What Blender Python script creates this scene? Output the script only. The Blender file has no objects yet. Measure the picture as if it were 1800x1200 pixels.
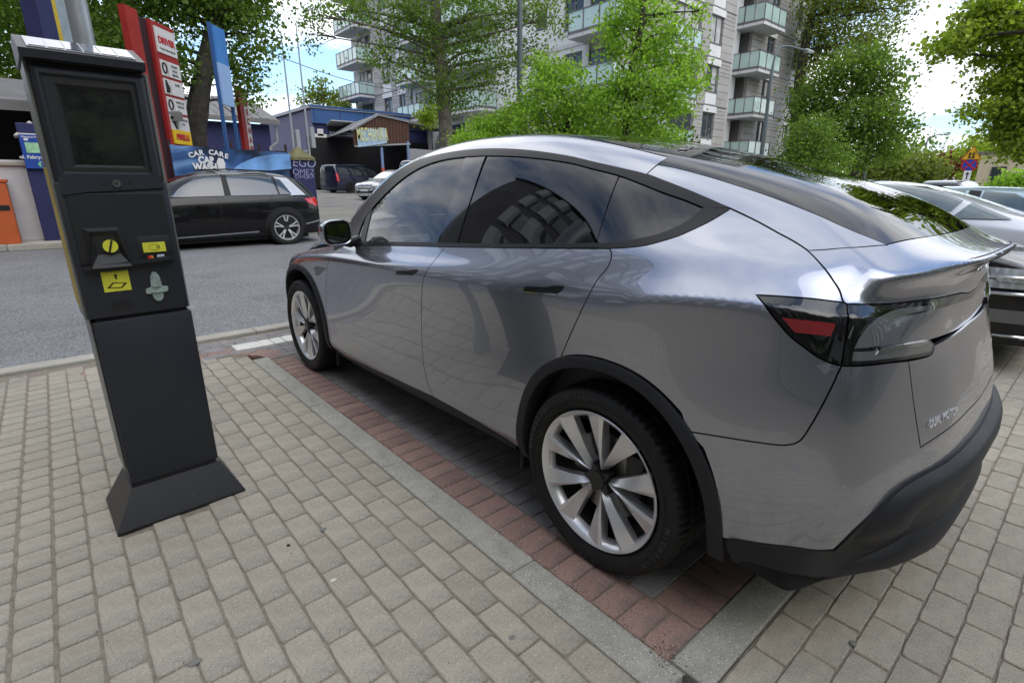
import bpy, bmesh, math, random
from mathutils import Vector, Matrix, geometry
from mathutils.bvhtree import BVHTree
R = math.radians
sc = bpy.context.scene
col = sc.collection

# ---------------------------------------------------------------- camera
CAM_F, CAM_YAW, CAM_PITCH = 912.05, .7152, .2931
CAM_LOC = Vector((-1.3165, -1.0614, 1.3879))
cam = bpy.data.cameras.new('camera'); camo = bpy.data.objects.new('camera', cam); col.objects.link(camo)
cam.sensor_width = 36; cam.lens = 36 * CAM_F / 1800; cam.clip_start = .05; cam.clip_end = 2500
_f = Vector((math.sin(CAM_YAW)*math.cos(CAM_PITCH), math.cos(CAM_YAW)*math.cos(CAM_PITCH), -math.sin(CAM_PITCH)))
_r = Vector((math.cos(CAM_YAW), -math.sin(CAM_YAW), 0)); _u = _r.cross(_f)
camo.matrix_world = Matrix(((_r.x, _u.x, -_f.x, CAM_LOC.x), (_r.y, _u.y, -_f.y, CAM_LOC.y), (_r.z, _u.z, -_f.z, CAM_LOC.z), (0, 0, 0, 1)))
sc.camera = camo
def ray(px, py):
    return (_r*((px-900)/CAM_F) - _u*((py-600)/CAM_F) + _f).normalized()
def at(px, py, ax, val):
    d = ray(px, py); return CAM_LOC + d*((val - CAM_LOC[ax])/d[ax])

# ---------------------------------------------------------------- world, sun, exposure
world = bpy.data.worlds.new('World'); sc.world = world; world.use_nodes = True
SUN_EL, SUN_AZ = R(52), R(188)         # azimuth measured clockwise from +Y
wn, wl = world.node_tree.nodes, world.node_tree.links
bg = wn['Background']; bg.inputs['Strength'].default_value = .15
sky = wn.new('ShaderNodeTexSky'); sky.sky_type = 'NISHITA'; sky.sun_disc = False
sky.sun_elevation = SUN_EL; sky.sun_rotation = SUN_AZ; sky.dust_density = 1.5; sky.altitude = 100
tc = wn.new('ShaderNodeTexCoord'); sep = wn.new('ShaderNodeSeparateXYZ'); wl.new(tc.outputs['Generated'], sep.inputs[0])
def wmath(op, a, b=None, clamp=False):
    n = wn.new('ShaderNodeMath'); n.operation = op; n.use_clamp = clamp
    for i, v in enumerate((a, b)):
        if v is None: continue
        if isinstance(v, (int, float)): n.inputs[i].default_value = v
        else: wl.new(v, n.inputs[i])
    return n.outputs[0]
zc = wmath('ADD', wmath('MAXIMUM', sep.outputs['Z'], 0.0), .16)
cmb = wn.new('ShaderNodeCombineXYZ')
wl.new(wmath('DIVIDE', sep.outputs['X'], zc), cmb.inputs[0]); wl.new(wmath('DIVIDE', sep.outputs['Y'], zc), cmb.inputs[1])
def wnoise(scale, detail, rough, off):
    mp = wn.new('ShaderNodeMapping'); mp.inputs['Location'].default_value = off; wl.new(cmb.outputs[0], mp.inputs[0])
    n = wn.new('ShaderNodeTexNoise'); n.inputs['Scale'].default_value = scale; n.inputs['Detail'].default_value = detail
    n.inputs['Roughness'].default_value = rough; wl.new(mp.outputs[0], n.inputs['Vector']); return n.outputs['Fac']
def wramp(fac, stops):
    r = wn.new('ShaderNodeValToRGB'); wl.new(fac, r.inputs[0]); el = r.color_ramp.elements
    while len(el) < len(stops): el.new(.5)
    for e, (p, c) in zip(el, stops): e.position = p; e.color = (*c, 1) if len(c) == 3 else c
    return r.outputs[0]
def wmix(fac, a, b, mode='MIX'):
    m = wn.new('ShaderNodeMix'); m.data_type = 'RGBA'; m.blend_type = mode
    for s, v in ((m.inputs[0], fac), (m.inputs[6], a), (m.inputs[7], b)):
        if isinstance(v, (int, float)): s.default_value = v
        elif isinstance(v, tuple): s.default_value = (*v, 1)
        else: wl.new(v, s)
    return m.outputs[2]
cover = wramp(wnoise(.55, 7, .58, (3.1, 1.7, 0)), [(.42, (0, 0, 0)), (.52, (1, 1, 1))])
shade = wramp(wnoise(.9, 6, .55, (8.4, 5.2, 2)), [(.36, (.46, .50, .60)), (.56, (1.0, 1.0, 1.0))])
CLOUD = 7.0
cloudc = wmix(1.0, shade, (CLOUD, CLOUD*.995, CLOUD*.99), 'MULTIPLY')
bluec = wmix(1.0, sky.outputs[0], (.75, .85, .95), 'MULTIPLY')
wl.new(wmix(cover, bluec, cloudc), bg.inputs['Color'])
sun = bpy.data.lights.new('sun', 'SUN'); sun.energy = 0.65; sun.angle = R(60); sun.color = (1, .95, .88)
suno = bpy.data.objects.new('sun', sun); col.objects.link(suno)
_sd = Vector((math.sin(SUN_AZ)*math.cos(SUN_EL), math.cos(SUN_AZ)*math.cos(SUN_EL), math.sin(SUN_EL)))
suno.rotation_euler = _sd.to_track_quat('Z', 'Y').to_euler()
sc.view_settings.view_transform = 'Standard'; sc.view_settings.look = 'None'
sc.view_settings.exposure = 1.06; sc.view_settings.gamma = 1; sc.view_settings.use_curve_mapping = False
sc.render.engine = 'CYCLES'

# ---------------------------------------------------------------- materials
MATS = {}
def nd(nt, t, **kw):
    n = nt.nodes.new(t)
    for k, v in kw.items():
        if hasattr(n, k): setattr(n, k, v)
        else: n.inputs[k.replace('_', ' ')].default_value = v
    return n
def mat(name, base, rough=.6, metal=0., var=.15, vscale=6., bump=0., bscale=60., coat=0., speck=None, rnd=0., dirt=None, spec=.5, trans=0., ior=1.45, emis=None, alpha=1., coords='Object'):
    if name in MATS: return MATS[name]
    m = bpy.data.materials.new(name); m.use_nodes = True; nt = m.node_tree; L = nt.links
    b = nt.nodes['Principled BSDF']
    b.inputs['Roughness'].default_value = rough; b.inputs['Metallic'].default_value = metal
    b.inputs['Specular IOR Level'].default_value = spec; b.inputs['IOR'].default_value = ior
    b.inputs['Coat Weight'].default_value = coat; b.inputs['Coat Roughness'].default_value = .015
    b.inputs['Transmission Weight'].default_value = trans; b.inputs['Alpha'].default_value = alpha
    if emis: b.inputs['Emission Color'].default_value = (*emis[0], 1); b.inputs['Emission Strength'].default_value = emis[1]
    t = nt.nodes.new('ShaderNodeTexCoord'); vec = t.outputs[coords]
    c = None
    def mix(f, a, bb, mode='MIX'):
        x = nt.nodes.new('ShaderNodeMix'); x.data_type = 'RGBA'; x.blend_type = mode
        for s, v in ((x.inputs[0], f), (x.inputs[6], a), (x.inputs[7], bb)):
            if isinstance(v, (int, float)): s.default_value = v
            elif isinstance(v, tuple): s.default_value = (*v, 1)
            else: L.new(v, s)
        return x.outputs[2]
    def noise(scale, detail=4, rough=.6):
        n = nt.nodes.new('ShaderNodeTexNoise'); n.inputs['Scale'].default_value = scale; n.inputs['Detail'].default_value = detail
        n.inputs['Roughness'].default_value = rough; L.new(vec, n.inputs['Vector']); return n.outputs['Fac']
    def ramp(f, a, bb):
        r = nt.nodes.new('ShaderNodeMapRange'); r.inputs['From Min'].default_value = a; r.inputs['From Max'].default_value = bb
        L.new(f, r.inputs['Value']); return r.outputs[0]
    c = base
    if var: c = mix(ramp(noise(vscale), .3, .7), tuple(x*(1-var) for x in base), tuple(min(1, x*(1+var)) for x in base))
    if dirt: c = mix(ramp(noise(dirt[1], 6, .7), dirt[2], dirt[2]+.12), c, dirt[0])
    if rnd:
        oi = nt.nodes.new('ShaderNodeObjectInfo'); ge = nt.nodes.new('ShaderNodeNewGeometry')
        a = nt.nodes.new('ShaderNodeMath'); a.operation = 'ADD'; L.new(oi.outputs['Random'], a.inputs[0]); L.new(ge.outputs['Random Per Island'], a.inputs[1])
        fr = nt.nodes.new('ShaderNodeMath'); fr.operation = 'FRACT'; L.new(a.outputs[0], fr.inputs[0])
        mr = nt.nodes.new('ShaderNodeMapRange'); mr.inputs['To Min'].default_value = 1-rnd; mr.inputs['To Max'].default_value = 1+rnd; L.new(fr.outputs[0], mr.inputs[0])
        cc = nt.nodes.new('ShaderNodeCombineXYZ')
        for i in range(3): L.new(mr.outputs[0], cc.inputs[i])
        c = mix(1., c, cc.outputs[0], 'MULTIPLY')
    if speck:   # (colour, scale, density)
        wn_ = nt.nodes.new('ShaderNodeTexNoise'); wn_.inputs['Scale'].default_value = 260; wn_.inputs['Detail'].default_value = 2; L.new(vec, wn_.inputs['Vector'])
        wv = nt.nodes.new('ShaderNodeVectorMath'); wv.operation = 'MULTIPLY_ADD'; L.new(wn_.outputs['Color'], wv.inputs[0]); wv.inputs[1].default_value = (.007, .007, .007); L.new(vec, wv.inputs[2])
        gn = noise(420, 2, .7); gm = nt.nodes.new('ShaderNodeMapRange'); gm.inputs['From Min'].default_value = .3; gm.inputs['From Max'].default_value = .7; gm.inputs['To Min'].default_value = .72; gm.inputs['To Max'].default_value = 1.28; L.new(gn, gm.inputs['Value'])
        gc = nt.nodes.new('ShaderNodeCombineXYZ')
        for i in range(3): L.new(gm.outputs[0], gc.inputs[i])
        c = mix(1., c, gc.outputs[0], 'MULTIPLY')
        for k, (scol, sscale, dens) in enumerate(speck):
            v = nt.nodes.new('ShaderNodeTexVoronoi'); v.inputs['Scale'].default_value = sscale; L.new(wv.outputs[0], v.inputs['Vector'])
            s2 = nt.nodes.new('ShaderNodeSeparateColor'); L.new(v.outputs['Color'], s2.inputs[0])
            g = nt.nodes.new('ShaderNodeMath'); g.operation = 'LESS_THAN'; L.new(s2.outputs[k % 3], g.inputs[0]); g.inputs[1].default_value = dens
            g2 = nt.nodes.new('ShaderNodeMath'); g2.operation = 'LESS_THAN'; L.new(v.outputs['Distance'], g2.inputs[0]); g2.inputs[1].default_value = .36
            gg = nt.nodes.new('ShaderNodeMath'); gg.operation = 'MULTIPLY'; L.new(g.outputs[0], gg.inputs[0]); L.new(g2.outputs[0], gg.inputs[1])
            c = mix(gg.outputs[0], c, scol)
    if isinstance(c, tuple): b.inputs['Base Color'].default_value = (*c, 1)
    else: L.new(c, b.inputs['Base Color'])
    if bump:
        bp = nt.nodes.new('ShaderNodeBump'); bp.inputs['Strength'].default_value = bump; bp.inputs['Distance'].default_value = .004
        L.new(noise(bscale, 5, .7), bp.inputs['Height']); L.new(bp.outputs[0], b.inputs['Normal'])
    MATS[name] = m; return m

# ---------------------------------------------------------------- object helpers
def obj(name, me, m=None, parent=None, **props):
    o = bpy.data.objects.new(name, me); col.objects.link(o)
    if m is not None and not me.materials: me.materials.append(m)
    if parent is not None: o.parent = parent
    for k, v in props.items(): o[k] = v
    return o
def tag(o, label, cat, group=None):
    o['label'] = label; o['category'] = cat
    if group: o['group'] = group
    return o
def thing(name, loc, label, cat, group=None, rz=0.):
    o = bpy.data.objects.new(name, None); col.objects.link(o); o.location = loc; o.rotation_euler = (0, 0, rz); o.empty_display_size = .2
    return tag(o, label, cat, group)
def struct(o): o['kind'] = 'structure'; return o
def stuff(o): o['kind'] = 'stuff'; return o
def mesh(name, V, F, smooth=False):
    me = bpy.data.meshes.new(name); me.from_pydata([tuple(v) for v in V], [], F); me.update()
    if smooth: me.shade_smooth()
    return me
class MB:
    "collects simple shapes into one mesh"
    def __init__(s): s.V = []; s.F = []; s.M = []
    def add(s, V, F, mi=0):
        n = len(s.V); s.V += [tuple(v) for v in V]; s.F += [tuple(i+n for i in f) for f in F]; s.M += [mi]*len(F); return s
    def box(s, c, d, rz=0., mi=0, rx=0., bev=0., M=None):
        c = Vector(c); hx, hy, hz = d[0]/2, d[1]/2, d[2]/2
        if M is None: M = Matrix.Rotation(rz, 3, 'Z') @ Matrix.Rotation(rx, 3, 'X')
        if bev <= 0:
            V = [c + M @ Vector((x*hx, y*hy, z*hz)) for x in (-1, 1) for y in (-1, 1) for z in (-1, 1)]
            return s.add(V, [(0, 1, 3, 2), (4, 6, 7, 5), (0, 4, 5, 1), (2, 3, 7, 6), (0, 2, 6, 4), (1, 5, 7, 3)], mi)
        bm = bmesh.new(); bmesh.ops.create_cube(bm, size=1); bmesh.ops.scale(bm, vec=(d[0], d[1], d[2]), verts=bm.verts)
        bmesh.ops.bevel(bm, geom=bm.edges, offset=min(bev, min(d)*.45), segments=2, affect='EDGES', profile=.5)
        V = [c + M @ v.co for v in bm.verts]; F = [tuple(v.index for v in f.verts) for f in bm.faces]; bm.free(); return s.add(V, F, mi)
    def tube(s, pts, r, n=8, mi=0, cap=True):
        pts = [Vector(p) for p in pts]; k = len(pts); rr = r if isinstance(r, (list, tuple)) else [r]*k; V = []; F = []; prev = None
        for i, p in enumerate(pts):
            d = (pts[min(i+1, k-1)] - pts[max(i-1, 0)]).normalized()
            if prev is None: a = d.orthogonal().normalized()
            else: a = (prev - d*prev.dot(d)).normalized()
            prev = a; b = d.cross(a)
            for j in range(n):
                t = 2*math.pi*j/n; V.append(p + (a*math.cos(t) + b*math.sin(t))*rr[i])
        for i in range(k-1):
            for j in range(n): F.append((i*n+j, i*n+(j+1) % n, (i+1)*n+(j+1) % n, (i+1)*n+j))
        if cap: F.append(tuple(range(n-1, -1, -1))); F.append(tuple((k-1)*n+j for j in range(n)))
        return s.add(V, F, mi)
    def prism(s, P, a, b, ax=1, mi=0):
        "extrude 2D polygon P along axis ax from a to b; P gives the two other coordinates in order"
        def mk(p, t):
            q = list(p); q.insert(ax, t); return Vector(q)
        n = len(P); V = [mk(p, a) for p in P] + [mk(p, b) for p in P]
        F = [tuple(range(n-1, -1, -1)), tuple(range(n, 2*n))] + [(i, (i+1) % n, n+(i+1) % n, n+i) for i in range(n)]
        return s.add(V, F, mi)
    def quad(s, a, b, c, d, mi=0): return s.add([a, b, c, d], [(0, 1, 2, 3)], mi)
    def build(s, name, mats, parent=None, smooth=False, **props):
        me = mesh(name, s.V, s.F)
        ms = mats if isinstance(mats, (list, tuple)) else [mats]
        for m in ms: me.materials.append(m)
        if len(ms) > 1: me.polygons.foreach_set('material_index', s.M)
        if smooth:
            me.shade_smooth()
            if hasattr(me, 'set_sharp_from_angle'): me.set_sharp_from_angle(angle=R(35))
        bm = bmesh.new(); bm.from_mesh(me); bmesh.ops.recalc_face_normals(bm, faces=bm.faces); bm.to_mesh(me); bm.free()
        return obj(name, me, None, parent, **props)
def text(name, s, loc, size, m, xdir=(1, 0, 0), ydir=(0, 0, 1), parent=None, ext=.002, align='CENTER', bold=0., shear=0., sx=1., **props):
    cu = bpy.data.curves.new(name, 'FONT'); cu.body = s; cu.size = size; cu.extrude = ext; cu.align_x = align; cu.align_y = 'CENTER'; cu.offset = bold; cu.shear = shear
    tmp = bpy.data.objects.new('tmp', cu); col.objects.link(tmp)
    dg = bpy.context.evaluated_depsgraph_get(); me = bpy.data.meshes.new_from_object(tmp.evaluated_get(dg)); bpy.data.objects.remove(tmp)
    me.transform(Matrix.Diagonal((sx, 1, 1, 1))); x = Vector(xdir).normalized(); y = Vector(ydir).normalized(); z = x.cross(y).normalized()
    M = Matrix(((x.x, y.x, z.x, loc[0]), (x.y, y.y, z.y, loc[1]), (x.z, y.z, z.z, loc[2]), (0, 0, 0, 1))); me.transform(M)
    me.materials.clear(); me.materials.append(m); me.name = name
    return obj(name, me, None, parent, **props)
def GZ(x, y):
    "height of the ground: flat by the camera, rising gently across the road"
    return .028*max(0., min(y, 45.) - 4.35)
# ================================================================ GROUND
rnd = random.Random(7)
M_ASPH = mat('asphalt', (.20, .198, .20), .9, var=.14, vscale=.8, bump=1., bscale=90, speck=[((.42, .41, .40), 60, .25), ((.05, .05, .052), 48, .28), ((.28, .27, .26), 36, .2)], dirt=((.15, .148, .145), .5, .52))
M_ASPHY = mat('yard_asphalt', (.24, .225, .2), .95, var=.2, vscale=.7, bump=.5, bscale=90, dirt=((.15, .14, .125), .5, .55))
M_EARTH = mat('earth', (.12, .11, .08), .95, var=.3, vscale=1.5, bump=.6, bscale=30)
M_SAND = mat('joint_sand', (.235, .20, .155), .95, var=.3, vscale=40, bump=.8, bscale=200)
M_BEIGE = mat('beige_concrete_paver', (.375, .335, .262), .85, var=.13, vscale=9, bump=.8, bscale=150, rnd=.085,
              speck=[((.54, .525, .48), 270, .17), ((.18, .17, .15), 250, .2), ((.40, .34, .28), 170, .12)], dirt=((.265, .245, .21), 1.8, .53))
M_RED = mat('red_concrete_paver', (.32, .20, .165), .85, var=.22, vscale=7, bump=.8, bscale=150, rnd=.14,
            speck=[((.45, .33, .28), 200, .10), ((.12, .08, .07), 190, .18)], dirt=((.20, .15, .13), 3.0, .48))
M_DARK = mat('dark_concrete_paver', (.235, .22, .21), .85, var=.2, vscale=7, bump=.8, bscale=150, rnd=.14,
             speck=[((.34, .33, .32), 210, .12), ((.05, .05, .05), 190, .2)])
M_WHITE = mat('white_painted_paver', (.70, .69, .62), .8, var=.08, vscale=14, bump=.6, bscale=150, rnd=.05, dirt=((.42, .4, .36), 9, .58))
M_KERB = mat('kerb_concrete', (.345, .335, .29), .85, var=.16, vscale=12, bump=.9, bscale=130, rnd=.05,
             speck=[((.58, .57, .53), 150, .24), ((.2, .195, .18), 160, .16), ((.42, .37, .3), 110, .06)])
M_KERBP = mat('pale_kerb_concrete', (.40, .375, .315), .85, var=.12, vscale=5, bump=.6, bscale=120, rnd=.06, speck=[((.2, .19, .17), 160, .15)])
M_SLAB = mat('pale_pavement', (.42, .39, .34), .9, var=.15, vscale=2, bump=.3, bscale=60, dirt=((.28, .26, .23), 1.2, .55))

def sheet(name, x0, x1, y0, y1, dz, m, ny=1, nx=1, **p):
    V = []; F = []
    for j in range(ny+1):
        for i in range(nx+1):
            x = x0+(x1-x0)*i/nx; y = y0+(y1-y0)*j/ny; V.append((x, y, GZ(x, y)+dz))
    for j in range(ny):
        for i in range(nx): a = j*(nx+1)+i; F.append((a, a+1, a+nx+2, a+nx+1))
    return obj(name, mesh(name, V, F), m, **p)
# far terrain: one sheet reaching the horizon
V = []; F = []; ys = [-900, -30, 4.35, 12, 24, 45, 120, 900]; xs = [-900, -60, 0, 60, 900]
for y in ys:
    for x in xs: V.append((x, y, GZ(x, y)-.06))
for j in range(len(ys)-1):
    for i in range(len(xs)-1): a = j*5+i; F.append((a, a+1, a+6, a+5))
struct(obj('ground', mesh('ground', V, F), M_EARTH))
struct(sheet('road', -60, 120, 4.45, 12.16, 0.0, M_ASPH))
struct(sheet('yard', 4.2, 40, 12.16, 45, .012, M_ASPHY))
struct(sheet('far_pavement', -30, 3.9, 12.28, 16, .11, M_SLAB, 6))
struct(sheet('pavement', -9, -.27, -6, 4.24, -.0055, M_SAND))
PAV_L = bpy.data.objects['pavement']
PAV_R = struct(sheet('parking_apron', -.27, 16, -6, -.58, -.0055, M_SAND))
BAY = struct(sheet('parking_bay', -.152, 2.62, -.50, 4.24, -.006, M_SAND))
BAY2 = struct(sheet('side_bay', 2.62, 16, -.58, 4.24, -.0055, M_SAND))

def paver_mesh(name, lx, ly, m, seed, h=.03, ch=.0028):
    r = random.Random(seed); V = []; F = []
    def ring(ins, z):
        P = []
        n = 5
        for (ax, ay), (bx, by) in zip([(-1, -1), (1, -1), (1, 1), (-1, 1)], [(1, -1), (1, 1), (-1, 1), (-1, -1)]):
            for k in range(n):
                t = k/n; x = ax+(bx-ax)*t; y = ay+(by-ay)*t
                rd = .006 if k == 0 else 0
                P.append((x*(lx/2-ins)-math.copysign(rd*.4, x), y*(ly/2-ins)-math.copysign(rd*.4, y), z))
        return P
    jit = [r.uniform(-.0016, .0016) for _ in range(20)]
    for ins, z in ((0, -h), (0, -ch*1.3), (ch, 0)):
        for k, (x, y, zz) in enumerate(ring(ins, z)):
            V.append((x*(1+jit[k]/lx*1.6), y*(1+jit[k]/ly*1.6), zz + (jit[(k*7) % 20]*.35 if z == 0 else 0)))
    for a in (0, 20):
        for k in range(20): F.append((a+k, a+(k+1) % 20, a+20+(k+1) % 20, a+20+k))
    F.append(tuple(range(40, 60)))
    me = mesh(name, V, F); me.materials.append(m); return me

def lay(parent, name, spots, lx, ly, m, label=None, limit=300):
    "spots: (x, y, quarter-turn, scale_x, scale_y). The pieces that show largest become parts, the rest one joined part"
    vis = []
    for s in spots:
        v = Vector((s[0], s[1], 0)) - CAM_LOC; zc_ = v.dot(_f)
        px = 900 + CAM_F*v.dot(_r)/zc_ if zc_ > .1 else -9999; py = 600 - CAM_F*v.dot(_u)/zc_ if zc_ > .1 else -9999
        inside = -60 < px < 1860 and -60 < py < 1260
        vis.append((0 if inside else 1, v.length, s))
    vis.sort(key=lambda a: a[:2])
    ms = [paver_mesh(name, lx, ly, m, 11+k) for k in range(6)]
    for k, (_, _, s) in enumerate(vis[:limit]):
        o = obj(name, ms[rnd.randrange(6)], None, parent)
        o.location = (s[0], s[1], rnd.gauss(0, .0007)); o.rotation_euler = (rnd.gauss(0, .0035), rnd.gauss(0, .0035), s[2] + rnd.gauss(0, .004)); o.scale = (s[3], s[4], 1)
        if label: o['label'] = label
    rest = vis[limit:]
    if rest:
        V = []; F = []
        for (_, _, s) in rest:
            me = ms[rnd.randrange(6)]; n = len(V); M = Matrix.Rotation(s[2]+rnd.gauss(0, .004), 3, 'Z'); z = rnd.gauss(0, .0007)
            for v in me.vertices: q = M @ Vector((v.co.x*s[3], v.co.y*s[4], v.co.z)); V.append((q.x+s[0], q.y+s[1], q.z+z))
            F += [tuple(i+n for i in p.vertices) for p in me.polygons]
        o = stuff(obj(name+'s', mesh(name+'s', V, F), m, parent))

# beige pavers left of the kerb: long joints run along Y
sp = []; i = 0; x = -.275-.0525
while x > -3.6:
    gap = .012 if x > -1.42 else .020
    ly_ = .209 if x > -1.42 else .118
    off = (i % 2)*ly_*.5 + rnd.uniform(-.012, .012); y = -2.0+off
    while y < 4.18:
        if not (-1.34 < x < -.89 and 1.42 < y < 1.69) and y < (4.12 if x < -.75 else 3.42 + (-.3-x)*1.5): sp.append((x, y, 0, (.101)/.1, (ly_-.006)/.2 if ly_ > .15 else (ly_-.006)/.2))
        y += ly_
    x -= .1+gap*.55; i += 1
lay(PAV_L, 'paver', sp, .1, .2, M_BEIGE)
# beige pavers behind and beside the bay: rows run along X
sp = []; j = 0; y = -.585-.05
while y > -2.1:
    x = -.2+(j % 2)*.103 + rnd.uniform(-.008, .008)
    while x < 7.5:
        sp.append((x, y, 0, 1, 1)); x += .206
    y -= .1045; j += 1
y = -.53
while y < 3.4:
    x = 2.8+(j % 2)*.103
    while x < 7.5: sp.append((x, y, 0, 1, 1)); x += .206
    y += .1045; j += 1
lay(PAV_R, 'paver', sp, .2, .1, M_BEIGE)
# red band
sp = [(-.062, -.393+.1035*k, 0, 1, 1) for k in range(36)]
for k in range(9):       # the band curves away to the left at the road end
    a = k*.19; sp.append((-.062-.52*(1-math.cos(a))-.02, 3.37+.40*math.sin(a)+.03, a*.85, 1, 1))
for k in range(6): sp.append((-.80-.104*k, 3.83+.015*k, R(88), 1, 1))
for k in range(24): sp.append((.079+.104*k, -.357, R(90), 1, 1))
spr = [s for s in sp if s]
lay(BAY, 'red_brick', spr, .172, .098, M_RED, limit=300)
# dark pavers of the bay
sp = []; j = 0; y = -.216
while y < 4.16:
    x = .128+(j % 2)*.102
    if j % 2: sp.append((.077, y, 0, .49, 1))
    if y > 3.35: x -= .2
    if y > 3.70: x -= .4
    if y > 3.9: x -= .6
    while x < 2.5:
        if not (3.78 < y < 3.99 and x > -.35): sp.append((x, y, 0, 1, 1))
        x += .205
    y += .1035; j += 1
lay(BAY, 'dark_brick', sp, .2, .0985, M_DARK)
# white painted blocks
sp = [(-.19, 3.78+.066*k+.033, 0, 1.1, .62) for k in range(3)] + [(-.03+.105*k, 3.88, R(90), 1, 1) for k in range(14)]
lay(BAY, 'white_brick', sp, .2, .1, M_WHITE)

# kerbs, each a thing with its stones
def kerb(name, label, x0, y0, x1, y1, w, top, m, L=1.0, start=0., h=.12, bev=.006, group='kerbs'):
    d = Vector((x1-x0, y1-y0, 0)); n = d.length; d.normalize(); rz = math.atan2(d.y, d.x)
    t = thing(name, (x0, y0, GZ(x0, y0)), label, 'kerb', group); p = start
    while p < n:
        q = min(p+L, n); a = max(p, 0); 
        if q-a > .03:
            c = Vector((x0, y0, 0))+d*((a+q)/2); zt = GZ(c.x, c.y)+top+rnd.gauss(0, .0008)
            b = MB(); b.box((0, 0, 0), (q-a-.004, w, h), bev=bev)
            o = b.build('kerbstone', m, t); o.location = (c.x-x0, c.y-y0, zt-h/2-GZ(x0, y0)); o.rotation_euler = (0, 0, rz+rnd.gauss(0, .0015))
        p = q
    return t
kerb('kerb', 'flat speckled concrete edging between the beige pavers and the red brick band', -.213, -.50, -.213, 3.42, .122, .003, M_KERB, 1.0, -.35)
kerb('kerb', 'flat speckled concrete edging behind the grey car, across the end of the bay', -.145, -.512, 2.62, -.512, .128, .003, M_KERB, 1.0, -.2)
kerb('kerb', 'low pale kerb between the near pavement and the asphalt road', -9, 4.35, 30, 4.35, .16, .022, M_KERBP, 1.0, 0, bev=.012)
kerb('kerb', 'pale kerb along the far side of the road under the black crossover', -25, 12.22, 4.1, 12.22, .15, .12, M_KERBP, 1.0, 0, bev=.015)
# dry debris and stains lying on the pavers
b = MB(); r2 = random.Random(3)
for k in range(900):
    u = r2.random()
    if u < .45: x, y = -.14+r2.gauss(0, .012), r2.uniform(-.45, 3.3)
    elif u < .6: x, y = -.13+r2.gauss(0, .03), -.43+r2.gauss(0, .03)
    else: x, y = r2.uniform(-1.8, 2.6), r2.uniform(-1.4, 3.5)
    s = r2.uniform(.0012, .0035); a = r2.random()*6.3
    if -.01 < x < 1.9 and y > -.4: continue
    c, sn = math.cos(a), math.sin(a)
    b.add([(x+s*c, y+s*sn, .004), (x-s*sn*.6, y+s*c*.6, .0055), (x-s*c, y-s*sn, .004), (x+s*sn*.6, y-s*c*.6, .0045), (x, y, .008)], [(0, 1, 4), (1, 2, 4), (2, 3, 4), (3, 0, 4)], 0 if r2.random() < .75 else 1)
def blot(px, py, rx_, ry_, mi, h=.0012):
    p = at(px, py, 2, .002); n = 14
    b.add([(p.x+rx_*math.cos(2*math.pi*k/n)*(1+.12*math.sin(3*k)), p.y+ry_*math.sin(2*math.pi*k/n), .0028) for k in range(n)]+[(p.x, p.y, .0028+h)], [(k, (k+1) % n, n) for k in range(n)], mi)
blot(507, 958, .007, .009, 2, .004); blot(586, 1019, .012, .008, 1, .002); blot(343, 1163, .020, .012, 3); blot(568, 930, .016, .01, 3); blot(512, 972, .003, .003, 2); blot(900, 1120, .012, .009, 3); blot(240, 700, .014, .012, 3); blot(1500, 1130, .013, .01, 3); blot(1640, 960, .012, .008, 3)
o = stuff(b.build('litter', [mat('dry_debris', (.12, .09, .06), .9), mat('pale_grit', (.6, .58, .5), .9), mat('black_crumb', (.01, .01, .01), .8), mat('gum_grey', (.19, .185, .165), .8)])); tag(o, 'tiny crumbs and grit scattered over the pavers and kerb joints', 'debris')
# ================================================================ THE GREY CAR
XC = .94                                    # centre line of the car
M_PAINT = mat('stealth_grey_paint', (.285, .305, .36), .26, metal=.85, var=.0, coat=1.)
M_PAINT.node_tree.nodes['Principled BSDF'].inputs['Coat Roughness'].default_value = .008; M_PAINT.node_tree.nodes['Principled BSDF'].inputs['Coat IOR'].default_value = 1.95
M_CLAD = mat('black_cladding', (.020, .021, .024), .5, var=.06, bump=.12, bscale=900, spec=.3)
M_GLOSSB = mat('gloss_black', (.006, .006, .007), .05, var=0, coat=.5)
M_TRIMB = mat('satin_black_trim', (.010, .010, .011), .34, var=0, spec=.35)
M_INNER = mat('dark_inner_shell', (.008, .008, .009), .8, var=0)
M_SMOKE = mat('smoked_lens', (.12, .13, .135), .08, var=0, coat=1., metal=.2)
M_CHROME = mat('chrome', (.62, .63, .65), .12, metal=1, var=0)
M_REDL = mat('red_lamp_lens', (.24, .004, .006), .25, var=.3, vscale=420, coat=.5, bump=.8, bscale=600, spec=.3)
def glass_mat(name, tint, rough=0., alpha=.2):
    m = bpy.data.materials.new(name); m.use_nodes = True; nt = m.node_tree; nt.nodes.clear()
    out = nt.nodes.new('ShaderNodeOutputMaterial'); gl = nt.nodes.new('ShaderNodeBsdfGlossy'); gl.inputs['Roughness'].default_value = rough; gl.inputs['Color'].default_value = (1, 1, 1, 1)
    tr = nt.nodes.new('ShaderNodeBsdfTransparent'); tr.inputs['Color'].default_value = (*tint, 1)
    fr = nt.nodes.new('ShaderNodeFresnel'); fr.inputs['IOR'].default_value = 1.55
    mx = nt.nodes.new('ShaderNodeMixShader'); nt.links.new(fr.outputs[0], mx.inputs[0]); nt.links.new(tr.outputs[0], mx.inputs[1]); nt.links.new(gl.outputs[0], mx.inputs[2])
    nt.links.new(mx.outputs[0], out.inputs[0]); return m
G_CLEAR = glass_mat('car_glass', (.70, .76, .74)); G_TINT = glass_mat('privacy_glass', (.045, .05, .055)); G_ROOF = glass_mat('roof_glass', (.02, .022, .024))
for _g in (G_TINT, G_ROOF): _g.node_tree.nodes['Fresnel'].inputs['IOR'].default_value = 1.6

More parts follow.
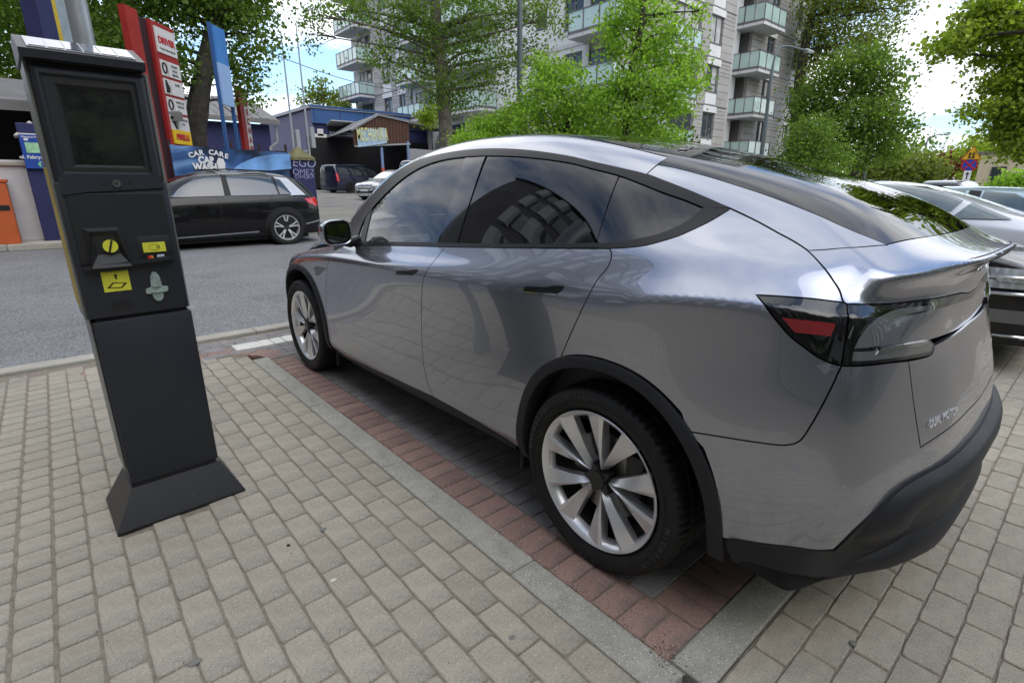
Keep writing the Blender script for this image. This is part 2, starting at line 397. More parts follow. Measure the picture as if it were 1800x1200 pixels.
CAR = thing('parked_car', (XC, 1.3, 0), 'grey metallic electric crossover with black cladding parked in the bay beside the parking meter', 'car')
CARV = Vector((XC, 1.3, 0))

# rows of the body, each keyed (y, half width, z) from nose to tail; last entry = rear corner
YS = [3.62, 3.45, 3.1, 2.75, 2.3, 1.95, 1.5, 1.05, .6, .2, -.1, -.35, -.55]
ROWS = [
 dict(k=[(3.62,.5,.24),(3.45,.74,.22),(3.1,.84,.21),(2.3,.87,.22),(.2,.87,.24),(-.35,.885,.25),(-.55,.86,.25)], c=(.70,-.73,.255)),
 dict(k=[(3.62,.58,.36),(3.45,.82,.34),(3.1,.915,.33),(2.3,.935,.31),(1.5,.935,.32),(.2,.935,.35),(-.35,.935,.36),(-.55,.90,.37)], c=(.72,-.735,.38)),
 dict(k=[(3.62,.60,.47),(3.45,.84,.47),(3.1,.935,.47),(2.3,.945,.46),(1.5,.94,.46),(.6,.94,.47),(.2,.945,.49),(-.35,.95,.49),(-.55,.915,.49)], c=(.755,-.775,.50)),
 dict(k=[(3.62,.60,.58),(3.45,.83,.60),(3.1,.945,.62),(2.3,.945,.63),(1.5,.94,.64),(.6,.942,.65),(.2,.952,.66),(-.35,.957,.67),(-.55,.918,.68)], c=(.765,-.775,.69)),
 dict(k=[(3.62,.57,.66),(3.45,.80,.70),(3.1,.935,.745),(2.75,.94,.775),(2.3,.945,.80),(1.5,.95,.82),(.6,.952,.84),(.2,.955,.86),(-.1,.953,.87),(-.35,.938,.89),(-.55,.892,.90)], c=(.755,-.745,.90)),
 dict(k=[(3.62,.53,.71),(3.45,.765,.765),(3.1,.905,.835),(2.75,.93,.88),(2.3,.945,.92),(1.95,.952,.94),(1.5,.958,.955),(1.05,.96,.97),(.6,.958,.99),(.2,.951,1.015),(-.1,.947,1.045),(-.35,.930,1.08),(-.55,.872,1.08)], c=(.742,-.708,1.055)),
 dict(k=[(3.62,.50,.73),(3.45,.73,.79),(3.1,.865,.87),(2.75,.895,.925),(2.3,.91,.975),(1.95,.918,.998),(1.5,.925,1.02),(1.05,.925,1.045),(.6,.922,1.075),(.2,.912,1.105),(-.1,.89,1.13),(-.35,.855,1.145),(-.55,.80,1.13)], c=(.72,-.685,1.09)),
 dict(k=[(3.62,.46,.745),(3.45,.68,.815),(3.1,.80,.90),(2.75,.84,.96),(2.3,.87,1.015),(1.95,.885,1.048),(1.5,.885,1.085),(1.05,.885,1.118),(.6,.88,1.15),(.2,.865,1.18),(-.1,.83,1.205),(-.35,.775,1.21),(-.55,.745,1.175)], c=(.712,-.69,1.115)),
 dict(k=[(3.62,.42,.75),(3.45,.62,.83),(3.1,.74,.925),(2.75,.78,.99),(2.3,.79,1.11),(1.95,.775,1.25),(1.5,.765,1.33),(1.05,.76,1.365),(.6,.755,1.37),(.2,.745,1.345),(-.1,.715,1.305),(-.35,.67,1.27),(-.55,.675,1.22)], c=(.70,-.703,1.14)),
 dict(k=[(3.62,.38,.755),(3.45,.55,.84),(3.1,.66,.945),(2.75,.70,1.03),(2.3,.655,1.27),(1.95,.615,1.455),(1.5,.60,1.555),(1.05,.60,1.582),(.6,.60,1.56),(.2,.59,1.49),(-.1,.578,1.418),(-.35,.568,1.345),(-.55,.60,1.262)], c=(.672,-.722,1.163)),
 dict(k=[(3.62,.26,.757),(3.45,.38,.865),(3.1,.44,.97),(2.75,.46,1.085),(2.3,.45,1.345),(1.95,.42,1.51),(1.5,.42,1.602),(1.05,.42,1.622),(.6,.42,1.60),(.2,.42,1.533),(-.1,.42,1.462),(-.35,.42,1.39),(-.55,.43,1.312)], c=(.45,-.803,1.180)),
 dict(k=[(3.62,.13,.76),(3.45,.19,.88),(3.1,.22,.98),(2.75,.23,1.12),(2.3,.23,1.385),(1.95,.21,1.54),(1.5,.21,1.617),(1.05,.21,1.636),(.6,.21,1.613),(.2,.21,1.546),(-.1,.21,1.474),(-.35,.21,1.402),(-.55,.22,1.322)], c=(.22,-.842,1.188)),
 dict(k=[(3.62,.0,.76),(3.45,.0,.885),(3.1,.0,.985),(2.75,.0,1.13),(2.3,.0,1.40),(1.95,.0,1.55),(1.5,.0,1.622),(1.05,.0,1.64),(.6,.0,1.617),(.2,.0,1.55),(-.1,.0,1.478),(-.35,.0,1.405),(-.55,.0,1.325)], c=(.0,-.85,1.191)),
]
# station just ahead of the tail corner
PRE = [(.845,-.665,.25),(.85,-.665,.375),(.862,-.68,.495),(.866,-.68,.685),(.845,-.665,.90),(.812,-.642,1.068),(.76,-.625,1.115),(.728,-.63,1.145),(.69,-.64,1.178),(.645,-.65,1.212),(.44,-.68,1.235),(.22,-.70,1.238),(0,-.705,1.239)]
# rear face: columns at three half widths; rows 0..8
REAR = [  # (row z, centre y)
 (.25,-.868),(.38,-.893),(.52,-.90),(.72,-.868),(.90,-.812),(.985,-.795),(1.045,-.785),(1.085,-.777),(1.135,-.788)]
def key(row, y):
    k = row['k']
    if y >= k[0][0]: return k[0][1:]
    for a, b in zip(k, k[1:]):
        if b[0] <= y <= a[0]:
            t = (y-a[0])/(b[0]-a[0]); return (a[1]+(b[1]-a[1])*t, a[2]+(b[2]-a[2])*t)
    return k[-1][1:]
def build_master():
    NR = 13; V = []; idx = {}
    def v(kk, w, y, z):
        if kk in idx: return idx[kk]
        idx[kk] = len(V); V.append(Vector((XC+w, y, z))); return idx[kk]
    def P(side, r, s):      # side -1 left, +1 right ; r row ; s station (0..12 keyed, 13 pre, 14 corner)
        w0 = 0
        if s < len(YS): w, z = key(ROWS[r], YS[s]); y = YS[s]
        elif s == len(YS): w, y, z = PRE[r]
        else: w, y, z = ROWS[r]['c']
        sd = 0 if r == 12 else side
        return v(('s', sd, r, s), side*w, y, z)
    NS = len(YS)+2; F = []
    for side in (-1, 1):
        for r in range(NR-1):
            for s in range(NS-1): F.append((P(side, r, s), P(side, r, s+1), P(side, r+1, s+1), P(side, r+1, s)))
        def Q(r, c):        # rear face grid c: 0 corner,1,2,3(centre)
            if c == 0: return P(side, r, NS-1)
            if r == 9: return P(side, 9+c, NS-1)
            w = (0, .45, .22, 0)[c]; z, y = REAR[r]
            bow = .10*w*w + (.02 if c == 1 and r < 3 else 0)
            cz = ROWS[r]['c'][2]; tt = (w/.72)**2
            z = z+(cz-z)*tt*.8
            if r in (7, 8): z = z + (w > .3)*.006
            return v(('r', 0 if c == 3 else side, r, c), side*w, y+bow, z)
        for r in range(9):
            for c in range(3): F.append((Q(r, c), Q(r, c+1), Q(r+1, c+1), Q(r+1, c)))
    bm = bmesh.new(); bv = [bm.verts.new(p) for p in V]
    for f in F:
        f2 = []
        for i in f:
            if i not in f2: f2.append(i)
        try: bm.faces.new([bv[i] for i in f2])
        except ValueError: pass
    bmesh.ops.recalc_face_normals(bm, faces=bm.faces)
    cr = bm.edges.layers.float.new('crease_edge')
    lip = {(side, r): idx[('s', 0 if r == 12 else side, r, NS-1)] for side in (-1, 1) for r in range(9, 13)}
    for side in (-1, 1):
        for (a, b, c) in ((9, 10, .12), (10, 11, .6), (11, 12, .8)):
            ia, ib = lip[(side, a)], lip[(side, b)]
            e = bm.edges.get((bv[ia], bv[ib]))
            if e: e[cr] = c
    for side in (-1, 1):
        for s in range(0, NS-1):
            e = bm.edges.get((bv[idx[('s', side, 5, s)]], bv[idx[('s', side, 5, s+1)]]))
            if e: e[cr] = .0 if s < 5 else (.12 if s < 8 else (.3 if s < 10 else .55))
    me = bpy.data.meshes.new('master'); bm.to_mesh(me); bm.free()
    o = bpy.data.objects.new('tmp', me); col.objects.link(o)
    md = o.modifiers.new('s', 'SUBSURF'); md.levels = 1; md.use_limit_surface = True
    n = len(V); tgt = [p.copy() for p in V]; cur = [p.copy() for p in V]
    soft = {idx[('s', sd_, r_, s_)] for sd_ in (-1, 1) for r_ in (7, 8, 9, 10) for s_ in (NS-2, NS-1)} | {idx[('r', sd_, 8, 1)] for sd_ in (-1, 1)} | {idx[('r', sd_, 7, 1)] for sd_ in (-1, 1)}
    for it in range(6):
        ev = o.evaluated_get(bpy.context.evaluated_depsgraph_get()).data
        lim = [ev.vertices[i].co.copy() for i in range(n)]
        for i in range(n):
            cur[i] += (tgt[i]-lim[i])*(.85 if i not in soft else .25 if it < 2 else .0); me.vertices[i].co = cur[i]
        me.update()
    md.levels = 4
    ev = bpy.data.meshes.new_from_object(o.evaluated_get(bpy.context.evaluated_depsgraph_get()))
    bpy.data.objects.remove(o); return ev
def make_surface(me):
    me.calc_loop_triangles()
    V = [v.co.copy() for v in me.vertices]; N = [v.normal.copy() for v in me.vertices]
    T = [tuple(t.vertices) for t in me.loop_triangles]
    bvh = BVHTree.FromPolygons(V, T); return V, N, T, bvh
class Surface:
    def __init__(s, me): s.V, s.N, s.T, s.bvh = make_surface(me); s.me = me
    def hit(s, o, d):
        loc, nor, i, dist = s.bvh.ray_cast(o, d)
        if loc is None: return None, None
        a, b, c = s.T[i]; A, B, C = s.V[a], s.V[b], s.V[c]
        w = geometry.barycentric_transform(loc, A, B, C, Vector((1, 0, 0)), Vector((0, 1, 0)), Vector((0, 0, 1)))
        n = (s.N[a]*w.x + s.N[b]*w.y + s.N[c]*w.z).normalized()
        if n.dot(nor) < 0: n = -n
        return loc, n
    def near(s, p):
        loc, nor, i, dist = s.bvh.find_nearest(p)
        a, b, c = s.T[i]; A, B, C = s.V[a], s.V[b], s.V[c]
        w = geometry.barycentric_transform(loc, A, B, C, Vector((1, 0, 0)), Vector((0, 1, 0)), Vector((0, 0, 1)))
        return loc, (s.N[a]*w.x + s.N[b]*w.y + s.N[c]*w.z).normalized()
class DirMap:
    "parallel projection along d"
    def __init__(s, d):
        s.d = Vector(d).normalized(); s.e1 = s.d.cross(Vector((0, 0, 1)) if abs(s.d.z) < .9 else Vector((0, 1, 0))).normalized(); s.e2 = s.e1.cross(s.d)
        s.o = Vector((XC, 1., .8))
    def to2(s, p): q = p-s.o; return Vector((q.dot(s.e1), q.dot(s.e2)))
    def ray(s, u): return s.o + s.e1*u.x + s.e2*u.y - s.d*8, s.d
class TailMap:
    "rays leaving a line that runs across the car inside the tail"
    Y0, Z0 = -.42, 1.02
    def to2(s, p): return Vector((p.x, math.atan2(p.z-s.Z0, s.Y0-p.y)*.35))
    def ray(s, u): t = u.y/.35; return Vector((u.x, s.Y0, s.Z0)), Vector((0, -math.cos(t), math.sin(t)))
def catmull(P, n=6):
    "smooth open curve through 2D/3D points"
    if len(P) < 3: return list(P)
    out = []
    for i in range(len(P)-1):
        p0 = P[i-1] if i else P[0]*2-P[1]; p1, p2 = P[i], P[i+1]; p3 = P[i+2] if i+2 < len(P) else P[-1]*2-P[-2]
        # centripetal-ish damping for uneven spacing
        L = (p2-p1).length; m1 = (p2-p0)*(L/max(1e-6, (p2-p1).length+(p1-p0).length)); m2 = (p3-p1)*(L/max(1e-6, (p3-p2).length+(p2-p1).length))
        for k in range(n):
            t = k/n; out.append(p1*(2*t**3-3*t*t+1) + m1*(t**3-2*t*t+t) + p2*(-2*t**3+3*t*t) + m2*(t**3-t*t))
    out.append(P[-1].copy()); return out
def mirror_pt(p): return Vector((2*XC-p.x, p.y, p.z))
def panel(S, name, chains, mp, m, parent, gap=.0022, res=.02, bres=.010, off=0., thick=.014, mirror=False, rim=None, normals=True, label=None, base=None):
    """a sheet of bodywork lying on surface S: chains = smooth outline pieces meeting at corners (3D points)"""
    loop = []
    for ch in chains:
        Q = [mp.to2(p) for p in ch]; C = catmull(Q); loop += C[:-1] if (C[-1]-mp.to2(chains[(chains.index(ch)+1) % len(chains)][0])).length < 1e-5 else C
    # resample
    R_ = []
    for a, b in zip(loop, loop[1:]+loop[:1]):
        L = (b-a).length
        if L < 1e-5: continue
        k = max(1, int(round(L/bres)))
        for i in range(k): R_.append(a+(b-a)*(i/k))
    area = sum(a.x*b.y-b.x*a.y for a, b in zip(R_, R_[1:]+R_[:1]))
    if area < 0: R_.reverse()
    n = len(R_)
    if gap:
        I = []
        for i in range(n):
            t = (R_[(i+1) % n]-R_[i-1]); t.normalize(); I.append(R_[i]+Vector((-t.y, t.x))*gap)
        R_ = I
    pts = [p.copy() for p in R_]
    xs = [p.x for p in R_]; ys_ = [p.y for p in R_]
    def inside(q):
        c = False; j = n-1
        for i in range(n):
            yi, yj = R_[i].y, R_[j].y
            if (yi > q.y) != (yj > q.y) and q.x < (R_[j].x-R_[i].x)*(q.y-yi)/(yj-yi)+R_[i].x: c = not c
            j = i
        return c
    from mathutils.kdtree import KDTree
    kd = KDTree(n)
    for i, p in enumerate(R_): kd.insert((p.x, p.y, 0), i)
    kd.balance()
    x = min(xs)+res/2; row = 0
    while x < max(xs):
        y = min(ys_)+(res/2 if row % 2 else res)
        while y < max(ys_):
            q = Vector((x, y))
            if kd.find((x, y, 0))[2] > res*.55 and inside(q): pts.append(q)
            y += res
        x += res*.87; row += 1
    vo, eo, fo, ov, oe, of = geometry.delaunay_2d_cdt(pts, [(i, (i+1) % n) for i in range(n)], [], 1, 1e-6)
    V = []; N = []; ok = []
    for q in vo:
        o_, d_ = mp.ray(q); loc, nr = S.hit(o_, d_)
        if loc is None: V.append(None); N.append(None)
        else:
            if nr.dot(d_) > 0 and not isinstance(mp, TailMap): nr = -nr
            if isinstance(mp, TailMap) and nr.dot(d_) < 0: nr = -nr
            V.append(loc + nr*off); N.append(nr)
    F = [f for f in fo if all(V[i] is not None for i in f)]
    used = sorted({i for f in F for i in f}); rm = {i: k for k, i in enumerate(used)}
    V2 = [V[i] for i in used]; N2 = [N[i] for i in used]; F2 = []
    for f in F:
        g = [rm[i] for i in f]; nn = (V2[g[1]]-V2[g[0]]).cross(V2[g[2]]-V2[g[0]])
        if nn.dot(N2[g[0]]) < 0: g.reverse()
        F2.append(tuple(g))
    # boundary edges -> rolled rim
    cnt = {}
    for f in F2:
        for a, b in zip(f, f[1:]+f[:1]): cnt[(a, b)] = 1
    bd = [(a, b) for (a, b) in cnt if (b, a) not in cnt]
    nV = len(V2); nF = len(F2); ring = {}
    def rv(i, lvl):
        k = (i, lvl)
        if k not in ring: ring[k] = len(V2); V2.append(V2[i]-N2[i]*(.0012 if lvl == 1 else thick)); N2.append(N2[i])
        return ring[k]
    if thick:
        for a, b in bd:
            F2.append((b, a, rv(a, 2), rv(b, 2)))
    def mk(mirrored):
        VV = [mirror_pt(p) for p in V2] if mirrored else V2
        FF = [tuple(reversed(f)) for f in F2] if mirrored else F2
        NN = [Vector((-q.x, q.y, q.z)) for q in N2] if mirrored else N2
        bp = base or CARV
        me = mesh(name, [p-bp for p in VV], FF, True)
        if normals:
            ln = []
            for pi, f in enumerate(me.polygons):
                for li in f.loop_indices:
                    i = me.loops[li].vertex_index; ln.append(tuple(NN[i] if pi < nF else f.normal))
            me.normals_split_custom_set(ln)
        o = obj(name, me, m, parent)
        if label: o['label'] = label
        return o
    a = mk(False)
    if mirror: mk(True)
    return a
S = Surface(build_master())
def H(*pts):
    "points of the bodywork seen at the given places of the picture"
    out = []
    for p in pts:
        if isinstance(p, Vector): out.append(p); continue
        loc, n = S.hit(CAM_LOC, ray(*p))
        if loc is None:
            # silhouette: nearest point of the body to the line of sight
            d = ray(*p); best = None; t = 1.0
            while t < 6: 
                q = CAM_LOC+d*t; l, nn = S.near(q); e = (l-q).length
                if best is None or e < best[0]: best = (e, l)
                t += .02
            loc = best[1]
            print('MISS', p, round(best[0], 3))
        out.append(loc)
    return out
def sym(P): return P + [mirror_pt(p) for p in reversed(P)]
X = DirMap((1, 0, 0))
QD = DirMap((1, .55, -.45)); TOP = DirMap((0, 0.35, -1)); RD = DirMap((.35, 1, -.1)); RS = DirMap((.8, .8, -.25)); TM = TailMap(); ROOFD = DirMap((.75, .25, -.8))
def arch(cy, a, b, t0, t1, n=22, cz=.36, x=None):
    P = []
    for i in range(n+1):
        t = R(t0+(t1-t0)*i/n); c, s = math.cos(t), math.sin(t)
        P.append(Vector((0 if x is None else x, cy+a*math.copysign(abs(c)**.93, c), cz+b*max(s, -1)*abs(s)**-.07 if abs(s) > .02 else cz)))
    return P
RC, FC = -.03, 2.86
doorF_front = H((587,441),(578,455),(574,492),(573,530),(576,567),(582,595),(592,618))
sillF = H((592,618),(660,650),(762,697))
doorgap = H((782,434),(757,466),(744,493),(741,530),(741,567),(742,605),(745,642),(752,672),(762,697))
beltF = H((607,431),(700,432),(782,434))
beltR = H((782,434),(930,436),(1072,437))
sillR = H((762,697),(830,735),(880,765),(906,783))
rgap = H((1072,437),(1075,450),(1068,470),(1051,490),(1034,521),(1017,556),(1000,594),(985.6,628))
archR_front = arch(RC, .45, .467, 90-23, -6, 12)     # from the rear-door gap down to the sill
# let the arch start where the rear gap ends
gp = rgap[-1]
archRf = [gp] + [p for p in arch(RC, .45, .467, 66, -8, 12) if p.y > gp.y+.02] + [sillR[-1]]
panel(S, 'front_door', [beltF, doorgap, list(reversed(sillF)), list(reversed(doorF_front)), [doorF_front[0], beltF[0]]], X, M_PAINT, CAR, mirror=True)
panel(S, 'rear_door', [beltR, rgap, archRf, list(reversed(sillR)), list(reversed(doorgap))], X, M_PAINT, CAR, mirror=True)
W = lambda y, z, x=0.: Vector((x, y, z))
fa = arch(FC, .45, .467, -4, 184, 24)
panel(S, 'front_fender', [doorF_front, [doorF_front[-1], fa[-1]] if False else [doorF_front[-1], W(2.40, .30)], [W(2.40,.30), W(FC-.449, .34)], list(reversed(fa[:])), [fa[0], W(3.36,.60), W(3.34,.78)], [W(3.34,.78), W(3.1,.87), W(2.75,.935), W(2.42,.99)], [W(2.42,.99), W(2.30,1.0), doorF_front[0]]], X, M_PAINT, CAR, mirror=True)
# nose and bonnet, mostly hidden
panel(S, 'bonnet', [sym([W(3.3,.8,XC-.66), W(3.58,.75,XC-.2)]), [mirror_pt(p) for p in [W(3.3,.85,XC-.70), W(2.9,.93,XC-.80), W(2.55,.98,XC-.84)]], [mirror_pt(W(2.55,.98,XC-.84)), W(2.72,1.1,XC+.3), W(2.72,1.1,XC-.3), W(2.55,.98,XC-.84)], [W(2.55,.98,XC-.84), W(2.9,.93,XC-.80), W(3.3,.85,XC-.70)]], DirMap((0,0,-1)), M_PAINT, CAR, res=.05, bres=.03)
panel(S, 'windscreen', [[W(2.62,1.1,XC-.68), W(2.75,1.1,XC), mirror_pt(W(2.62,1.1,XC-.68))], [mirror_pt(p) for p in (W(2.62,1.1,XC-.68), W(2.2,1.3,XC-.62), W(1.78,1.5,XC-.56))], [mirror_pt(W(1.78,1.5,XC-.56)), W(1.72,1.6,XC), W(1.78,1.5,XC-.56)], [W(1.78,1.5,XC-.56), W(2.2,1.3,XC-.62), W(2.62,1.1,XC-.68)]], DirMap((0,-.5,-1)), G_CLEAR, CAR, res=.05, bres=.03, thick=.004)
# quarter panel
gapC = H((1482,531),(1476,512),(1463,491),(1446,468),(1420,441),(1396,425),(1370,411),(1330,389),(1284,367))
dloLow = H((1284,367),(1260,382),(1242,392),(1217,404),(1190,415.6),(1141,430),(1105,435),(1072,437))
seam = H((1203,757),(1260,766),(1330,777),(1380,782),(1405,775),(1425,748),(1440,722),(1460,684),(1479,643))
lightLow = H((1479,643),(1455,636),(1434,625),(1412,609),(1390,592),(1372,572),(1353,548),(1329,518))
lightTop = H((1329,518),(1380,521),(1430,525),(1482,531))
aR = arch(RC, .45, .467, 66, 200, 30)
sm = seam[0]
archTop = [gp] + [p for p in aR if p.y < gp.y-.02 and not (p.y < sm.y+.012 and p.z < sm.z+.10)] + [sm]
panel(S, 'quarter_panel', [list(reversed(dloLow)), list(reversed(gapC)), list(reversed(lightTop)), list(reversed(lightLow)), list(reversed(seam)), list(reversed(archTop)), list(reversed(rgap))], QD, M_PAINT, CAR, mirror=True, res=.016, bres=.008)
# tail lamp on the quarter
lampGap = H((1482,531),(1489,535),(1491,552),(1488,590),(1479,643))
panel(S, 'tail_lamp', [lightTop, lampGap, lightLow], RS, M_GLOSSB, CAR, mirror=True, off=-.0005, res=.015)
panel(S, 'red_reflector', [H((1374,558),(1469,568.5)), H((1469,568.5),(1460,591)), H((1460,591),(1397,584)), H((1397,584),(1374,558))], RS, M_REDL, CAR, off=.0016, thick=.002, gap=0, res=.012, bres=.006, mirror=True)
# roof
roofTopL = H((1156,290),(1110,276),(1055,264),(988,256.5),(930,253.5),(862,252.5),(800,258))
W2 = lambda y, w, z=1.5: Vector((XC-w, y, z))
railLow = H((1136,307),(1100,298),(1047,286),(1000,275),(920,264),(855,262),(800,267),(742,280),(700,301),(667,330),(640,360),(618,388))
railTop = [W2(2.42,.60,1.3), W2(2.1,.575,1.4), W2(1.8,.548,1.5), W2(1.4,.535,1.55), W2(.95,.53,1.58), W2(.5,.53,1.57), W2(.25,.528,1.5), W2(.07,.525,1.45)]
railTop = [S.near(p)[0] for p in railTop]
railEnd = [railTop[-1], railLow[0]]
panel(S, 'roof_rail', [railLow, [railLow[-1], railTop[0]], railTop, railEnd], ROOFD, M_PAINT, CAR, mirror=True, res=.02)
top1 = [S.near(p)[0] for p in (W2(.07,.520,1.45), W2(.25,.523,1.5), W2(.5,.525,1.57), W2(.95,.525,1.58), W2(1.4,.53,1.55), W2(1.74,.545,1.5))]
rf = [S.near(p)[0] for p in (W2(.07,.520,1.45), W2(.12,.3,1.5), W2(.135,0.001,1.5))]
fr = [S.near(p)[0] for p in (W2(1.74,.545,1.5), W2(1.70,.3,1.6), W2(1.69,.001,1.6))]
panel(S, 'roof_glass', [list(reversed(sym(list(reversed(rf)))[:]))[0:0] or (rf[:-1] + [mirror_pt(p) for p in reversed(rf[:-1])]), [mirror_pt(p) for p in top1], [mirror_pt(p) for p in fr[:-1]] + list(reversed(fr[:-1])), list(reversed(top1))], DirMap((0,0,-1)), G_ROOF, CAR, res=.04, bres=.02, thick=.006, off=-.001)
# hatch frame (painted side strip), hatch glass
glassL = H((1156,290),(1190,296),(1239,309),(1295,326),(1355,346),(1428,374),(1500,406),(1559,430))
seamD = H((1421,440.5),(1460,438),(1510,434.5),(1559,431))
frameLow = H((1137,306),(1205,333),(1250,352),(1284,366),(1330,388),(1370,410),(1396,424),(1421,440.5))
panel(S, 'hatch_frame', [frameLow, seamD, list(reversed(glassL)), [glassL[0], frameLow[0]]], ROOFD, M_PAINT, CAR, mirror=True, res=.015, bres=.008)
gB = glassL[-1]; gR = [gB] + [S.near(W2(-.685, .35, 1.24))[0], S.near(W2(-.70, .12, 1.24))[0]]
gT = [glassL[0], S.near(W2(.115,.3,1.5))[0], S.near(W2(.128,.1,1.5))[0]]
def full(P): return P + [mirror_pt(p) for p in reversed(P)]
panel(S, 'hatch_glass', [full(gR), [mirror_pt(p) for p in reversed(glassL)], list(reversed(full(gT))), glassL], DirMap((0,.3,-1)), G_ROOF, CAR, res=.025, bres=.012, thick=.006, off=-.001)
# deck with ducktail lip: one pressing wrapping over the lip
under = H((1489,534),(1520,534.5),(1560,534),(1600,530),(1647,524),(1690,515))
underC = under[:]
zc0 = under[-1]
underC = [p for p in under if p.x < XC-.12] + [S.near(Vector((XC-.06, -.77, 1.050)))[0]]
gapD = [gapC[0]] + gapC[1:5]
deckL = [S.near(p)[0] for p in ()]
panel(S, 'tailgate_deck', [list(reversed(full(gR[0:])))[::-1], [mirror_pt(p) for p in reversed(seamD)], [mirror_pt(p) for p in reversed(gapC[:5])], [mirror_pt(gapC[0]), mirror_pt(under[0])], list(reversed(full(underC))), [under[0], gapC[0]], gapC[:5], seamD], TM, M_PAINT, CAR, res=.012, bres=.008)
# ---- rear: lamps, light bar, recess, tailgate, bumper
RDX = DirMap((.75, 1, -.12))
innTop = under
lensLow = H((1479,643),(1518,641.5),(1560,637),(1597,632),(1625,627),(1639,621),(1643,606),(1637,597.5))
lensIn = H((1637,597.5),(1590,605),(1548,610),(1552,596),(1559,584),(1565,570),(1575,560),(1590,555.5),(1610,553),(1650,543),(1683,533))
barL = H((1683,533))[0]
CXL = lambda p, g: Vector((XC+1.25*g, p.y, p.z))
barC = S.near(Vector((XC, -.768, 1.024)))[0]; underMid = underC[-1]
# black light panel from the hatch gap to the middle (mirrored)
panel(S, 'light_bar', [[lampGap[0], *under[:1]] if False else [under[0], *underC[1:], CXL(S.near(Vector((XC, -.77, 1.048)))[0], .0015)], [CXL(S.near(Vector((XC, -.77, 1.048)))[0], .0015), CXL(barC, .0015)], [CXL(barC, .0015), barL] , list(reversed(lensIn)), list(reversed(lensLow)), list(reversed(lampGap))[0:1] + list(reversed(lampGap))[1:-1] + [under[0]]], RDX, M_GLOSSB, CAR, res=.013, bres=.007, mirror=True, off=-.001, gap=.0015)
lens = [H((1500,612),(1512,590),(1533,566),(1560,550),(1588,542),(1640,536)), H((1640,536),(1640,544)), H((1640,544),(1605,550),(1583,556),(1566,566),(1556,582),(1546,607)), H((1546,607),(1500,612))]
panel(S, 'lamp_lens', lens, RDX, M_SMOKE, CAR, res=.008, bres=.005, mirror=True, off=.004, gap=0, thick=.003)
panel(S, 'lamp_lens', [H((1500,618),(1560,613),(1590,609),(1632,601)), H((1632,601),(1638,606),(1634,617)), H((1634,617),(1590,626),(1550,631),(1497,634)), H((1497,634),(1500,618))], RDX, M_SMOKE, CAR, res=.008, bres=.005, mirror=True, off=.002, gap=0, thick=.003)
panel(S, 'lamp_chrome', [H((1546,612),(1590,605),(1628,600)), H((1628,600),(1620,607)), H((1620,607),(1580,613),(1538,623)), H((1538,623),(1546,612))], RDX, M_CHROME, CAR, res=.006, bres=.004, mirror=True, off=.004, gap=0, thick=.002)
panel(S, 'lamp_mark', [H((1498,573),(1501,573.5)), H((1501,573.5),(1493,595)), H((1493,595),(1490,594.5)), H((1490,594.5),(1498,573))], RDX, M_CHROME, CAR, res=.004, bres=.003, mirror=True, off=.002, gap=0, thick=.001)
recC = S.near(Vector((XC, -.80, .952)))[0]
rcc, bcc = CXL(recC, .001), CXL(barC, .001)
recess = [list(reversed(lensIn)), [lensIn[0], *H((1690,577)), rcc], [rcc, bcc], [bcc, barL]]
panel(S, 'tailgate_recess', recess, RDX, M_PAINT, CAR, res=.012, bres=.007, mirror=True, off=-.010, gap=-.002, thick=.03)
tgLow = [*H((1618,786),(1650,765),(1690,733)), S.near(Vector((XC, -.87, .700)))[0]]
tgSeam = H((1597,634),(1601,665),(1605,700),(1612,748),(1618,786))
lipR = [lensLow[-1], *H((1690,579)), recC]
panel(S, 'tailgate_panel', [H((1597,634),(1625,628),(1639,621),(1644,606)), [lensLow[-2], lipR[0]] if False else [H((1644,606))[0], *H((1690,579)), CXL(recC, .0022)], [CXL(recC, .0022), CXL(tgLow[-1], .0022)], [CXL(tgLow[-1], .0022)]+list(reversed(tgLow[:-1])), list(reversed(tgSeam))], RDX, M_PAINT, CAR, res=.014, bres=.008, mirror=True)
shelf = [*H((1466,966),(1500,933),(1540,895),(1576,860),(1612,836),(1650,816),(1690,785)), S.near(Vector((XC, -.905, .606)))[0]]
archB = [p for p in aR if p.y < sm.y-.003 or p.z < sm.z-.0] ; archB = [sm] + [p for p in aR if p.z < sm.z-.015 and p.y < RC-.3 and p.z > .345]
bumpLow = [archB[-1], *H((1281,947),(1340,955),(1400,962),(1466,966))]
panel(S, 'rear_bumper', [seam, [seam[-1], *H((1518,642.5),(1560,638)), tgSeam[0]], tgSeam, tgLow[:-1]+[CXL(tgLow[-1], .003)], [CXL(tgLow[-1], .003), CXL(shelf[-1], .003)], [CXL(shelf[-1], .003)]+list(reversed(shelf[:-1])), list(reversed(H((1281,947),(1340,955),(1400,962),(1466,966)))), [H((1281,947))[0], *list(reversed(archB))]], DirMap((1,.8,-.25)), M_PAINT, CAR, res=.016, bres=.008, mirror=True)
# black lower bumper
lowB = [*H((1264,968),(1310,984),(1360,998),(1405,1008),(1440,1012)), Vector((.45,-.81,.262)), Vector((.70,-.85,.262)), Vector((XC,-.87,.262))]
lowB[0] = Vector((.03, -.52, .275)); lowB = [S.near(p)[0] for p in lowB]; clS = S.hit(Vector((-3, -.492, .345)), Vector((1, 0, 0)))[0]
panel(S, 'bumper_cladding', [[clS]+H((1281,947),(1340,955),(1400,962),(1466,966)), shelf, [shelf[-1], lowB[-1]], list(reversed(lowB)), [lowB[0], clS]], DirMap((1,.8,-.1)), M_CLAD, CAR, res=.016, bres=.009, mirror=True, off=.004, gap=0, thick=.02)
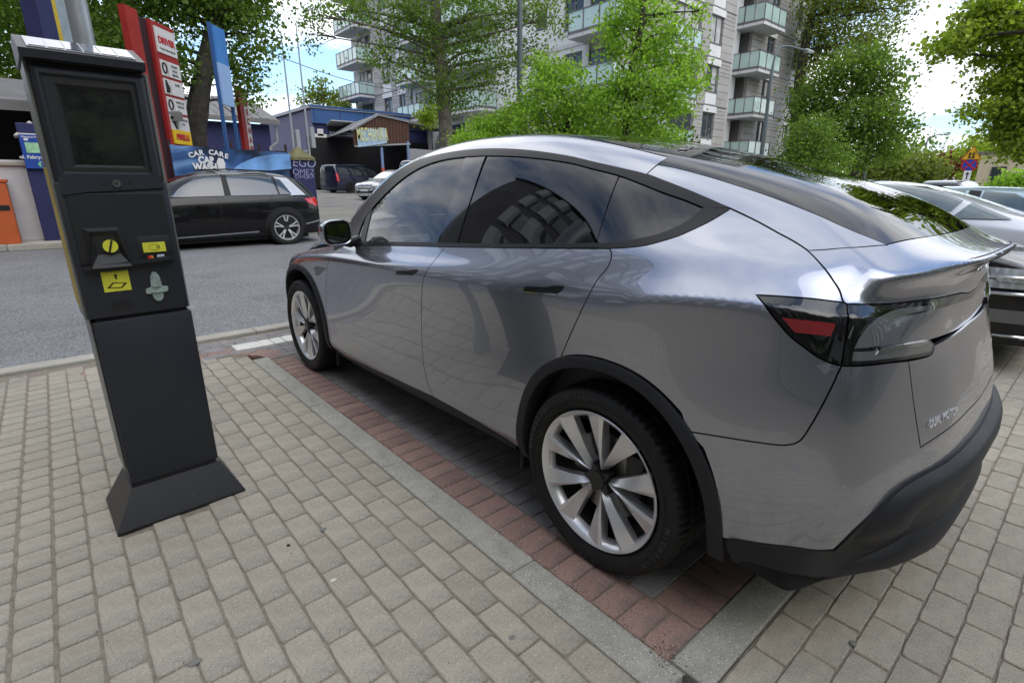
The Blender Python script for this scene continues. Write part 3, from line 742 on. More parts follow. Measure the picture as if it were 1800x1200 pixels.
# shelf bar and lower bar, proud of the cladding, with a flat plate between
def ribbon(name, P, Q, m, bulge, parent=CAR, mirror=True, n=6, nseg=5, base=0., smooth=True):
    "raised bar between two surface curves P and Q"
    A = catmull(P, nseg); B = catmull(Q, nseg); k = min(len(A), len(B))
    def rs(C, k):
        L = [0]; 
        for a, b in zip(C, C[1:]): L.append(L[-1]+(b-a).length)
        out = []; j = 0
        for i in range(k):
            t = L[-1]*i/(k-1)
            while j < len(L)-2 and L[j+1] < t: j += 1
            out.append(C[j].lerp(C[j+1], 0 if L[j+1] == L[j] else (t-L[j])/(L[j+1]-L[j])))
        return out
    k = max(len(A), len(B)); A = rs(A, k); B = rs(B, k); V = []; F = []
    for i_, (a, b) in enumerate(zip(A, B)):
        for j in range(n+1):
            t = j/n; p, nn = S.near(a.lerp(b, t)); h = base + bulge*min(1, 3.2*min(t, 1-t)+.0) ** .5*min(1, .02+i_/6) if 0 < t < 1 else -.006
            V.append(p+nn*h)
    for i in range(k-1):
        for j in range(n): q = i*(n+1)+j; F.append((q, q+1, q+n+2, q+n+1))
    for mr in ((0, 1) if mirror else (0,)):
        VV = [mirror_pt(v) if mr else v for v in V]
        me = mesh(name, [v-CARV for v in VV], F, smooth); bm = bmesh.new(); bm.from_mesh(me); bmesh.ops.recalc_face_normals(bm, faces=bm.faces)
        bm.to_mesh(me); bm.free(); o = obj(name, me, m, parent)
    return o
lowIn = [*H((1536,974),(1560,955),(1600,930),(1640,915)), S.near(Vector((XC, -.885, .40)))[0]]
upIn = [*H((1536,974),(1556,950),(1580,928),(1600,896),(1632,876),(1660,862)), S.near(Vector((XC, -.905, .52)))[0]]
shelf2 = [shelf[0].lerp(shelf[1], .3)] + shelf[1:]
ribbon('bumper_shelf', shelf2, upIn, M_CLAD, .036)
ribbon('bumper_sill', [S.near(Vector((.20,-.72,.31)))[0]]+lowIn[1:], [S.near(p+Vector((0, .0, -.0)))[0] for p in [Vector((.20,-.72,.27))]+lowB[5:]], M_CLAD, .030)
# sills, arch cladding
sillLow = [S.near(p)[0] for p in [W(2.36,.225), W(2.23,.215), W(1.6,.225), W(1.09,.24), W(.7,.255), W(.42,.27)]]
sillUp = [sillF[0], sillF[1], sillF[2], sillR[1], sillR[2], sillR[3]]
ribbon('sill_cladding', sillUp, sillLow, M_CLAD, .010)
def arch_ring(cy, lo, hi, name='arch_cladding'):
    A = [S.hit(Vector((-3, p.y, p.z)), Vector((1, 0, 0))) for p in arch(cy, .452, .469, lo, hi, 40)]
    B = [S.hit(Vector((-3, p.y, p.z)), Vector((1, 0, 0))) for p in arch(cy, .408, .430, lo, hi, 40)]
    V = []; F = []
    for (a, na), (b, nb) in zip(A, B):
        mid = a.lerp(b, .12)
        V += [a-na*.008, a+na*.006, mid+na*.0095, b+nb*.010, b+nb*.004-(a-b).normalized()*.003, b-Vector((-.09, 0, 0))]
    for i in range(len(A)-1):
        for j in range(5): q = i*6+j; F.append((q, q+1, q+7, q+6))
    for mr in (0, 1):
        me = mesh(name, [(mirror_pt(v) if mr else v)-CARV for v in V], F, True); me.set_sharp_from_angle(angle=R(40))
        bm = bmesh.new(); bm.from_mesh(me); bmesh.ops.recalc_face_normals(bm, faces=bm.faces); bm.to_mesh(me); bm.free()
        obj(name, me, M_CLAD, CAR)
arch_ring(RC, -9, 189); arch_ring(FC, -9, 189)
# mud flaps
for (yy, zz) in ((.43, .19), (2.40, .14)):
    for xx in (.055, 2*XC-.055-.0):
        b = MB(); b.box((xx+(.09 if xx < XC else -.09)-XC, yy-1.3, zz+.13), (.21, .022, .26), bev=.01, rx=R(6)); b.build('mud_flap', M_CLAD, CAR)
# ---- glass and black trims
trimOut = H((1284,366),(1250,351),(1205,332),(1136,306.5),(1100,297.5),(1047,285.5),(1000,274.5),(920,263.5),(855,261.5),(800,266.5),(742,279.5),(700,300),(667,329),(640,359),(618,387),(606,425))
trimIn = H((1237,365),(1200,350),(1167.5,339),(1125,322),(1087,308),(1040,296),(1000,286),(920,276),(855,274),(817,276),(780,281),(745,292),(715,309),(683,336),(658,362),(640,386),(626,424))
trimIn2 = trimIn[:]
panel(S, 'window_trim', [trimOut, [trimOut[-1], trimIn[-1]], list(reversed(trimIn)), [trimIn[0], trimOut[0]]], DirMap((1,0,-.35)), M_TRIMB, CAR, mirror=True, res=.012, bres=.007, off=.002, gap=0)
trimLowIn = H((1237,365),(1215,384),(1190,399),(1160,411),(1122,420),(1085,426),(1048,427.5))
panel(S, 'window_trim', [[trimOut[0], trimIn[0]], trimLowIn, [trimLowIn[-1], H((1048,436))[0]], [H((1048,436))[0]]+list(reversed(dloLow[:])), [dloLow[0], trimOut[0]]][:4] + [[dloLow[0], trimOut[0]]] if (dloLow[0]-trimOut[0]).length > .004 else [[dloLow[0], trimIn[0]], trimLowIn, [trimLowIn[-1], H((1048,436))[0]], [H((1048,436))[0]]+list(reversed(dloLow))], DirMap((1,0,-.35)), M_TRIMB, CAR, mirror=True, res=.012, bres=.007, off=.002, gap=0)
beltT = H((626,424),(700,425.5),(790,427.5),(930,429),(1048,427.5)); beltU = H((606,431),(700,432),(782,434),(930,436),(1048,436))
panel(S, 'belt_moulding', [beltT, [beltT[-1], beltU[-1]], list(reversed(beltU)), [beltU[0], beltT[0]]], X, M_TRIMB, CAR, mirror=True, res=.012, bres=.008, off=.003, gap=0)
GD = DirMap((1, 0, -.25))
panel(S, 'front_window', [H((819,278),(800,330),(785,385),(773,427)), H((773,427),(700,425.5),(641,424)), H((641,424),(650,380),(658,362)), trimIn[9:15][::-1] if False else H((658,362),(683,336),(715,309),(745,292),(780,281),(819,278))], GD, G_CLEAR, CAR, mirror=True, res=.03, bres=.02, thick=.004, off=-.004, gap=-.004)
panel(S, 'corner_window', [H((640,386),(626,424)), H((626,424),(632,424)), H((632,424),(640,386))], GD, G_CLEAR, CAR, mirror=True, res=.03, bres=.02, thick=.004, off=-.004, gap=-.003)
panel(S, 'corner_post', [H((655,364),(641,424)), H((641,424),(631,424)), H((631,424),(645,376)), H((645,376),(655,364))], GD, M_TRIMB, CAR, mirror=True, res=.03, bres=.01, off=.0, gap=0)
panel(S, 'door_pillar', [H((818,277),(799,330),(784,385),(772,427)), H((772,427),(803,428)), H((803,428),(818,378),(835,325),(853,275)), H((853,275),(818,277))], GD, M_GLOSSB, CAR, mirror=True, res=.03, bres=.01, off=-.001, gap=.001)
panel(S, 'rear_window', [H((857,275),(838,325),(820,378),(805,428)), H((805,428),(930,429),(1045,428)), H((1045,428),(1058,385),(1071,345),(1086,308)), H((1086,308),(1040,296),(1000,286),(920,276),(857,275))], GD, G_TINT, CAR, mirror=True, res=.03, bres=.02, thick=.004, off=-.003, gap=-.003)
panel(S, 'quarter_window', [H((1090,310),(1076,345),(1062,385),(1049,428)), H((1049,428),(1085,426),(1122,420),(1160,411),(1190,399),(1215,384),(1237,365)), H((1237,365),(1200,350),(1167.5,339),(1125,322),(1090,310))], GD, G_TINT, CAR, mirror=True, res=.03, bres=.015, thick=.004, off=-.003, gap=-.003)
# ---- door handles, side repeater
M_HND = mat('handle_black', (.012, .012, .013), .18, var=0)
def poly(*p): q = H(*p); return [[a, b] for a, b in zip(q, q[1:]+q[:1])]
panel(S, 'handle', poly((695.6,480),(699,476),(718,476),(726,473.5),(735,474),(731,479.5),(724,484),(699,483)), X, M_HND, CAR, res=.01, bres=.006, off=.003, gap=0, thick=.004, mirror=True)
panel(S, 'handle', poly((921,508),(924,503.5),(962,505),(974,502),(992,503),(988,510),(978,516.5),(923,512)), X, M_HND, CAR, res=.01, bres=.006, off=.003, gap=0, thick=.004, mirror=True)
panel(S, 'handle_chrome', poly((922,512),(978,517),(978,518.5),(922,513.5)), X, M_CHROME, CAR, res=.006, bres=.004, off=.0035, gap=0, thick=.002, mirror=True)
panel(S, 'side_camera', poly((552,471),(556,468),(573,471),(560,484),(556,484)), X, M_GLOSSB, CAR, res=.01, bres=.006, off=.003, gap=0, thick=.004, mirror=True)
# ---- inner shell behind the gaps, wheel wells, floor
me = S.me; V = [v.co - v.normal*.020 for v in me.vertices]; F = []
for p in me.polygons:
    c = p.center
    if c.z > 1.03 and c.y > -.52: continue
    if c.y < -.70 and .88 < c.z < 1.07 and abs(c.x-XC) < .55: continue
    if ((c.y-RC)/.45)**2+((c.z-.36)/.46)**2 < 1.08 or ((c.y-FC)/.45)**2+((c.z-.36)/.46)**2 < 1.08: continue
    F.append(tuple(p.vertices))
obj('inner_shell', mesh('inner_shell', [v-CARV for v in V], F, True), M_INNER, CAR)
b = MB(); b.box((0, -.1, .33), (1.5, 3.6, .12)); b.box((0, 1.0, .30), (1.62, 1.9, .14)); b.box((0, -1.75, .42), (1.3, .5, .2)); b.box((0, 1.0, .24), (1.2, 2.2, .1))
for cy in (RC, FC):
    for sx in (-1, 1):
        n = 28; V = []; F = []
        for i in range(n+1):
            t = R(-4+188*i/n)
            for xx in (.86, .56): V.append((sx*xx, cy-1.3+.44*math.cos(t), .36+.455*math.sin(t)))
        for i in range(n): F.append((2*i, 2*i+2, 2*i+3, 2*i+1))
        V.append((sx*.56, cy-1.3, .36)); c = len(V)-1
        for i in range(n): F.append((2*i+1, 2*i+3, c))
        b.add(V, F)
b.build('underbody', M_INNER, CAR)
# ---- door mirror
def lathe_blob(rings, name, m, parent, smooth=True):
    V = []; F = []; n = len(rings[0])
    for r in rings: V += r
    for i in range(len(rings)-1):
        for j in range(n): F.append((i*n+j, i*n+(j+1) % n, (i+1)*n+(j+1) % n, (i+1)*n+j))
    F.append(tuple(range(n-1, -1, -1))); F.append(tuple((len(rings)-1)*n+j for j in range(n)))
    me = mesh(name, V, F, smooth); me.set_sharp_from_angle(angle=R(50)); bm = bmesh.new(); bm.from_mesh(me); bmesh.ops.recalc_face_normals(bm, faces=bm.faces); bm.to_mesh(me); bm.free()
    return obj(name, me, m, parent)
def sq(cx, cy_, cz, wx, wz, n=28, e=3.2, tilt=0.):
    out = []
    for i in range(n):
        t = 2*math.pi*i/n; c, s = math.cos(t), math.sin(t)
        x = wx*math.copysign(abs(c)**(2/e), c); z = wz*math.copysign(abs(s)**(2/e), s)
        out.append(Vector((cx+x, cy_+tilt*x, cz+z)))
    return out
for side in (-1, 1):
    mq = at(588, 408, 1, 1.95); mx, my, mz = side*(XC-mq.x), 1.95-1.3, mq.z
    m0 = MB()
    rings = [sq(mx, my+dy, mz+dz, wx, wz, tilt=-.12*side) for dy, dz, wx, wz in ((-.045,0,.082,.064),(-.05,0,.088,.070),(-.03,0,.090,.073),(.02,0,.088,.071),(.065,-.002,.078,.062),(.10,-.004,.056,.046),(.115,-.005,.024,.02))]
    mo = lathe_blob(rings, 'door_mirror', M_PAINT, CAR)
    lathe_blob([sq(mx, my+dy, mz, wx, wz, tilt=-.12*side) for dy, wx, wz in ((-.052,.080,.062),(-.047,.082,.064),(-.03,.078,.06))], 'mirror_rim', M_GLOSSB, mo)
    lathe_blob([sq(mx, my-.0535, mz, .071, .053, tilt=-.12*side), sq(mx, my-.05, mz, .071, .053, tilt=-.12*side)], 'mirror_glass', mat('mirror_glass', (.8, .8, .8), .01, metal=1, var=0), mo)
    b = MB(); b.tube([(mx-side*.03, my+.0, mz-.055), (mx-side*.09, my+.01, mz-.07), (side*.86, my+.02, mz-.055)], [.022, .028, .03], 10); b.box((mx-side*.02, my+.01, mz-.064), (.12, .09, .018), bev=.007); b.build('mirror_arm', M_TRIMB, mo, smooth=True)
# ---- wheels
M_TYRE = mat('tyre_rubber', (.013, .013, .013), .62, var=.2, vscale=20, bump=.15, bscale=300, spec=.35, dirt=((.03, .028, .025), 14, .6))
M_RIM = mat('silver_wheel', (.78, .78, .79), .32, metal=.75, var=.05, coat=.2)
M_RIMD = mat('dark_wheel_barrel', (.05, .05, .052), .45, metal=.6, var=.05)
M_DISC = mat('brake_disc', (.35, .34, .33), .35, metal=1, var=.1)
def lathe(prof, n, name, m, parent, groove=None, closed=False):
    "profile (x, r) spun round the X axis"
    V = []; F = []; k = len(prof)
    for i in range(n):
        t = 2*math.pi*i/n
        for j, (x, r) in enumerate(prof):
            rr = r - (groove(i, j) if groove else 0); V.append((x, rr*math.cos(t), rr*math.sin(t)))
    for i in range(n):
        i2 = (i+1) % n
        for j in range(k-1): F.append((i*k+j, i*k+j+1, i2*k+j+1, i2*k+j))
    me = mesh(name, V, F, True); me.set_sharp_from_angle(angle=R(40)); bm = bmesh.new(); bm.from_mesh(me); bmesh.ops.recalc_face_normals(bm, faces=bm.faces); bm.to_mesh(me); bm.free()
    return obj(name, me, m, parent)
def make_wheel():
    w = bpy.data.objects.new('wheel', None); col.objects.link(w); w.parent = CAR; w.empty_display_size = .1
    # outer face looks to -X, axis along X, rim face plane x=0
    prof = [(.012,.262),(.004,.272),(-.004,.277),(-.012,.290),(-.020,.312),(-.019,.330),(-.008,.344),(.004,.351),(.018,.3545),(.030,.3565),(.052,.3575),(.054,.351),(.062,.351),(.064,.358),(.094,.3585),(.096,.351),(.106,.351),(.108,.3585),(.138,.3585),(.140,.351),(.148,.351),(.150,.358),(.185,.3565),(.205,.352),(.225,.344),(.232,.325),(.228,.295),(.21,.262)]
    def gr(i, j):
        if j in (7, 8, 9, 10) and i % 4 == 0: return .0065
        if j in (21, 22, 23) and i % 4 == 2: return .0065
        if j in (13, 14, 17, 18) and i % 6 == 3: return .004
        return 0
    lathe(prof, 288, 'tyre', M_TYRE, w, gr)
    # bead rings and lettering
    lathe([(-.0195,.3065),(-.0215,.3075),(-.0195,.3085)], 96, 'tyre_bead', M_TYRE, w)
    L = MB.__call__() if False else None
    def letters(s, r, a0, da, size):
        for k, ch in enumerate(s):
            a = a0 - da*k; t = a
            p = Vector((-.0205, r*math.cos(t), r*math.sin(t)))
            yd = Vector((0, math.cos(t), math.sin(t))); xd = Vector((0, -math.sin(t), math.cos(t)))*-1
            if ch != ' ': yield text('tyre_lettering', ch, p, size, M_LET, xdir=xd, ydir=yd, ext=.0012, bold=.0012)
    M_LET = mat('tyre_letter_rubber', (.035, .035, .036), .5, var=0)
    # the outer face is seen from -X: Y grows to the left there
    def join(objs, name):
        V = []; F = []
        for o in objs:
            n = len(V); V += [v.co.copy() for v in o.data.vertices]; F += [tuple(i+n for i in p.vertices) for p in o.data.polygons]; bpy.data.objects.remove(o)
        return obj(name, mesh(name, V, F), M_LET, w)
    def arc(s, r, mid, da, size):
        out = []; n = len(s)
        for k, ch in enumerate(s):
            if ch == ' ': continue
            al = mid + (k-(n-1)/2)*da          # clockwise angle as seen from outside, 0 = up
            up = Vector((0, -math.sin(al), math.cos(al))); rt = Vector((0, -math.cos(al), -math.sin(al)))
            out.append(text('l', ch, Vector((-.0195, 0, 0))+up*r, size, M_LET, xdir=rt, ydir=up, ext=.0015, bold=.0008))
        return out
    join(arc('MICHELIN', .3185, R(112), R(5.0), .027) + arc('MICHELIN', .3185, R(-68), R(5.0), .027) + arc('PILOT SPORT', .3185, R(178), R(3.6), .018) + arc('PILOT SPORT', .3185, R(-20), R(3.6), .018), 'tyre_lettering')
    # rim ring and barrel
    lathe([(.004,.262),(-.006,.2685),(-.009,.266),(-.007,.262),(.004,.250),(.016,.243),(.04,.238)], 120, 'rim', M_RIM, w)
    lathe([(.012,.245),(.06,.238),(.2,.236),(.21,.262)], 60, 'rim_barrel', M_RIMD, w)
    lathe([(.075,.0),(.075,.165),(.085,.168),(.1,.165),(.1,.0)], 48, 'brake_disc', M_DISC, w)
    b = MB(); b.box((.085, -.14*0-.13, .05), (.07, .08, .17), bev=.015); b.build('brake_caliper', M_RIMD, w, smooth=True)
    # blades
    V = []; F = []
    def blade(phi, sgn):
        # (r, angular offset of centre in deg, half width inner side, half width outer side, axial of ridge)
        st = [(.046, 4.0, .003, .008, .022),(.075, 9.0, .007, .013, .013),(.11, 12.6, .012, .018, .007),(.155, 15.2, .019, .025, .002),(.20, 16.8, .027, .032, -.001),(.235, 17.6, .034, .038, -.003),(.262, 18.0, .040, .044, -.005)]
        n0 = len(V); k = 6
        for r, a, hi, ho, ax in st:
            t = R(phi + sgn*a); c, s = math.cos(t), math.sin(t); rad = Vector((0, c, s)); tan = Vector((0, -s, c))*sgn
            P = rad*r
            tw = .02*(.27-r)/.22
            V.append(P - tan*hi + Vector((ax+.036+tw, 0, 0)))        # back of inner side
            V.append(P - tan*hi + Vector((ax+.004, 0, 0)))           # ridge (bright fold)
            V.append(P - tan*(hi*.55) + Vector((ax-.0015, 0, 0)))
            V.append(P + tan*ho*.2 + Vector((ax+.006, 0, 0)))
            V.append(P + tan*ho + Vector((ax+.012+tw*.5, 0, 0)))
            V.append(P + tan*ho + Vector((ax+.038+tw, 0, 0)))
        for i in range(len(st)-1):
            for j in range(k-1):
                q = n0+i*k+j; f = (q, q+1, q+k+1, q+k); F.append(f)
        F.append(tuple(n0+j for j in range(k)))
    for k in range(5):
        for sg in (-1, 1): blade(90+15+72*k, sg)
    me = mesh('spokes', V, F, True); me.set_sharp_from_angle(angle=R(24)); bm = bmesh.new(); bm.from_mesh(me); bmesh.ops.recalc_face_normals(bm, faces=bm.faces); bm.to_mesh(me); bm.free()
    obj('spokes', me, M_RIM, w)
    # black five-point centre
    V = []; F = []
    P = []
    for k in range(10):
        a = R(90+15+36*k); r = .036 if k % 2 == 0 else .066
        P.append((r*math.cos(a), r*math.sin(a)))
    b = MB(); b.prism(P, .014, .05, 0); b.prism([(.034*math.cos(R(t)), .034*math.sin(R(t))) for t in range(0, 360, 15)], .008, .02, 0)
    b.build('centre_cap', mat('wheel_cap_black', (.018, .018, .019), .35, var=0), w)
    b = MB(); b.tube([(-.0, .225*math.cos(R(-98)), .225*math.sin(R(-98))), (.02, .232*math.cos(R(-98)), .232*math.sin(R(-98)))], .006, 8); b.build('valve', M_TYRE, w)
    return w
w0 = make_wheel(); w0.location = (-XC+.005, RC+.03-1.3, .352)
kids = list(w0.children)
for (x, y, rz, spin) in ((-XC+.012, 2.89-1.3, 0, R(33)), (XC-.005, -1.3, math.pi, 0), (XC-.01, 2.89-1.3, math.pi, 0)):
    w2 = w0.copy(); col.objects.link(w2); w2.location = (x, y, .352); w2.rotation_euler = (spin, 0, rz)
    for c in kids: c2 = c.copy(); col.objects.link(c2); c2.parent = w2
w0.rotation_euler = (0, 0, 0)
# ---- badge
for (px, py, s, sz) in ((1634, 743.5, 'DUAL', .030), (1664, 729, 'MOTOR', .030)):
    pass
bl = H((1633,745))[0]; br = H((1679,721))[0]; xd = (br-bl).normalized(); _, bn = S.near(bl); yd = bn.cross(xd).normalized()
if yd.z < 0: yd = -yd
text('badge', 'DUAL MOTOR', (bl+br)/2+bn*.004-CARV, (br-bl).length/6.0, mat('badge_silver', (.75, .75, .76), .3, metal=.3, var=0), xdir=xd, ydir=yd, parent=CAR, ext=.001)
# ---- cabin
M_SEAT = mat('black_seat', (.028, .028, .03), .6, var=.1); M_DASH = mat('dash_dark', (.045, .045, .048), .5, var=.1)
def seat(x, y, w=.5):
    b = MB(); b.box((x, y, .58), (w, .5, .18), bev=.06); b.box((x, y-.30, .90), (w*.95, .15, .62), rx=R(12), bev=.06)
    b.box((x, y-.38, 1.27), (w*.5, .10, .17), rx=R(8), bev=.045); return b.build('seat', M_SEAT, CAR, smooth=True)
for sx in (-1, 1): seat(sx*.38, .30+.0)
b = MB(); b.box((0, -.75, .58), (1.3, .5, .18), bev=.06); b.box((0, -1.07, .86), (1.28, .15, .55), rx=R(14), bev=.05); b.build('rear_seat', M_SEAT, CAR, smooth=True)
b = MB(); b.box((0, 1.18, .93), (1.5, .42, .14), bev=.05); b.box((0, 1.30, .98), (1.45, .3, .06), bev=.02); b.build('dashboard', M_DASH, CAR, smooth=True)
b = MB(); b.box((0, .93, 1.07), (.38, .02, .22), bev=.006); b.build('touch_screen', M_GLOSSB, CAR)
b = MB(); n = 32
b.tube([(-.38+.18*math.cos(2*math.pi*i/n), .86+.055*math.sin(2*math.pi*i/n), .99+.17*math.sin(2*math.pi*i/n)) for i in range(n+1)], .015, 8, cap=False)
b.tube([(-.55, .86, .99), (-.21, .86, .99)], .02, 8); b.box((-.38, .87, .98), (.12, .04, .1), bev=.02); b.build('steering_wheel', M_DASH, CAR, smooth=True)
for sx in (-1, 1):
    b = MB(); b.box((sx*.80, -.1, .78), (.05, 2.7, .55), bev=.02); b.build('door_lining', M_DASH, CAR)
b = MB(); b.box((0, -.0, 1.52), (1.0, 1.3, .012)); b.build('headlining', mat('headlining_grey', (.3, .3, .29), .9), CAR)
# ================================================================ PARKING METER
for _o in bpy.data.objects:
    if _o.name.startswith('tyre_lettering'): _o['kind'] = 'stuff'
M_MET = mat('meter_dark_grey', (.018, .021, .028), .42, var=.06, bump=.18, bscale=700, dirt=((.07, .075, .08), 7, .64))
M_METB = mat('meter_black', (.011, .012, .013), .5, var=.08, bump=.2, bscale=800)
M_METBASE = mat('meter_base_black', (.014, .015, .018), .36, var=.1, bump=.12, bscale=400, dirt=((.10, .10, .10), 16, .64))
M_METEDGE = mat('meter_edge_grey', (.22, .23, .22), .4, metal=.4, var=.15, dirt=((.1, .1, .1), 10, .6))
M_YEL = mat('yellow_label', (.62, .62, .05), .5, var=.08, vscale=20)
M_BLK = mat('print_black', (.01, .01, .01), .6, var=0)
M_WHT = mat('print_white', (.75, .75, .75), .6, var=0)
MT = thing('parking_meter', (-1.105, 1.58, 0), 'dark grey pay and display parking meter on a flared black foot, left of the car', 'parking meter', rz=R(2.2))
ox, oy = -1.105, 1.58
def q3(x, y, z): return (x-ox, y-oy, z)
# foot: flared base
b = MB()
B0 = [(-1.360, 1.380), (-.868, 1.380), (-.868, 1.73), (-1.360, 1.73)]; B1 = [(-1.277, 1.452), (-.935, 1.452), (-.935, 1.69), (-1.277, 1.69)]
V = [q3(x, y, 0.0) for x, y in B0] + [q3(x, y, .012) for x, y in B0] + [q3(x, y, .158) for x, y in B1]
F = [(i, (i+1) % 4, 4+(i+1) % 4, 4+i) for i in range(4)] + [(4+i, 4+(i+1) % 4, 8+(i+1) % 4, 8+i) for i in range(4)] + [(8, 9, 10, 11)]
b.add(V, F); b.build('foot', M_METBASE, MT)
b = MB(); b.box(q3(-1.106, 1.572, .164), (.31, .22, .02)); b.build('foot_gap', M_BLK, MT)
b = MB(); b.box(q3(-1.1065, 1.575, .5255), (.335, .236, .705), bev=.005); b.build('cabinet', M_MET, MT, smooth=True)
b = MB(); b.box(q3(-1.1065, 1.58, .8815), (.31, .21, .012)); b.build('cabinet_gap', M_BLK, MT)
# side shell behind, slightly wider
b = MB(); b.prism([(1.492-oy, .888), (1.70-oy, .888), (1.735-oy, 1.3), (1.735-oy, 1.79), (1.492-oy, 1.79)], -1.290-ox, -.935-ox, 0); b.build('back_shell', M_METEDGE, MT)
b = MB(); b.box(q3(-1.2915, 1.64, 1.19), (.004, .15, .52)); b.box(q3(-1.2795, 1.58, .56), (.004, .2, .66), mi=1); b.build('side_strip', [mat('yellow_side', (.5, .38, .1), .6, var=.15), M_METEDGE], MT)
# head front: frame with stepped recess for the screen
def frame(name, ox0, ox1, oz0, oz1, ix0, ix1, iz0, iz1, yf, yb, m, bev=.008):
    "flat frame with a rounded outer edge and sloping inner walls"
    b = MB()
    O = [(ox0, oz0), (ox1, oz0), (ox1, oz1), (ox0, oz1)]; I = [(ix0, iz0), (ix1, iz0), (ix1, iz1), (ix0, iz1)]
    Ob = [(x+(bev if x == ox0 else -bev), z+(bev if z == oz0 else -bev)) for x, z in O]
    I2 = [(x+(.012 if x == ix0 else -.012), z+(.012 if z == iz0 else -.014)) for x, z in I]
    V = [q3(x, yf+.03, z) for x, z in O] + [q3(x, yf+bev, z) for x, z in O] + [q3(x, yf, z) for x, z in Ob] + [q3(x, yf, z) for x, z in I] + [q3(x, yb, z) for x, z in I2]
    F = []
    for r in range(4):
        for i in range(4): F.append((r*4+i, r*4+(i+1) % 4, r*4+4+(i+1) % 4, r*4+4+i))
    b.add(V, F); return b.build(name, m, MT)
b = MB(); b.box(q3(-1.115, 1.4905, 1.145), (.342, .065, .508), bev=.008); b.build('head', M_MET, MT, smooth=True)
b = MB(); b.box(q3(-1.115, 1.4995, 1.59), (.336, .04, .385)); b.build('head', M_METB, MT, smooth=True)
frame('screen_frame', -1.277, -.955, 1.40, 1.775, -1.258, -.985, 1.425, 1.752, 1.452, 1.468, M_MET, .012)
frame('screen_frame', -1.262, -.980, 1.42, 1.755, -1.222, -1.003, 1.448, 1.722, 1.462, 1.474, M_METB, .006)
b = MB(); b.box(q3(-1.1125, 1.474, 1.585), (.215, .006, .272)); b.build('screen', mat('meter_screen', (.010, .012, .010), .12, var=.3, vscale=8, dirt=((.022, .028, .02), 3, .5)), MT)
# curved lower edge of the upper housing, with the lock
b = MB(); P = [(-1.272, 1.42), (-.958, 1.42), (-.958, 1.375), (-1.03, 1.372), (-1.12, 1.366), (-1.2, 1.362), (-1.272, 1.352)]
b.prism([(x-ox, z) for x, z in P], 1.449-oy, 1.48-oy, 1); b.build('brow', M_MET, MT)
def disc(name, x, z, r, y0, y1, m, n=20, parent=MT, sx=1.):
    b = MB(); b.prism([(x-ox+sx*r*math.cos(2*math.pi*i/n), z+r*math.sin(2*math.pi*i/n)) for i in range(n)], y0-oy, y1-oy, 1); return b.build(name, m, parent)
lk = disc('lock', -1.108, 1.392, .0135, 1.443, 1.455, M_CHROME); disc('lock_core', -1.108, 1.392, .006, 1.4415, 1.444, M_RIMD, parent=lk)
disc('lock', -1.145, 1.392, .006, 1.446, 1.455, M_BLK)
disc('sensor', -1.062, 1.395, .008, 1.4475, 1.455, M_BLK)
# recessed control panel: coin slot housing, card reader
b = MB(); b.box(q3(-1.115, 1.457, 1.228), (.302, .008, .26), bev=.003); b.build('control_panel', M_METB, MT)
b = MB()   # scoop around the coin slot: bulging wedge
yb_=1.4545; sc1 = [(-1.245, 1.235), (-1.13, 1.235), (-1.105, 1.09), (-1.235, 1.09)]; sc2 = [(-1.215, 1.205), (-1.15, 1.205), (-1.14, 1.135), (-1.21, 1.135)]
V = [q3(x, yb_, z) for x, z in sc1] + [q3(-1.22, 1.438, 1.222), q3(-1.14, 1.438, 1.222), q3(-1.115, 1.418, 1.088), q3(-1.24, 1.418, 1.088)] + [q3(x, 1.449, z) for x, z in sc2]
F = [(0, 1, 5, 4), (1, 2, 6, 5), (2, 3, 7, 6), (3, 0, 4, 7), (4, 5, 9, 8), (5, 6, 10, 9), (6, 7, 11, 10), (7, 4, 8, 11), (8, 9, 10, 11)]
b.add(V, F); b.build('coin_housing', M_METB, MT)
b = MB(); b.prism([(-1.262-ox, 1.082), (-.968-ox, 1.100), (-.968-ox, 1.112), (-1.262-ox, 1.096)], 1.425-oy, 1.47-oy, 1); b.build('control_lip', M_METB, MT)
cs = disc('coin_slot', -1.168, 1.165, .0235, 1.4365, 1.4495, M_YEL, n=28); 
b = MB(); b.box(q3(-1.168, 1.4355, 1.165), (.006, .003, .046), M=Matrix.Rotation(R(18), 3, 'Y')); b.build('slot', M_BLK, cs)
b = MB(); b.box(q3(-1.025, 1.462, 1.145), (.115, .02, .105), bev=.006); b.build('card_reader', M_METB, MT, smooth=True)
lb = MB(); lb.box(q3(-1.028, 1.4505, 1.150), (.076, .003, .038)); lb = lb.build('label', M_YEL, MT)
b = MB()
for k, r in enumerate((.004, .008, .012)):
    b.tube([q3(-1.024+r*math.cos(R(t)), 1.4485, 1.150+r*math.sin(R(t))) for t in (-45, -20, 0, 20, 45)], .0009, 5)
b.tube([q3(-1.028+.018*math.cos(R(t)), 1.4485, 1.150+.012*math.sin(R(t))) for t in range(0, 361, 20)], .0006, 5)
b.build('contactless_mark', M_BLK, lb)
b = MB(); b.box(q3(-1.012, 1.4505, 1.112), (.024, .002, .014)); v_ = b.build('card_mark', M_WHT, MT)
text('card_lettering', 'VISA', q3(-1.012, 1.449, 1.112), .011, mat('print_blue', (.05, .08, .3), .6, var=0), parent=v_, ext=.0005)
disc('card_mark', -1.050, 1.112, .0062, 1.4495, 1.4515, mat('print_red', (.6, .03, .02), .5, var=0)); disc('card_mark', -1.043, 1.112, .0062, 1.450, 1.452, mat('print_orange', (.75, .25, .02), .5, var=0))
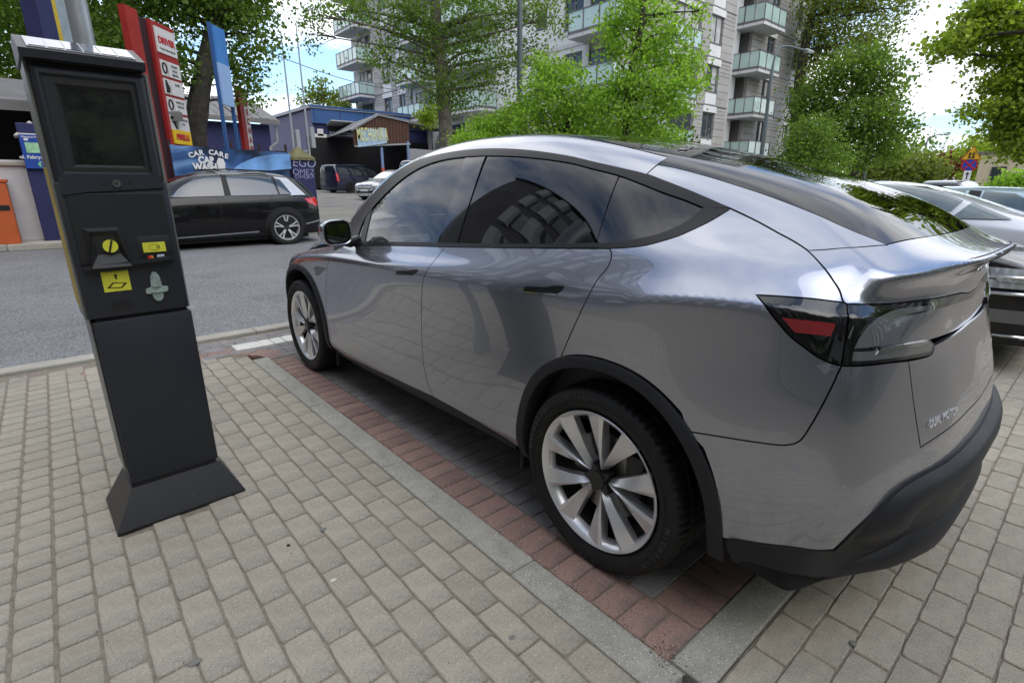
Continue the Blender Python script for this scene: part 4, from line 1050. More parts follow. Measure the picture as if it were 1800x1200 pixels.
# yellow pictogram label
lb = MB(); lb.box(q3(-1.172, 1.4565, 1.030), (.086, .003, .078)); lb = lb.build('label', M_YEL, MT)
b = MB()
b.prism([(-1.171-ox, 1.058), (-1.163-ox, 1.050), (-1.168-ox, 1.050), (-1.168-ox, 1.038), (-1.174-ox, 1.038), (-1.174-ox, 1.050), (-1.179-ox, 1.050)], 1.4530-oy, 1.4548-oy, 1)
b.prism([(-1.205-ox, 1.006), (-1.160-ox, 1.002), (-1.138-ox, 1.020), (-1.185-ox, 1.026)], 1.4535-oy, 1.4546-oy, 1)
for k in range(5): b.box(q3(-1.196+.012*k, 1.4542, 1.066), (.006, .001, .002))
b.build('pictogram', M_BLK, lb)
b = MB(); b.prism([(-1.195-ox, 1.008), (-1.163-ox, 1.005), (-1.150-ox, 1.018), (-1.182-ox, 1.022)], 1.4525-oy, 1.4532-oy, 1); b.build('pictogram', M_YEL, lb)
# transparent ticket cup
G_CUP = mat('clear_plastic', (.42, .52, .48), .18, var=.25, vscale=30, trans=.35, coat=.5)
cupb = MB()
P = [(-1.085, .988), (-1.066, .994), (-1.062, 1.035), (-1.052, 1.053), (-1.041, 1.053), (-1.031, 1.035), (-1.027, .994), (-1.008, .990), (-1.010, .972), (-1.028, .966), (-1.030, .948), (-1.040, .936), (-1.054, .936), (-1.064, .948), (-1.066, .966), (-1.085, .970)]
cupb.prism([(x-ox, z) for x, z in P], 1.446-oy, 1.457-oy, 1); cupb.prism([(x*.7+-1.0465*.3-ox, z*.75+1.0*.25) for x, z in P[1:7]], 1.436-oy, 1.447-oy, 1); cupb.box(q3(-1.046, 1.444, .975), (.05, .012, .006))
cupb.build('ticket_cup', G_CUP, MT)
b = MB(); b.prism([(-1.200-ox, .945), (-1.142-ox, .952), (-1.132-ox, .925), (-1.200-ox, .915)], 1.4555-oy, 1.457-oy, 1); b.build('coin_return', M_BLK, MT)
# roof cap with solar cells
b = MB(); b.prism([(1.432-oy, 1.792), (1.428-oy, 1.818), (1.60-oy, 1.885), (1.745-oy, 1.878), (1.745-oy, 1.792)], -1.297-ox, -.948-ox, 0); b.build('cap', M_MET, MT)
b = MB(); b.box(q3(-1.122, 1.57, 1.7905), (.33, .23, .008)); b.build('cap_gap', M_BLK, MT)
sl = (1.885-1.818)/(1.60-1.428); nrm = Vector((0, -sl, 1)).normalized()
M_SOL = mat('solar_cell', (.035, .045, .09), .12, var=.4, vscale=30, coat=1.)
pb = MB(); c0 = Vector(q3(-1.122, 1.514, 1.8515)); rx = math.atan(sl)
pb.box(c0+nrm*.002, (.30, .145, .003), rx=rx); pan = pb.build('solar_panel', mat('solar_frame', (.45, .47, .48), .3, metal=.6), MT)
for k in range(6):
    b = MB(); b.box(c0+nrm*.0045+Vector((-.1225+.049*k, 0, 0)), (.044, .122, .002), rx=rx); b.build('solar_cell', M_SOL, pan)
# galvanised post right behind the meter
M_GALV = mat('galvanised_steel', (.36, .38, .40), .42, metal=.55, var=.12, vscale=14)
p0 = at(150, 84, 1, 2.15)
t = thing('steel_post', (p0.x, 2.15, 0), 'thick galvanised steel post rising right behind the parking meter', 'post')
b = MB(); b.tube([(0, 0, 0), (0, 0, 3.6)], .041, 20); b.build('post_tube', M_GALV, t, smooth=True)
b = MB(); b.tube([(0, 0, .01), (0, 0, .12)], .055, 16); b.build('post_collar', M_GALV, t, smooth=True)
# ================================================================ ACROSS THE ROAD, LEFT
M_BLUEW = mat('navy_painted_wall', (.024, .028, .095), .75, var=.12, vscale=1.5, bump=.4, bscale=20, dirt=((.08, .085, .14), 2.5, .62))
M_BLUE2 = mat('blue_fascia', (.035, .10, .27), .5, var=.15, vscale=1.2)
M_PURB = mat('grey_violet_brick', (.125, .125, .195), .85, var=.12, vscale=2, bump=.4, bscale=12)
M_RED2 = mat('totem_red', (.32, .022, .020), .4, var=.1, vscale=1.5)
M_BLK2 = mat('totem_black', (.03, .015, .02), .4, var=0)
M_WSIGN = mat('sign_white', (.62, .60, .58), .5, var=.05)
M_ROOFB = mat('corrugated_grey', (.17, .165, .16), .8, var=.25, vscale=1.5)
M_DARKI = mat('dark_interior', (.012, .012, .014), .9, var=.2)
M_WOODB = mat('brown_boards', (.075, .034, .022), .7, var=.25, vscale=3)
M_METALG = mat('grey_sheet', (.30, .31, .33), .5, var=.12, vscale=1.5)
G_BLD = mat('building_glass', (.05, .06, .07), .06, var=.3, vscale=.6, coat=.3)
FY = 13.3
def zg(x, y): return GZ(x, y)+.11
# banner on the fence
a0 = at(298, 254, 1, FY); a1 = at(505, 268, 1, FY)
bn = thing('banner', (a0.x, FY, 0), 'long blue car wash banner stretched along the fence behind the black crossover', 'banner')
nx, nz = 60, 12; Wd = a1.x-a0.x; zt = (a0.z+a1.z)/2; zb = zt-1.18; V = []; F = []
for j in range(nz+1):
    for i in range(nx+1):
        u = i/nx; w = j/nz; V.append((u*Wd, .022*math.sin(u*31+w*2)*w + .012*math.sin(u*9+w*5), zb+(a0.z+(a1.z-a0.z)*u-zb)*w-.015*math.sin(u*math.pi*6)**2*w))
for j in range(nz):
    for i in range(nx): q = j*(nx+1)+i; F.append((q, q+1, q+nx+2, q+nx+1))
mb_ = bpy.data.materials.new('banner_print'); mb_.use_nodes = True; nt = mb_.node_tree; L = nt.links; bs = nt.nodes['Principled BSDF']; bs.inputs['Roughness'].default_value = .4
tcn = nt.nodes.new('ShaderNodeTexCoord'); mpn = nt.nodes.new('ShaderNodeMapping'); mpn.inputs['Scale'].default_value = (1, 1, 1.6); mpn.inputs['Rotation'].default_value = (0, .5, 0); L.new(tcn.outputs['Object'], mpn.inputs[0])
no = nt.nodes.new('ShaderNodeTexNoise'); no.inputs['Scale'].default_value = .75; no.inputs['Detail'].default_value = 3; no.inputs['Distortion'].default_value = 1.2; L.new(mpn.outputs[0], no.inputs['Vector'])
cr = nt.nodes.new('ShaderNodeValToRGB'); L.new(no.outputs['Fac'], cr.inputs[0])
for e, (p, c) in zip([cr.color_ramp.elements[0], cr.color_ramp.elements[1], cr.color_ramp.elements.new(.5), cr.color_ramp.elements.new(.58)], [(.36, (.006, .016, .05)), (.72, (.45, .6, .78)), (.48, (.035, .10, .27)), (.57, (.14, .28, .52))]): e.position = p; e.color = (*c, 1)
L.new(cr.outputs[0], bs.inputs['Base Color'])
o = obj('banner_sheet', mesh('banner_sheet', V, F, True), mb_, bn)
def onb(px, py): p = at(px, py, 1, FY-.035); return p-Vector((a0.x, FY, 0))
for k, ch in enumerate('CAR CARE'):
    if ch == ' ': continue
    u = (k-3.5)/3.5; c = onb(367+31*u, 268+6*u*u+1*u)
    text('banner_lettering', ch, c, .15, M_WHT, xdir=(1, 0, -.22*u), ydir=(.22*u, 0, 1), parent=bn, bold=.006)
text('banner_lettering', 'CAR', onb(363, 282), .20, M_WHT, sx=.85, parent=bn, bold=.012); text('banner_lettering', 'WASH', onb(361, 294), .20, M_WHT, sx=.85, parent=bn, bold=.012)
b = MB(); c = onb(385, 287); b.prism([(c.x-.03, c.z-.2), (c.x-.05, c.z+.02), (c.x-.0, c.z+.12), (c.x+.1, c.z+.1), (c.x+.13, c.z+.0), (c.x+.1, c.z-.2)], -.045, -.04, 1); b.build('banner_picture', M_WHT, bn)
b = MB()   # printed sports car outline
c = onb(462, 292); b.prism([(c.x-.75, c.z-.12), (c.x-.5, c.z+.05), (c.x-.15, c.z+.20), (c.x+.25, c.z+.28), (c.x+.69, c.z+.31), (c.x+.69, c.z-.05), (c.x+.2, c.z-.10)], -.045, -.04, 1); b.build('banner_picture', mat('print_pale_blue', (.16, .33, .62), .35, var=.55, vscale=1.6), bn)
fr = thing('fence_frame', (a0.x, FY+.06, 0), 'thin dark steel fence carrying the blue car wash banner', 'fence')
for k in range(5):
    b = MB(); b.box((Wd*k/4, .03, (zt+.1)/2+.15), (.05, .05, zt-.1)); b.build('fence_post', M_BLK2, fr)
b = MB(); b.box((Wd/2, .03, zt-.02), (Wd, .03, .03)); b.box((Wd/2, .03, .6), (Wd, .03, .03)); b.build('fence_rail', M_BLK2, fr)
# blue gate pillar with mossy cap and chalk scrawl
pl = at(515, 300, 1, FY); pr = at(553, 300, 1, FY); zt_ = at(530, 281, 1, FY).z; zt2 = at(530, 267, 1, FY+.3).z
pil = thing('gate_pillar', ((pl.x+pr.x)/2, FY+.32, 0), 'dark blue gate pillar with scrawled lettering and a mossy pointed cap', 'pillar'); w = pr.x-pl.x
b = MB(); b.box((0, 0, (zt_+.1)/2), (w, .64, zt_-.1), bev=.02); b.build('shaft', M_BLUEW, pil)
b = MB(); h = zt_+.05-.0; b.add([(-w/2-.03, -.36, h-.06), (w/2+.03, -.36, h-.06), (w/2+.03, .36, h-.06), (-w/2-.03, .36, h-.06), (-w/2-.03, -.36, h), (w/2+.03, -.36, h), (w/2+.03, .36, h), (-w/2-.03, .36, h), (0, 0, h+.30)],
    [(0, 1, 5, 4), (1, 2, 6, 5), (2, 3, 7, 6), (3, 0, 4, 7), (4, 5, 8), (5, 6, 8), (6, 7, 8), (7, 4, 8), (3, 2, 1, 0)]); b.build('cap', mat('mossy_concrete', (.16, .145, .07), .95, var=.35, vscale=8, bump=.8, bscale=20), pil)
M_CHALK = mat('chalk_paint', (.42, .42, .62), .8, var=.1)
def onp(px, py): p = at(px, py, 1, FY-.005); return p-Vector(((pl.x+pr.x)/2, FY+.32, 0))
text('scrawl', 'EGO', onp(534, 287), .30, M_CHALK, parent=pil, bold=-.004, shear=.2, xdir=(1, 0, -.04)); text('scrawl', 'OMEZ', onp(534, 303), .21, M_CHALK, parent=pil, bold=-.004); text('scrawl', 'OHEJKA', onp(536, 311), .14, M_CHALK, parent=pil, bold=-.003)
# far left: info board on a blue pillar, white wall, orange box
il = at(47, 300, 1, 12.6); ir = at(98, 300, 1, 12.6)
pil2 = thing('board_pillar', ((il.x+ir.x)/2, 12.9, 0), 'chipped navy pillar carrying the blue street information board', 'pillar'); w = ir.x-il.x
ztp = at(60, 232, 1, 12.6).z
b = MB(); b.box((0, 0, (ztp+.35)/2), (w, .6, ztp-.35+.3), bev=.02); b.build('shaft', M_BLUEW, pil2)
b = MB(); b.add([(-w/2-.06, -.36, ztp-.08), (w/2+.06, -.36, ztp-.08), (w/2+.06, .36, ztp-.08), (-w/2-.06, .36, ztp-.08), (0, 0, ztp+.22)], [(0, 1, 4), (1, 2, 4), (2, 3, 4), (3, 0, 4), (3, 2, 1, 0)]); b.build('cap', M_SLAB, pil2)
bd0 = at(31, 236, 1, 12.55); bd1 = at(88, 297, 1, 12.55)
M_IB = mat('info_board_blue', (.02, .07, .33), .4, var=.05)
ib = thing('information_board', ((bd0.x+bd1.x)/2, 12.55, (bd0.z+bd1.z)/2), 'blue street information board with white and green fields on the navy pillar', 'sign'); ww, hh = bd1.x-bd0.x, bd0.z-bd1.z
b = MB(); b.box((0, 0, 0), (ww, .03, hh), bev=.006); b.build('board', M_IB, ib)
b = MB(); b.box((.05*ww, -.018, .12*hh), (.72*ww, .006, .30*hh)); b.build('map_field', mat('map_green', (.35, .62, .36), .5, var=.3, vscale=9), ib)
b = MB(); b.box((-.22*ww, -.018, .36*hh), (.18*ww, .006, .07*hh)); b.prism([(.02*ww, -.37*hh), (.16*ww, -.27*hh), (.16*ww, -.47*hh)], -.021, -.017, 1, mi=2); b.build('board_print', [M_WHT, M_METALG, mat('arrow_green', (.2, .6, .3), .5, var=0)], ib)
text('lettering', 'Warszawa Praga', (0, -.02, .43*hh), .04, M_WHT, parent=ib, bold=.001)
text('lettering', 'ul. Fabryczna', (.0, -.02, -.16*hh), .085, M_WHT, parent=ib, bold=.002)
for k in range(3): text('lettering', ['Parkomat', 'strefa', 'platna'][k], (.32*ww, -.02, (-.30-.08*k)*hh), .035, M_WHT, parent=ib)
wl_ = at(5, 300, 1, 13.0); wr = at(50, 300, 1, 13.0); ztw = at(30, 291, 1, 13.0).z
t = thing('white_wall', ((wl_.x+wr.x)/2, 13.0, 0), 'low whitewashed wall with a grey coping beside the navy pillar', 'wall')
b = MB(); b.box((-.1, .15, (ztw+.3)/2), (wr.x-wl_.x+.3, .3, ztw-.3+.2)); b.build('wall_body', mat('whitewash', (.60, .60, .62), .85, var=.08, vscale=3, dirt=((.4, .4, .4), 2, .6)), t)
b = MB(); b.box((-.5, .15, ztw+.03), (wr.x-wl_.x+1.3, .42, .07), bev=.01); b.build('coping', M_SLAB, t)
ol = at(28, 380, 1, 12.9)
t = thing('orange_bin', (ol.x-.55, 13.1-.5, 0), 'orange grit bin at the left edge in front of the white wall', 'bin')
b = MB(); zt3 = at(15, 320, 1, 12.6).z; b.box((0, 0, (zt3+.32)/2), (1.1, .6, zt3-.32), bev=.03); b.build('bin_body', mat('orange_paint', (.52, .11, .03), .45, var=.1, vscale=4, dirt=((.3, .08, .03), 5, .6)), t)
b = MB(); b.box((.42, -.306, zt3-.45), (.2, .012, .09)); b.build('latch', M_BLK, t)
b = MB(); b.box((0, 0, zt3+.02), (1.14, .64, .06), bev=.015); b.build('lid', mat('orange_lid', (.5, .1, .02), .5), t)
# shed roof at the far left
p = at(0, 175, 1, 15.5)
t = thing('shed', (p.x-2, 16.5, 0), 'old shed with a patched grey roof behind the white wall at the far left', 'shed')
za = at(0, 172, 1, 15.5).z; 
b = MB(); b.prism([(-2.2, za-.35), (-2.2, za-.15), (1.6, za+.75), (1.6, za+.6)], -4, 5.2, 0); b.build('roof', M_ROOFB, t)
b = MB()
for k in range(30): b.box((-4+.31*k, -.3, za+.29), (.03, 3.9, .03), rx=math.atan(.9/3.8))
stuff(b.build('roof_battens', M_ROOFB, t))
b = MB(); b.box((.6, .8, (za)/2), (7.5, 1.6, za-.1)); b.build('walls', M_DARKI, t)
b = MB(); b.box((1.15, -1.6, za-.55), (1.0, .5, .35)); b.box((1.15, -1.6, za-.35), (1.15, .6, .08)); b.build('gutter_box', M_METALG, t)
# totem signs, standing at an angle to the road
U = Vector((math.sin(R(40)), math.cos(R(40)), 0))
def along(P, d, px):
    "point on the line P + t d that is seen in column px"
    lo, hi = -6., 12.
    def col_(t):
        q = P+d*t-CAM_LOC; return 900+CAM_F*q.dot(_r)/q.dot(_f)
    for _ in range(50):
        m = (lo+hi)/2
        if col_(m) < px: lo = m
        else: hi = m
    return P+d*lo
def ang_board(name, bl, br, tl, Y0, label, cat, mtl, group=None, th=.12):
    "board whose front runs along U; bl, br = lower corners in the picture, tl = upper left corner"
    P = at(bl[0], bl[1], 1, Y0); Q = along(P, U, br[0]); Wd_ = (Q-P).length
    T = at(tl[0], tl[1], 1, Y0)
    t = thing(name, (P.x, P.y, 0), label, cat, group, rz=math.atan2(U.y, U.x))
    return t, P, Wd_, P.z, T.z
t, P, Wr, z0, z1 = ang_board('red_totem', (305, 255), (342, 255), (277, 35), 14.2, 'tall red tyre service totem with white fields and a yellow plate', 'sign', M_RED2)
z0 -= 1.4
b = MB(); b.box((Wr/2, .1, (z0+z1)/2), (Wr, .12, z1-z0), bev=.01); b.build('red_board', M_RED2, t)
b = MB(); b.box((-.22, .16, (z0+z1)/2), (.44, .06, z1-z0-.02)); b.build('black_stripe', M_BLK2, t)
b = MB(); b.box((-.62, .1, (z0+z1)/2), (.40, .14, z1-z0+.1)); b.build('red_post', M_RED2, t)
H_ = z1-(z0+1.4)
zf = lambda f: z1 - f*H_          # 0 top .. 1 at the banner
b = MB(); b.box((Wr*.52, .03, zf(.14)), (Wr*.86, .02, H_*.20)); b.build('name_plate', M_WSIGN, t)
text('name_lettering', 'DRIVER', (Wr*.52, .015, zf(.14)), Wr*.21, mat('print_crimson', (.45, .02, .03), .5, var=0), parent=t, bold=.01)
text('name_lettering', 'Twoje Centrum Serwis', (Wr*.52, .015, zf(.205)), Wr*.07, M_BLK, parent=t)
for k in range(4):
    zc_ = zf(.36+.148*k)
    b = MB(); b.box((Wr*.24, .03, zc_), (Wr*.26, .02, H_*.125)); i1 = b.build('icon_field', M_WSIGN, t)
    b = MB()
    if k in (0, 2): b.tube([(Wr*.24+Wr*.085*math.cos(R(a)), .016, zc_+H_*.04*math.sin(R(a))) for a in range(0, 361, 24)], .02, 6)
    elif k == 1: b.prism([(Wr*.16, zc_-H_*.05), (Wr*.3, zc_-H_*.05), (Wr*.33, zc_-H_*.01), (Wr*.22, zc_+H_*.05), (Wr*.17, zc_+H_*.05)], .008, .02, 1)
    else: b.tube([(Wr*.15, .014, zc_+H_*.05), (Wr*.33, .014, zc_-H_*.05)], [.05, .02], 6)
    b.build('icon', M_BLK, i1)
    b = MB(); b.box((Wr*.68, .03, zc_), (Wr*.54, .02, H_*.125)); i2 = b.build('text_field', M_WSIGN, t)
    for r_, s in enumerate([('OPONY', 'FELGI', 'SERWIS'), ('OLEJE',), ('HAMULCE', 'TARCZE'), ('GEOMETRIA', 'KOL')][k]):
        text('field_lettering', s, (Wr*.68, .016, zc_+H_*(.03-.035*r_)), Wr*.085, M_BLK, parent=i2)
b = MB(); b.box((Wr*.52, .02, zf(.925)), (Wr*.82, .03, H_*.12)); yp = b.build('yellow_plate', mat('plate_yellow', (.75, .48, .02), .5, var=.03), t)
text('plate_lettering', 'PIRELLI', (Wr*.52, 0, zf(.925)), Wr*.19, mat('print_crimson', (.45, .02, .03), .5, var=0), parent=yp, bold=.012)
t, P, Wr, z0, z1 = ang_board('blue_totem', (392, 184), (411, 188), (376, 44), 16.5, 'pale blue blank advertising board on two blue posts beside the leaning trunk', 'sign', M_BLUE2)
b = MB(); b.box((Wr/2, 0, z0+(z1-z0)*.27), (Wr, .08, (z1-z0)*.54)); b.build('pale_panel', mat('pale_blue_panel', (.30, .45, .72), .5, var=.05), t)
b = MB(); b.box((Wr/2, 0, z0+(z1-z0)*.77), (Wr, .08, (z1-z0)*.46)); b.build('blue_panel', mat('mid_blue_panel', (.06, .22, .55), .5, var=.15, vscale=1), t)
for x in (-.03, Wr+.03):
    b = MB(); b.box((x, .05, z1/2), (.08, .08, z1+.1)); b.build('post', M_BLUE2, t)
t, P, Wr, z0, z1 = ang_board('narrow_red_totem', (434, 262), (441, 262), (414, 150), 20., 'narrow red totem with white lettering column beside the blue board', 'sign', M_RED2)
z0 -= 1.5
b = MB(); b.box((Wr/2, .1, (z0+z1)/2), (Wr, .12, z1-z0)); b.build('red_board', M_RED2, t)
b = MB(); b.box((Wr*1.6, .1, (z0+z1)/2-.1), (Wr*1.1, .1, z1-z0)); b.build('white_board', M_WSIGN, t)
for k in range(9): text('board_lettering', ['M', 'E', 'C', 'H', 'A', 'N', 'I', 'K', 'A'][k], (Wr*1.6, .03, z1-.5-(z1-z0-.8)*k/9), Wr*.9, M_RED2, parent=t, bold=.01)
# tall blue and yellow framed board behind the meter
t, P, Wr, z0, z1 = ang_board('framed_board', (106, 76), (137, 76), (94, -40), 13.6, 'yellow framed notice board on a navy post rising above the parking meter', 'sign', M_BLUE2)
b = MB(); b.box((Wr/2, 0, (z0+z1)/2), (Wr, .05, z1-z0)); b.build('panel', mat('glare_grey_panel', (.33, .40, .44), .3, var=.2, vscale=3), t)  # glare on the board is mixed into this grey base colour
for (x, w_) in ((-.04, .12), (Wr+.02, .08)): b = MB(); b.box((x, -.02, (z0+z1)/2), (w_, .09, z1-z0+.1)); b.build('yellow_edge', mat('yellow_frame', (.55, .40, .04), .5), t)
b = MB(); b.box((-.32, .05, z1/2), (.38, .3, z1)); b.build('navy_post', M_BLUEW, t)
# ---- low blue workshop: navy shed on the left, brick block on the right
YB = 40.; cx_ = at(546, 188, 1, YB); HX, HZ = cx_.x, cx_.z; gy = GZ(0, 45)
wk = thing('blue_workshop', (HX, YB, 0), 'low navy and violet-grey brick workshop with a flat blue fascia across the yard', 'building')
ze = HZ
b = MB(); b.box((9, 6, (ze+gy)/2), (18, 12, ze-gy)); b.build('walls', M_BLUEW, wk)
b = MB(); b.box((-.03, 6.0, (ze+gy)/2-.1), (.10, 12.1, ze-gy-.2)); b.build('brick_face', M_PURB, wk)
for k in range(26):
    pass
b = MB(); b.box((9, -.10, ze-.55), (18.1, .2, 1.1)); b.box((9, 5.9, ze+.06), (18.4, 12.5, .12)); b.build('fascia', M_BLUE2, wk)
b = MB()
for k in range(9): b.box((.1+2.0*k, -.205, ze-.55), (.05, .02, 1.05))
b.build('fascia_seams', M_BLUEW, wk)
b = MB(); b.box((-.12, 6, ze-.02), (.28, 12.4, .16)); b.box((9, -.24, ze-.02), (18.4, .12, .14)); b.build('gutter', M_METALG, wk)
for k, (y0, wd) in enumerate(((.9, 1.2), (3.4, 1.3), (6.2, 1.3), (9, 1.2))):
    b = MB(); b.box((-.10, y0+wd/2, gy+2.0), (.05, wd, 1.6)); f = b.build('window', M_METALG, wk)
    for r_ in range(2):
        for c_ in range(2): b = MB(); b.box((-.135, y0+wd*(.27+.46*c_), gy+1.62+.76*r_), (.02, wd*.38, .62)); b.build('pane', G_BLD, f)
c = at(575, 285, 1, YB)-Vector((HX, YB, 0)); wx = at(583, 285, 1, YB).x-HX; wx2 = at(626, 285, 1, YB).x-HX
zt4 = at(600, 255, 1, YB).z; zb4 = gy+.9
b = MB(); b.box(((wx+wx2)/2, -.03, (zt4+zb4)/2), (wx2-wx, .12, zt4-zb4)); f = b.build('window', M_METALG, wk)
for r_ in range(2):
    for c_ in range(2):
        b = MB(); b.box((wx+(wx2-wx)*(.27+.47*c_), -.10, zb4+(zt4-zb4)*(.27+.46*r_)), ((wx2-wx)*.38, .03, (zt4-zb4)*.38)); b.build('pane', G_BLD, f)
b = MB(); zz = zt4+.5
for k in range(14): b.box((wx+(wx2-wx+1)*k/14+.1, -.06, zz), (.16, .08, .85))
b.build('cladding_boards', mat('grey_blue_boards', (.17, .19, .26), .7, var=.2), wk)
for (px, py, wd, hd) in ((563, 233, .45, .5), (563.5, 245, 1.0, .75)):
    c = at(px, py, 1, YB-.05); b = MB(); b.box((c.x-HX, -.06, c.z), (wd, .05, hd)); b.build('notice', M_WSIGN, wk)
c = at(607, 231, 1, YB-.5); b = MB(); b.box((c.x-HX, -.5, c.z+.5), (2.6, 1.2, .08), rx=R(-14)); b.box((c.x-HX, -.35, c.z-.35), (2.6, .9, .06)); b.box((c.x-HX, -.02, c.z), (2.2, .1, .9), mi=1); b.build('window_canopy', [M_METALG, M_DARKI], wk)
# navy lean-to with broken roof left of it
c1 = at(478, 212, 1, 33.); c0_ = at(395, 205, 1, 33.)
ns = thing('navy_shed', (c1.x, 33, 0), 'navy shed with a ragged corrugated roof behind the totems', 'shed')
b = MB(); b.box((-4.5, 2, (c1.z+gy)/2-.1), (8.6, 4, c1.z-gy-.3)); b.build('walls', M_BLUEW, ns)
b = MB(); b.prism([(-.6, c1.z-.25), (-.6, c1.z-.05), (4.6, c1.z+1.6), (4.6, c1.z+1.4)], -9.5, .25, 0); b.build('roof', M_ROOFB, ns)
for k in range(22): b = MB(); b.box((-9.3+.44*k, 2.0, c1.z+.80+rnd.uniform(-.03, .04)), (.40, 5.3, .04), rx=math.atan(1.65/5.2)); b.build('roof_sheet', M_ROOFB, ns)
b = MB(); b.tube([(.1, -.3, c1.z-.3), (.1, -.2, c1.z-1.2), (-.3, -.1, c1.z-1.5), (-.3, -.1, gy)], .09, 8); b.build('downpipe', M_METALG, ns, smooth=True)
# gabled carport with the painted sign
YC = 33.; e0 = at(621, 229, 1, YC); ap = at(663, 204, 1, YC); e1 = at(718, 216, 1, YC); e2 = at(830, 232, 1, YC+1)
cp = thing('carport', (e0.x, YC, 0), 'open gabled carport with brown boarding and a hand painted MECHANIKA sign', 'carport')
o_ = Vector((e0.x, YC, 0)); A, B_, C_ = e0-o_, ap-o_, e1-o_
b = MB(); zb_ = at(640, 258, 1, YC).z
P = [(A.x, zb_), (A.x, A.z), (B_.x, B_.z), (C_.x, C_.z), (C_.x, at(716, 253, 1, YC).z)]
b.prism(P, 0, .12, 1); b.build('gable', M_WOODB, cp)
for k in range(16):
    x = A.x+(C_.x-A.x)*(k+.5)/16; zt5 = A.z+(B_.z-A.z)*(x-A.x)/(B_.x-A.x) if x < B_.x else B_.z+(C_.z-B_.z)*(x-B_.x)/(C_.x-B_.x)
    zlow = zb_+(P[4][1]-zb_)*(x-A.x)/(C_.x-A.x)
    b = MB(); b.box((x, -.02, (zt5+zlow)/2), ((C_.x-A.x)/16-.03, .04, zt5-zlow-.05)); b.build('board', M_WOODB, cp)
b = MB(); b.tube([(A.x-.2, -.1, A.z), (B_.x, -.1, B_.z+.08)], .09, 4); b.tube([(B_.x, -.1, B_.z+.08), (C_.x+.1, -.1, C_.z+.05)], .09, 4); b.tube([(A.x, -.08, zb_), (C_.x, -.08, P[4][1])], .07, 4); b.build('verge', M_METALG, cp)
E2 = e2-o_
b = MB(); b.quad((A.x-.2, -.2, A.z+.03), (B_.x, -.2, B_.z+.12), (B_.x+1.2, 7, B_.z+.12), (A.x+1, 7, A.z)); b.quad((B_.x, -.2, B_.z+.12), (C_.x, -.2, C_.z+.08), (E2.x+2, 3, E2.z+.0), (B_.x+4.2, 7, B_.z+.1)); b.build('roof', M_ROOFB, cp)
b = MB(); b.tube([(C_.x, -.2, C_.z+.02), (E2.x+2, 2.6, E2.z-.05)], .12, 6); b.build('roof_edge', M_ROOFB, cp)
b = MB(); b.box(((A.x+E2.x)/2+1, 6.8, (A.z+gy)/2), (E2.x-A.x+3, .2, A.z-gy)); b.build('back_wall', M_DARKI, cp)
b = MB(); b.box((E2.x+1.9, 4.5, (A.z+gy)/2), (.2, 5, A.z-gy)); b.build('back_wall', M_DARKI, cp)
for px in (672, 718):
    p = at(px, 290, 1, YC); b = MB(); b.box((p.x-o_.x, -.05, (zb_+gy)/2), (.14, .14, zb_-gy+(1.0 if px == 718 else 0))); b.build('post', mat('post_blue_paint', (.16, .24, .42), .6), cp)
p = at(672, 292, 1, YC)
for (z_, c_) in ((gy+.6, (.55, .45, .05)), (gy+1.1, (.45, .08, .04))): b = MB(); b.box((p.x-o_.x, -.06, z_), (.17, .17, .5)); b.build('post_band', mat('band_%d' % int(z_*10), c_, .6), cp)
lo = at(722, 262, 1, YC).z
for k in range(14): b = MB(); b.box((C_.x+.25+.44*k, .3+.12*k, lo-.6), (.40, .05, 1.3)); b.build('side_sheet', M_METALG, cp)
s0 = at(627, 229, 1, YC-.2)-o_; s1 = at(681, 255, 1, YC-.2)-o_; zz0 = at(630, 259, 1, YC-.2).z
V = []; F = []
for j in range(5):
    for i in range(13):
        u, w_ = i/12, j/4; V.append((s0.x+(s1.x-s0.x)*u, -.2+.03*math.sin(u*20), zz0+(s1.z-zz0)*u*.0+.35*u*(1-w_)+((s0.z+.25*u+.06*math.sin(u*17))-zz0)*w_))
for j in range(4):
    for i in range(12): q = j*13+i; F.append((q, q+1, q+14, q+13))
sg = obj('sign_sheet', mesh('sign_sheet', V, F, True), mat('sky_blue_sheet', (.36, .50, .66), .7, var=.25, vscale=2), cp)
text('sign_lettering', 'MECHANIKA', ((s0.x+s1.x)/2, -.26, (zz0+s0.z)/2+.28), 1.15, mat('pale_yellow_paint', (.60, .60, .30), .7, var=.1), parent=sg, bold=.012, xdir=(1, 0, .06), sx=.34)
# flag-pole like aerials with weights
for i, (bx, by, tx, ty) in enumerate(((515, 245, 491, 55), (541, 240, 515, 40))):
    p = at(bx, by, 1, 30.); q = at(tx, ty, 1, 30.)
    t = thing('antenna_mast', (p.x, 30, 0), ['thin tall mast above the violet workshop, left one of the pair', 'thin tall mast nearer the workshop corner, right one of the pair'][i], 'mast', 'antenna masts')
    b = MB(); b.tube([(0, 0, GZ(0, 30)), (0, 0, p.z), (0, 0, q.z)], [.06, .06, .035], 8); b.build('mast_tube', M_METALG, t, smooth=True)
    b = MB(); b.box((.25, 0, p.z-.05), (.22, .3, 1.1), bev=.02); b.build('counterweight', M_METALG, t)
for i, (a, c) in enumerate((((440, 80), (700, 159)), ((300, 205), (560, 118)))):
    if i: continue
    A_ = at(*a, 1, 28.); C2 = at(*c, 1, 40.); t = thing('overhead_wire', A_, 'thin dark wire sagging across the sky above the workshop', 'wire')
    b = MB(); b.tube([(A_.lerp(C2, k/12)-A_)+Vector((0, 0, -.8*math.sin(math.pi*k/12)*.4)) for k in range(13)], .022, 5); b.build('wire_strand', M_BLK2, t)
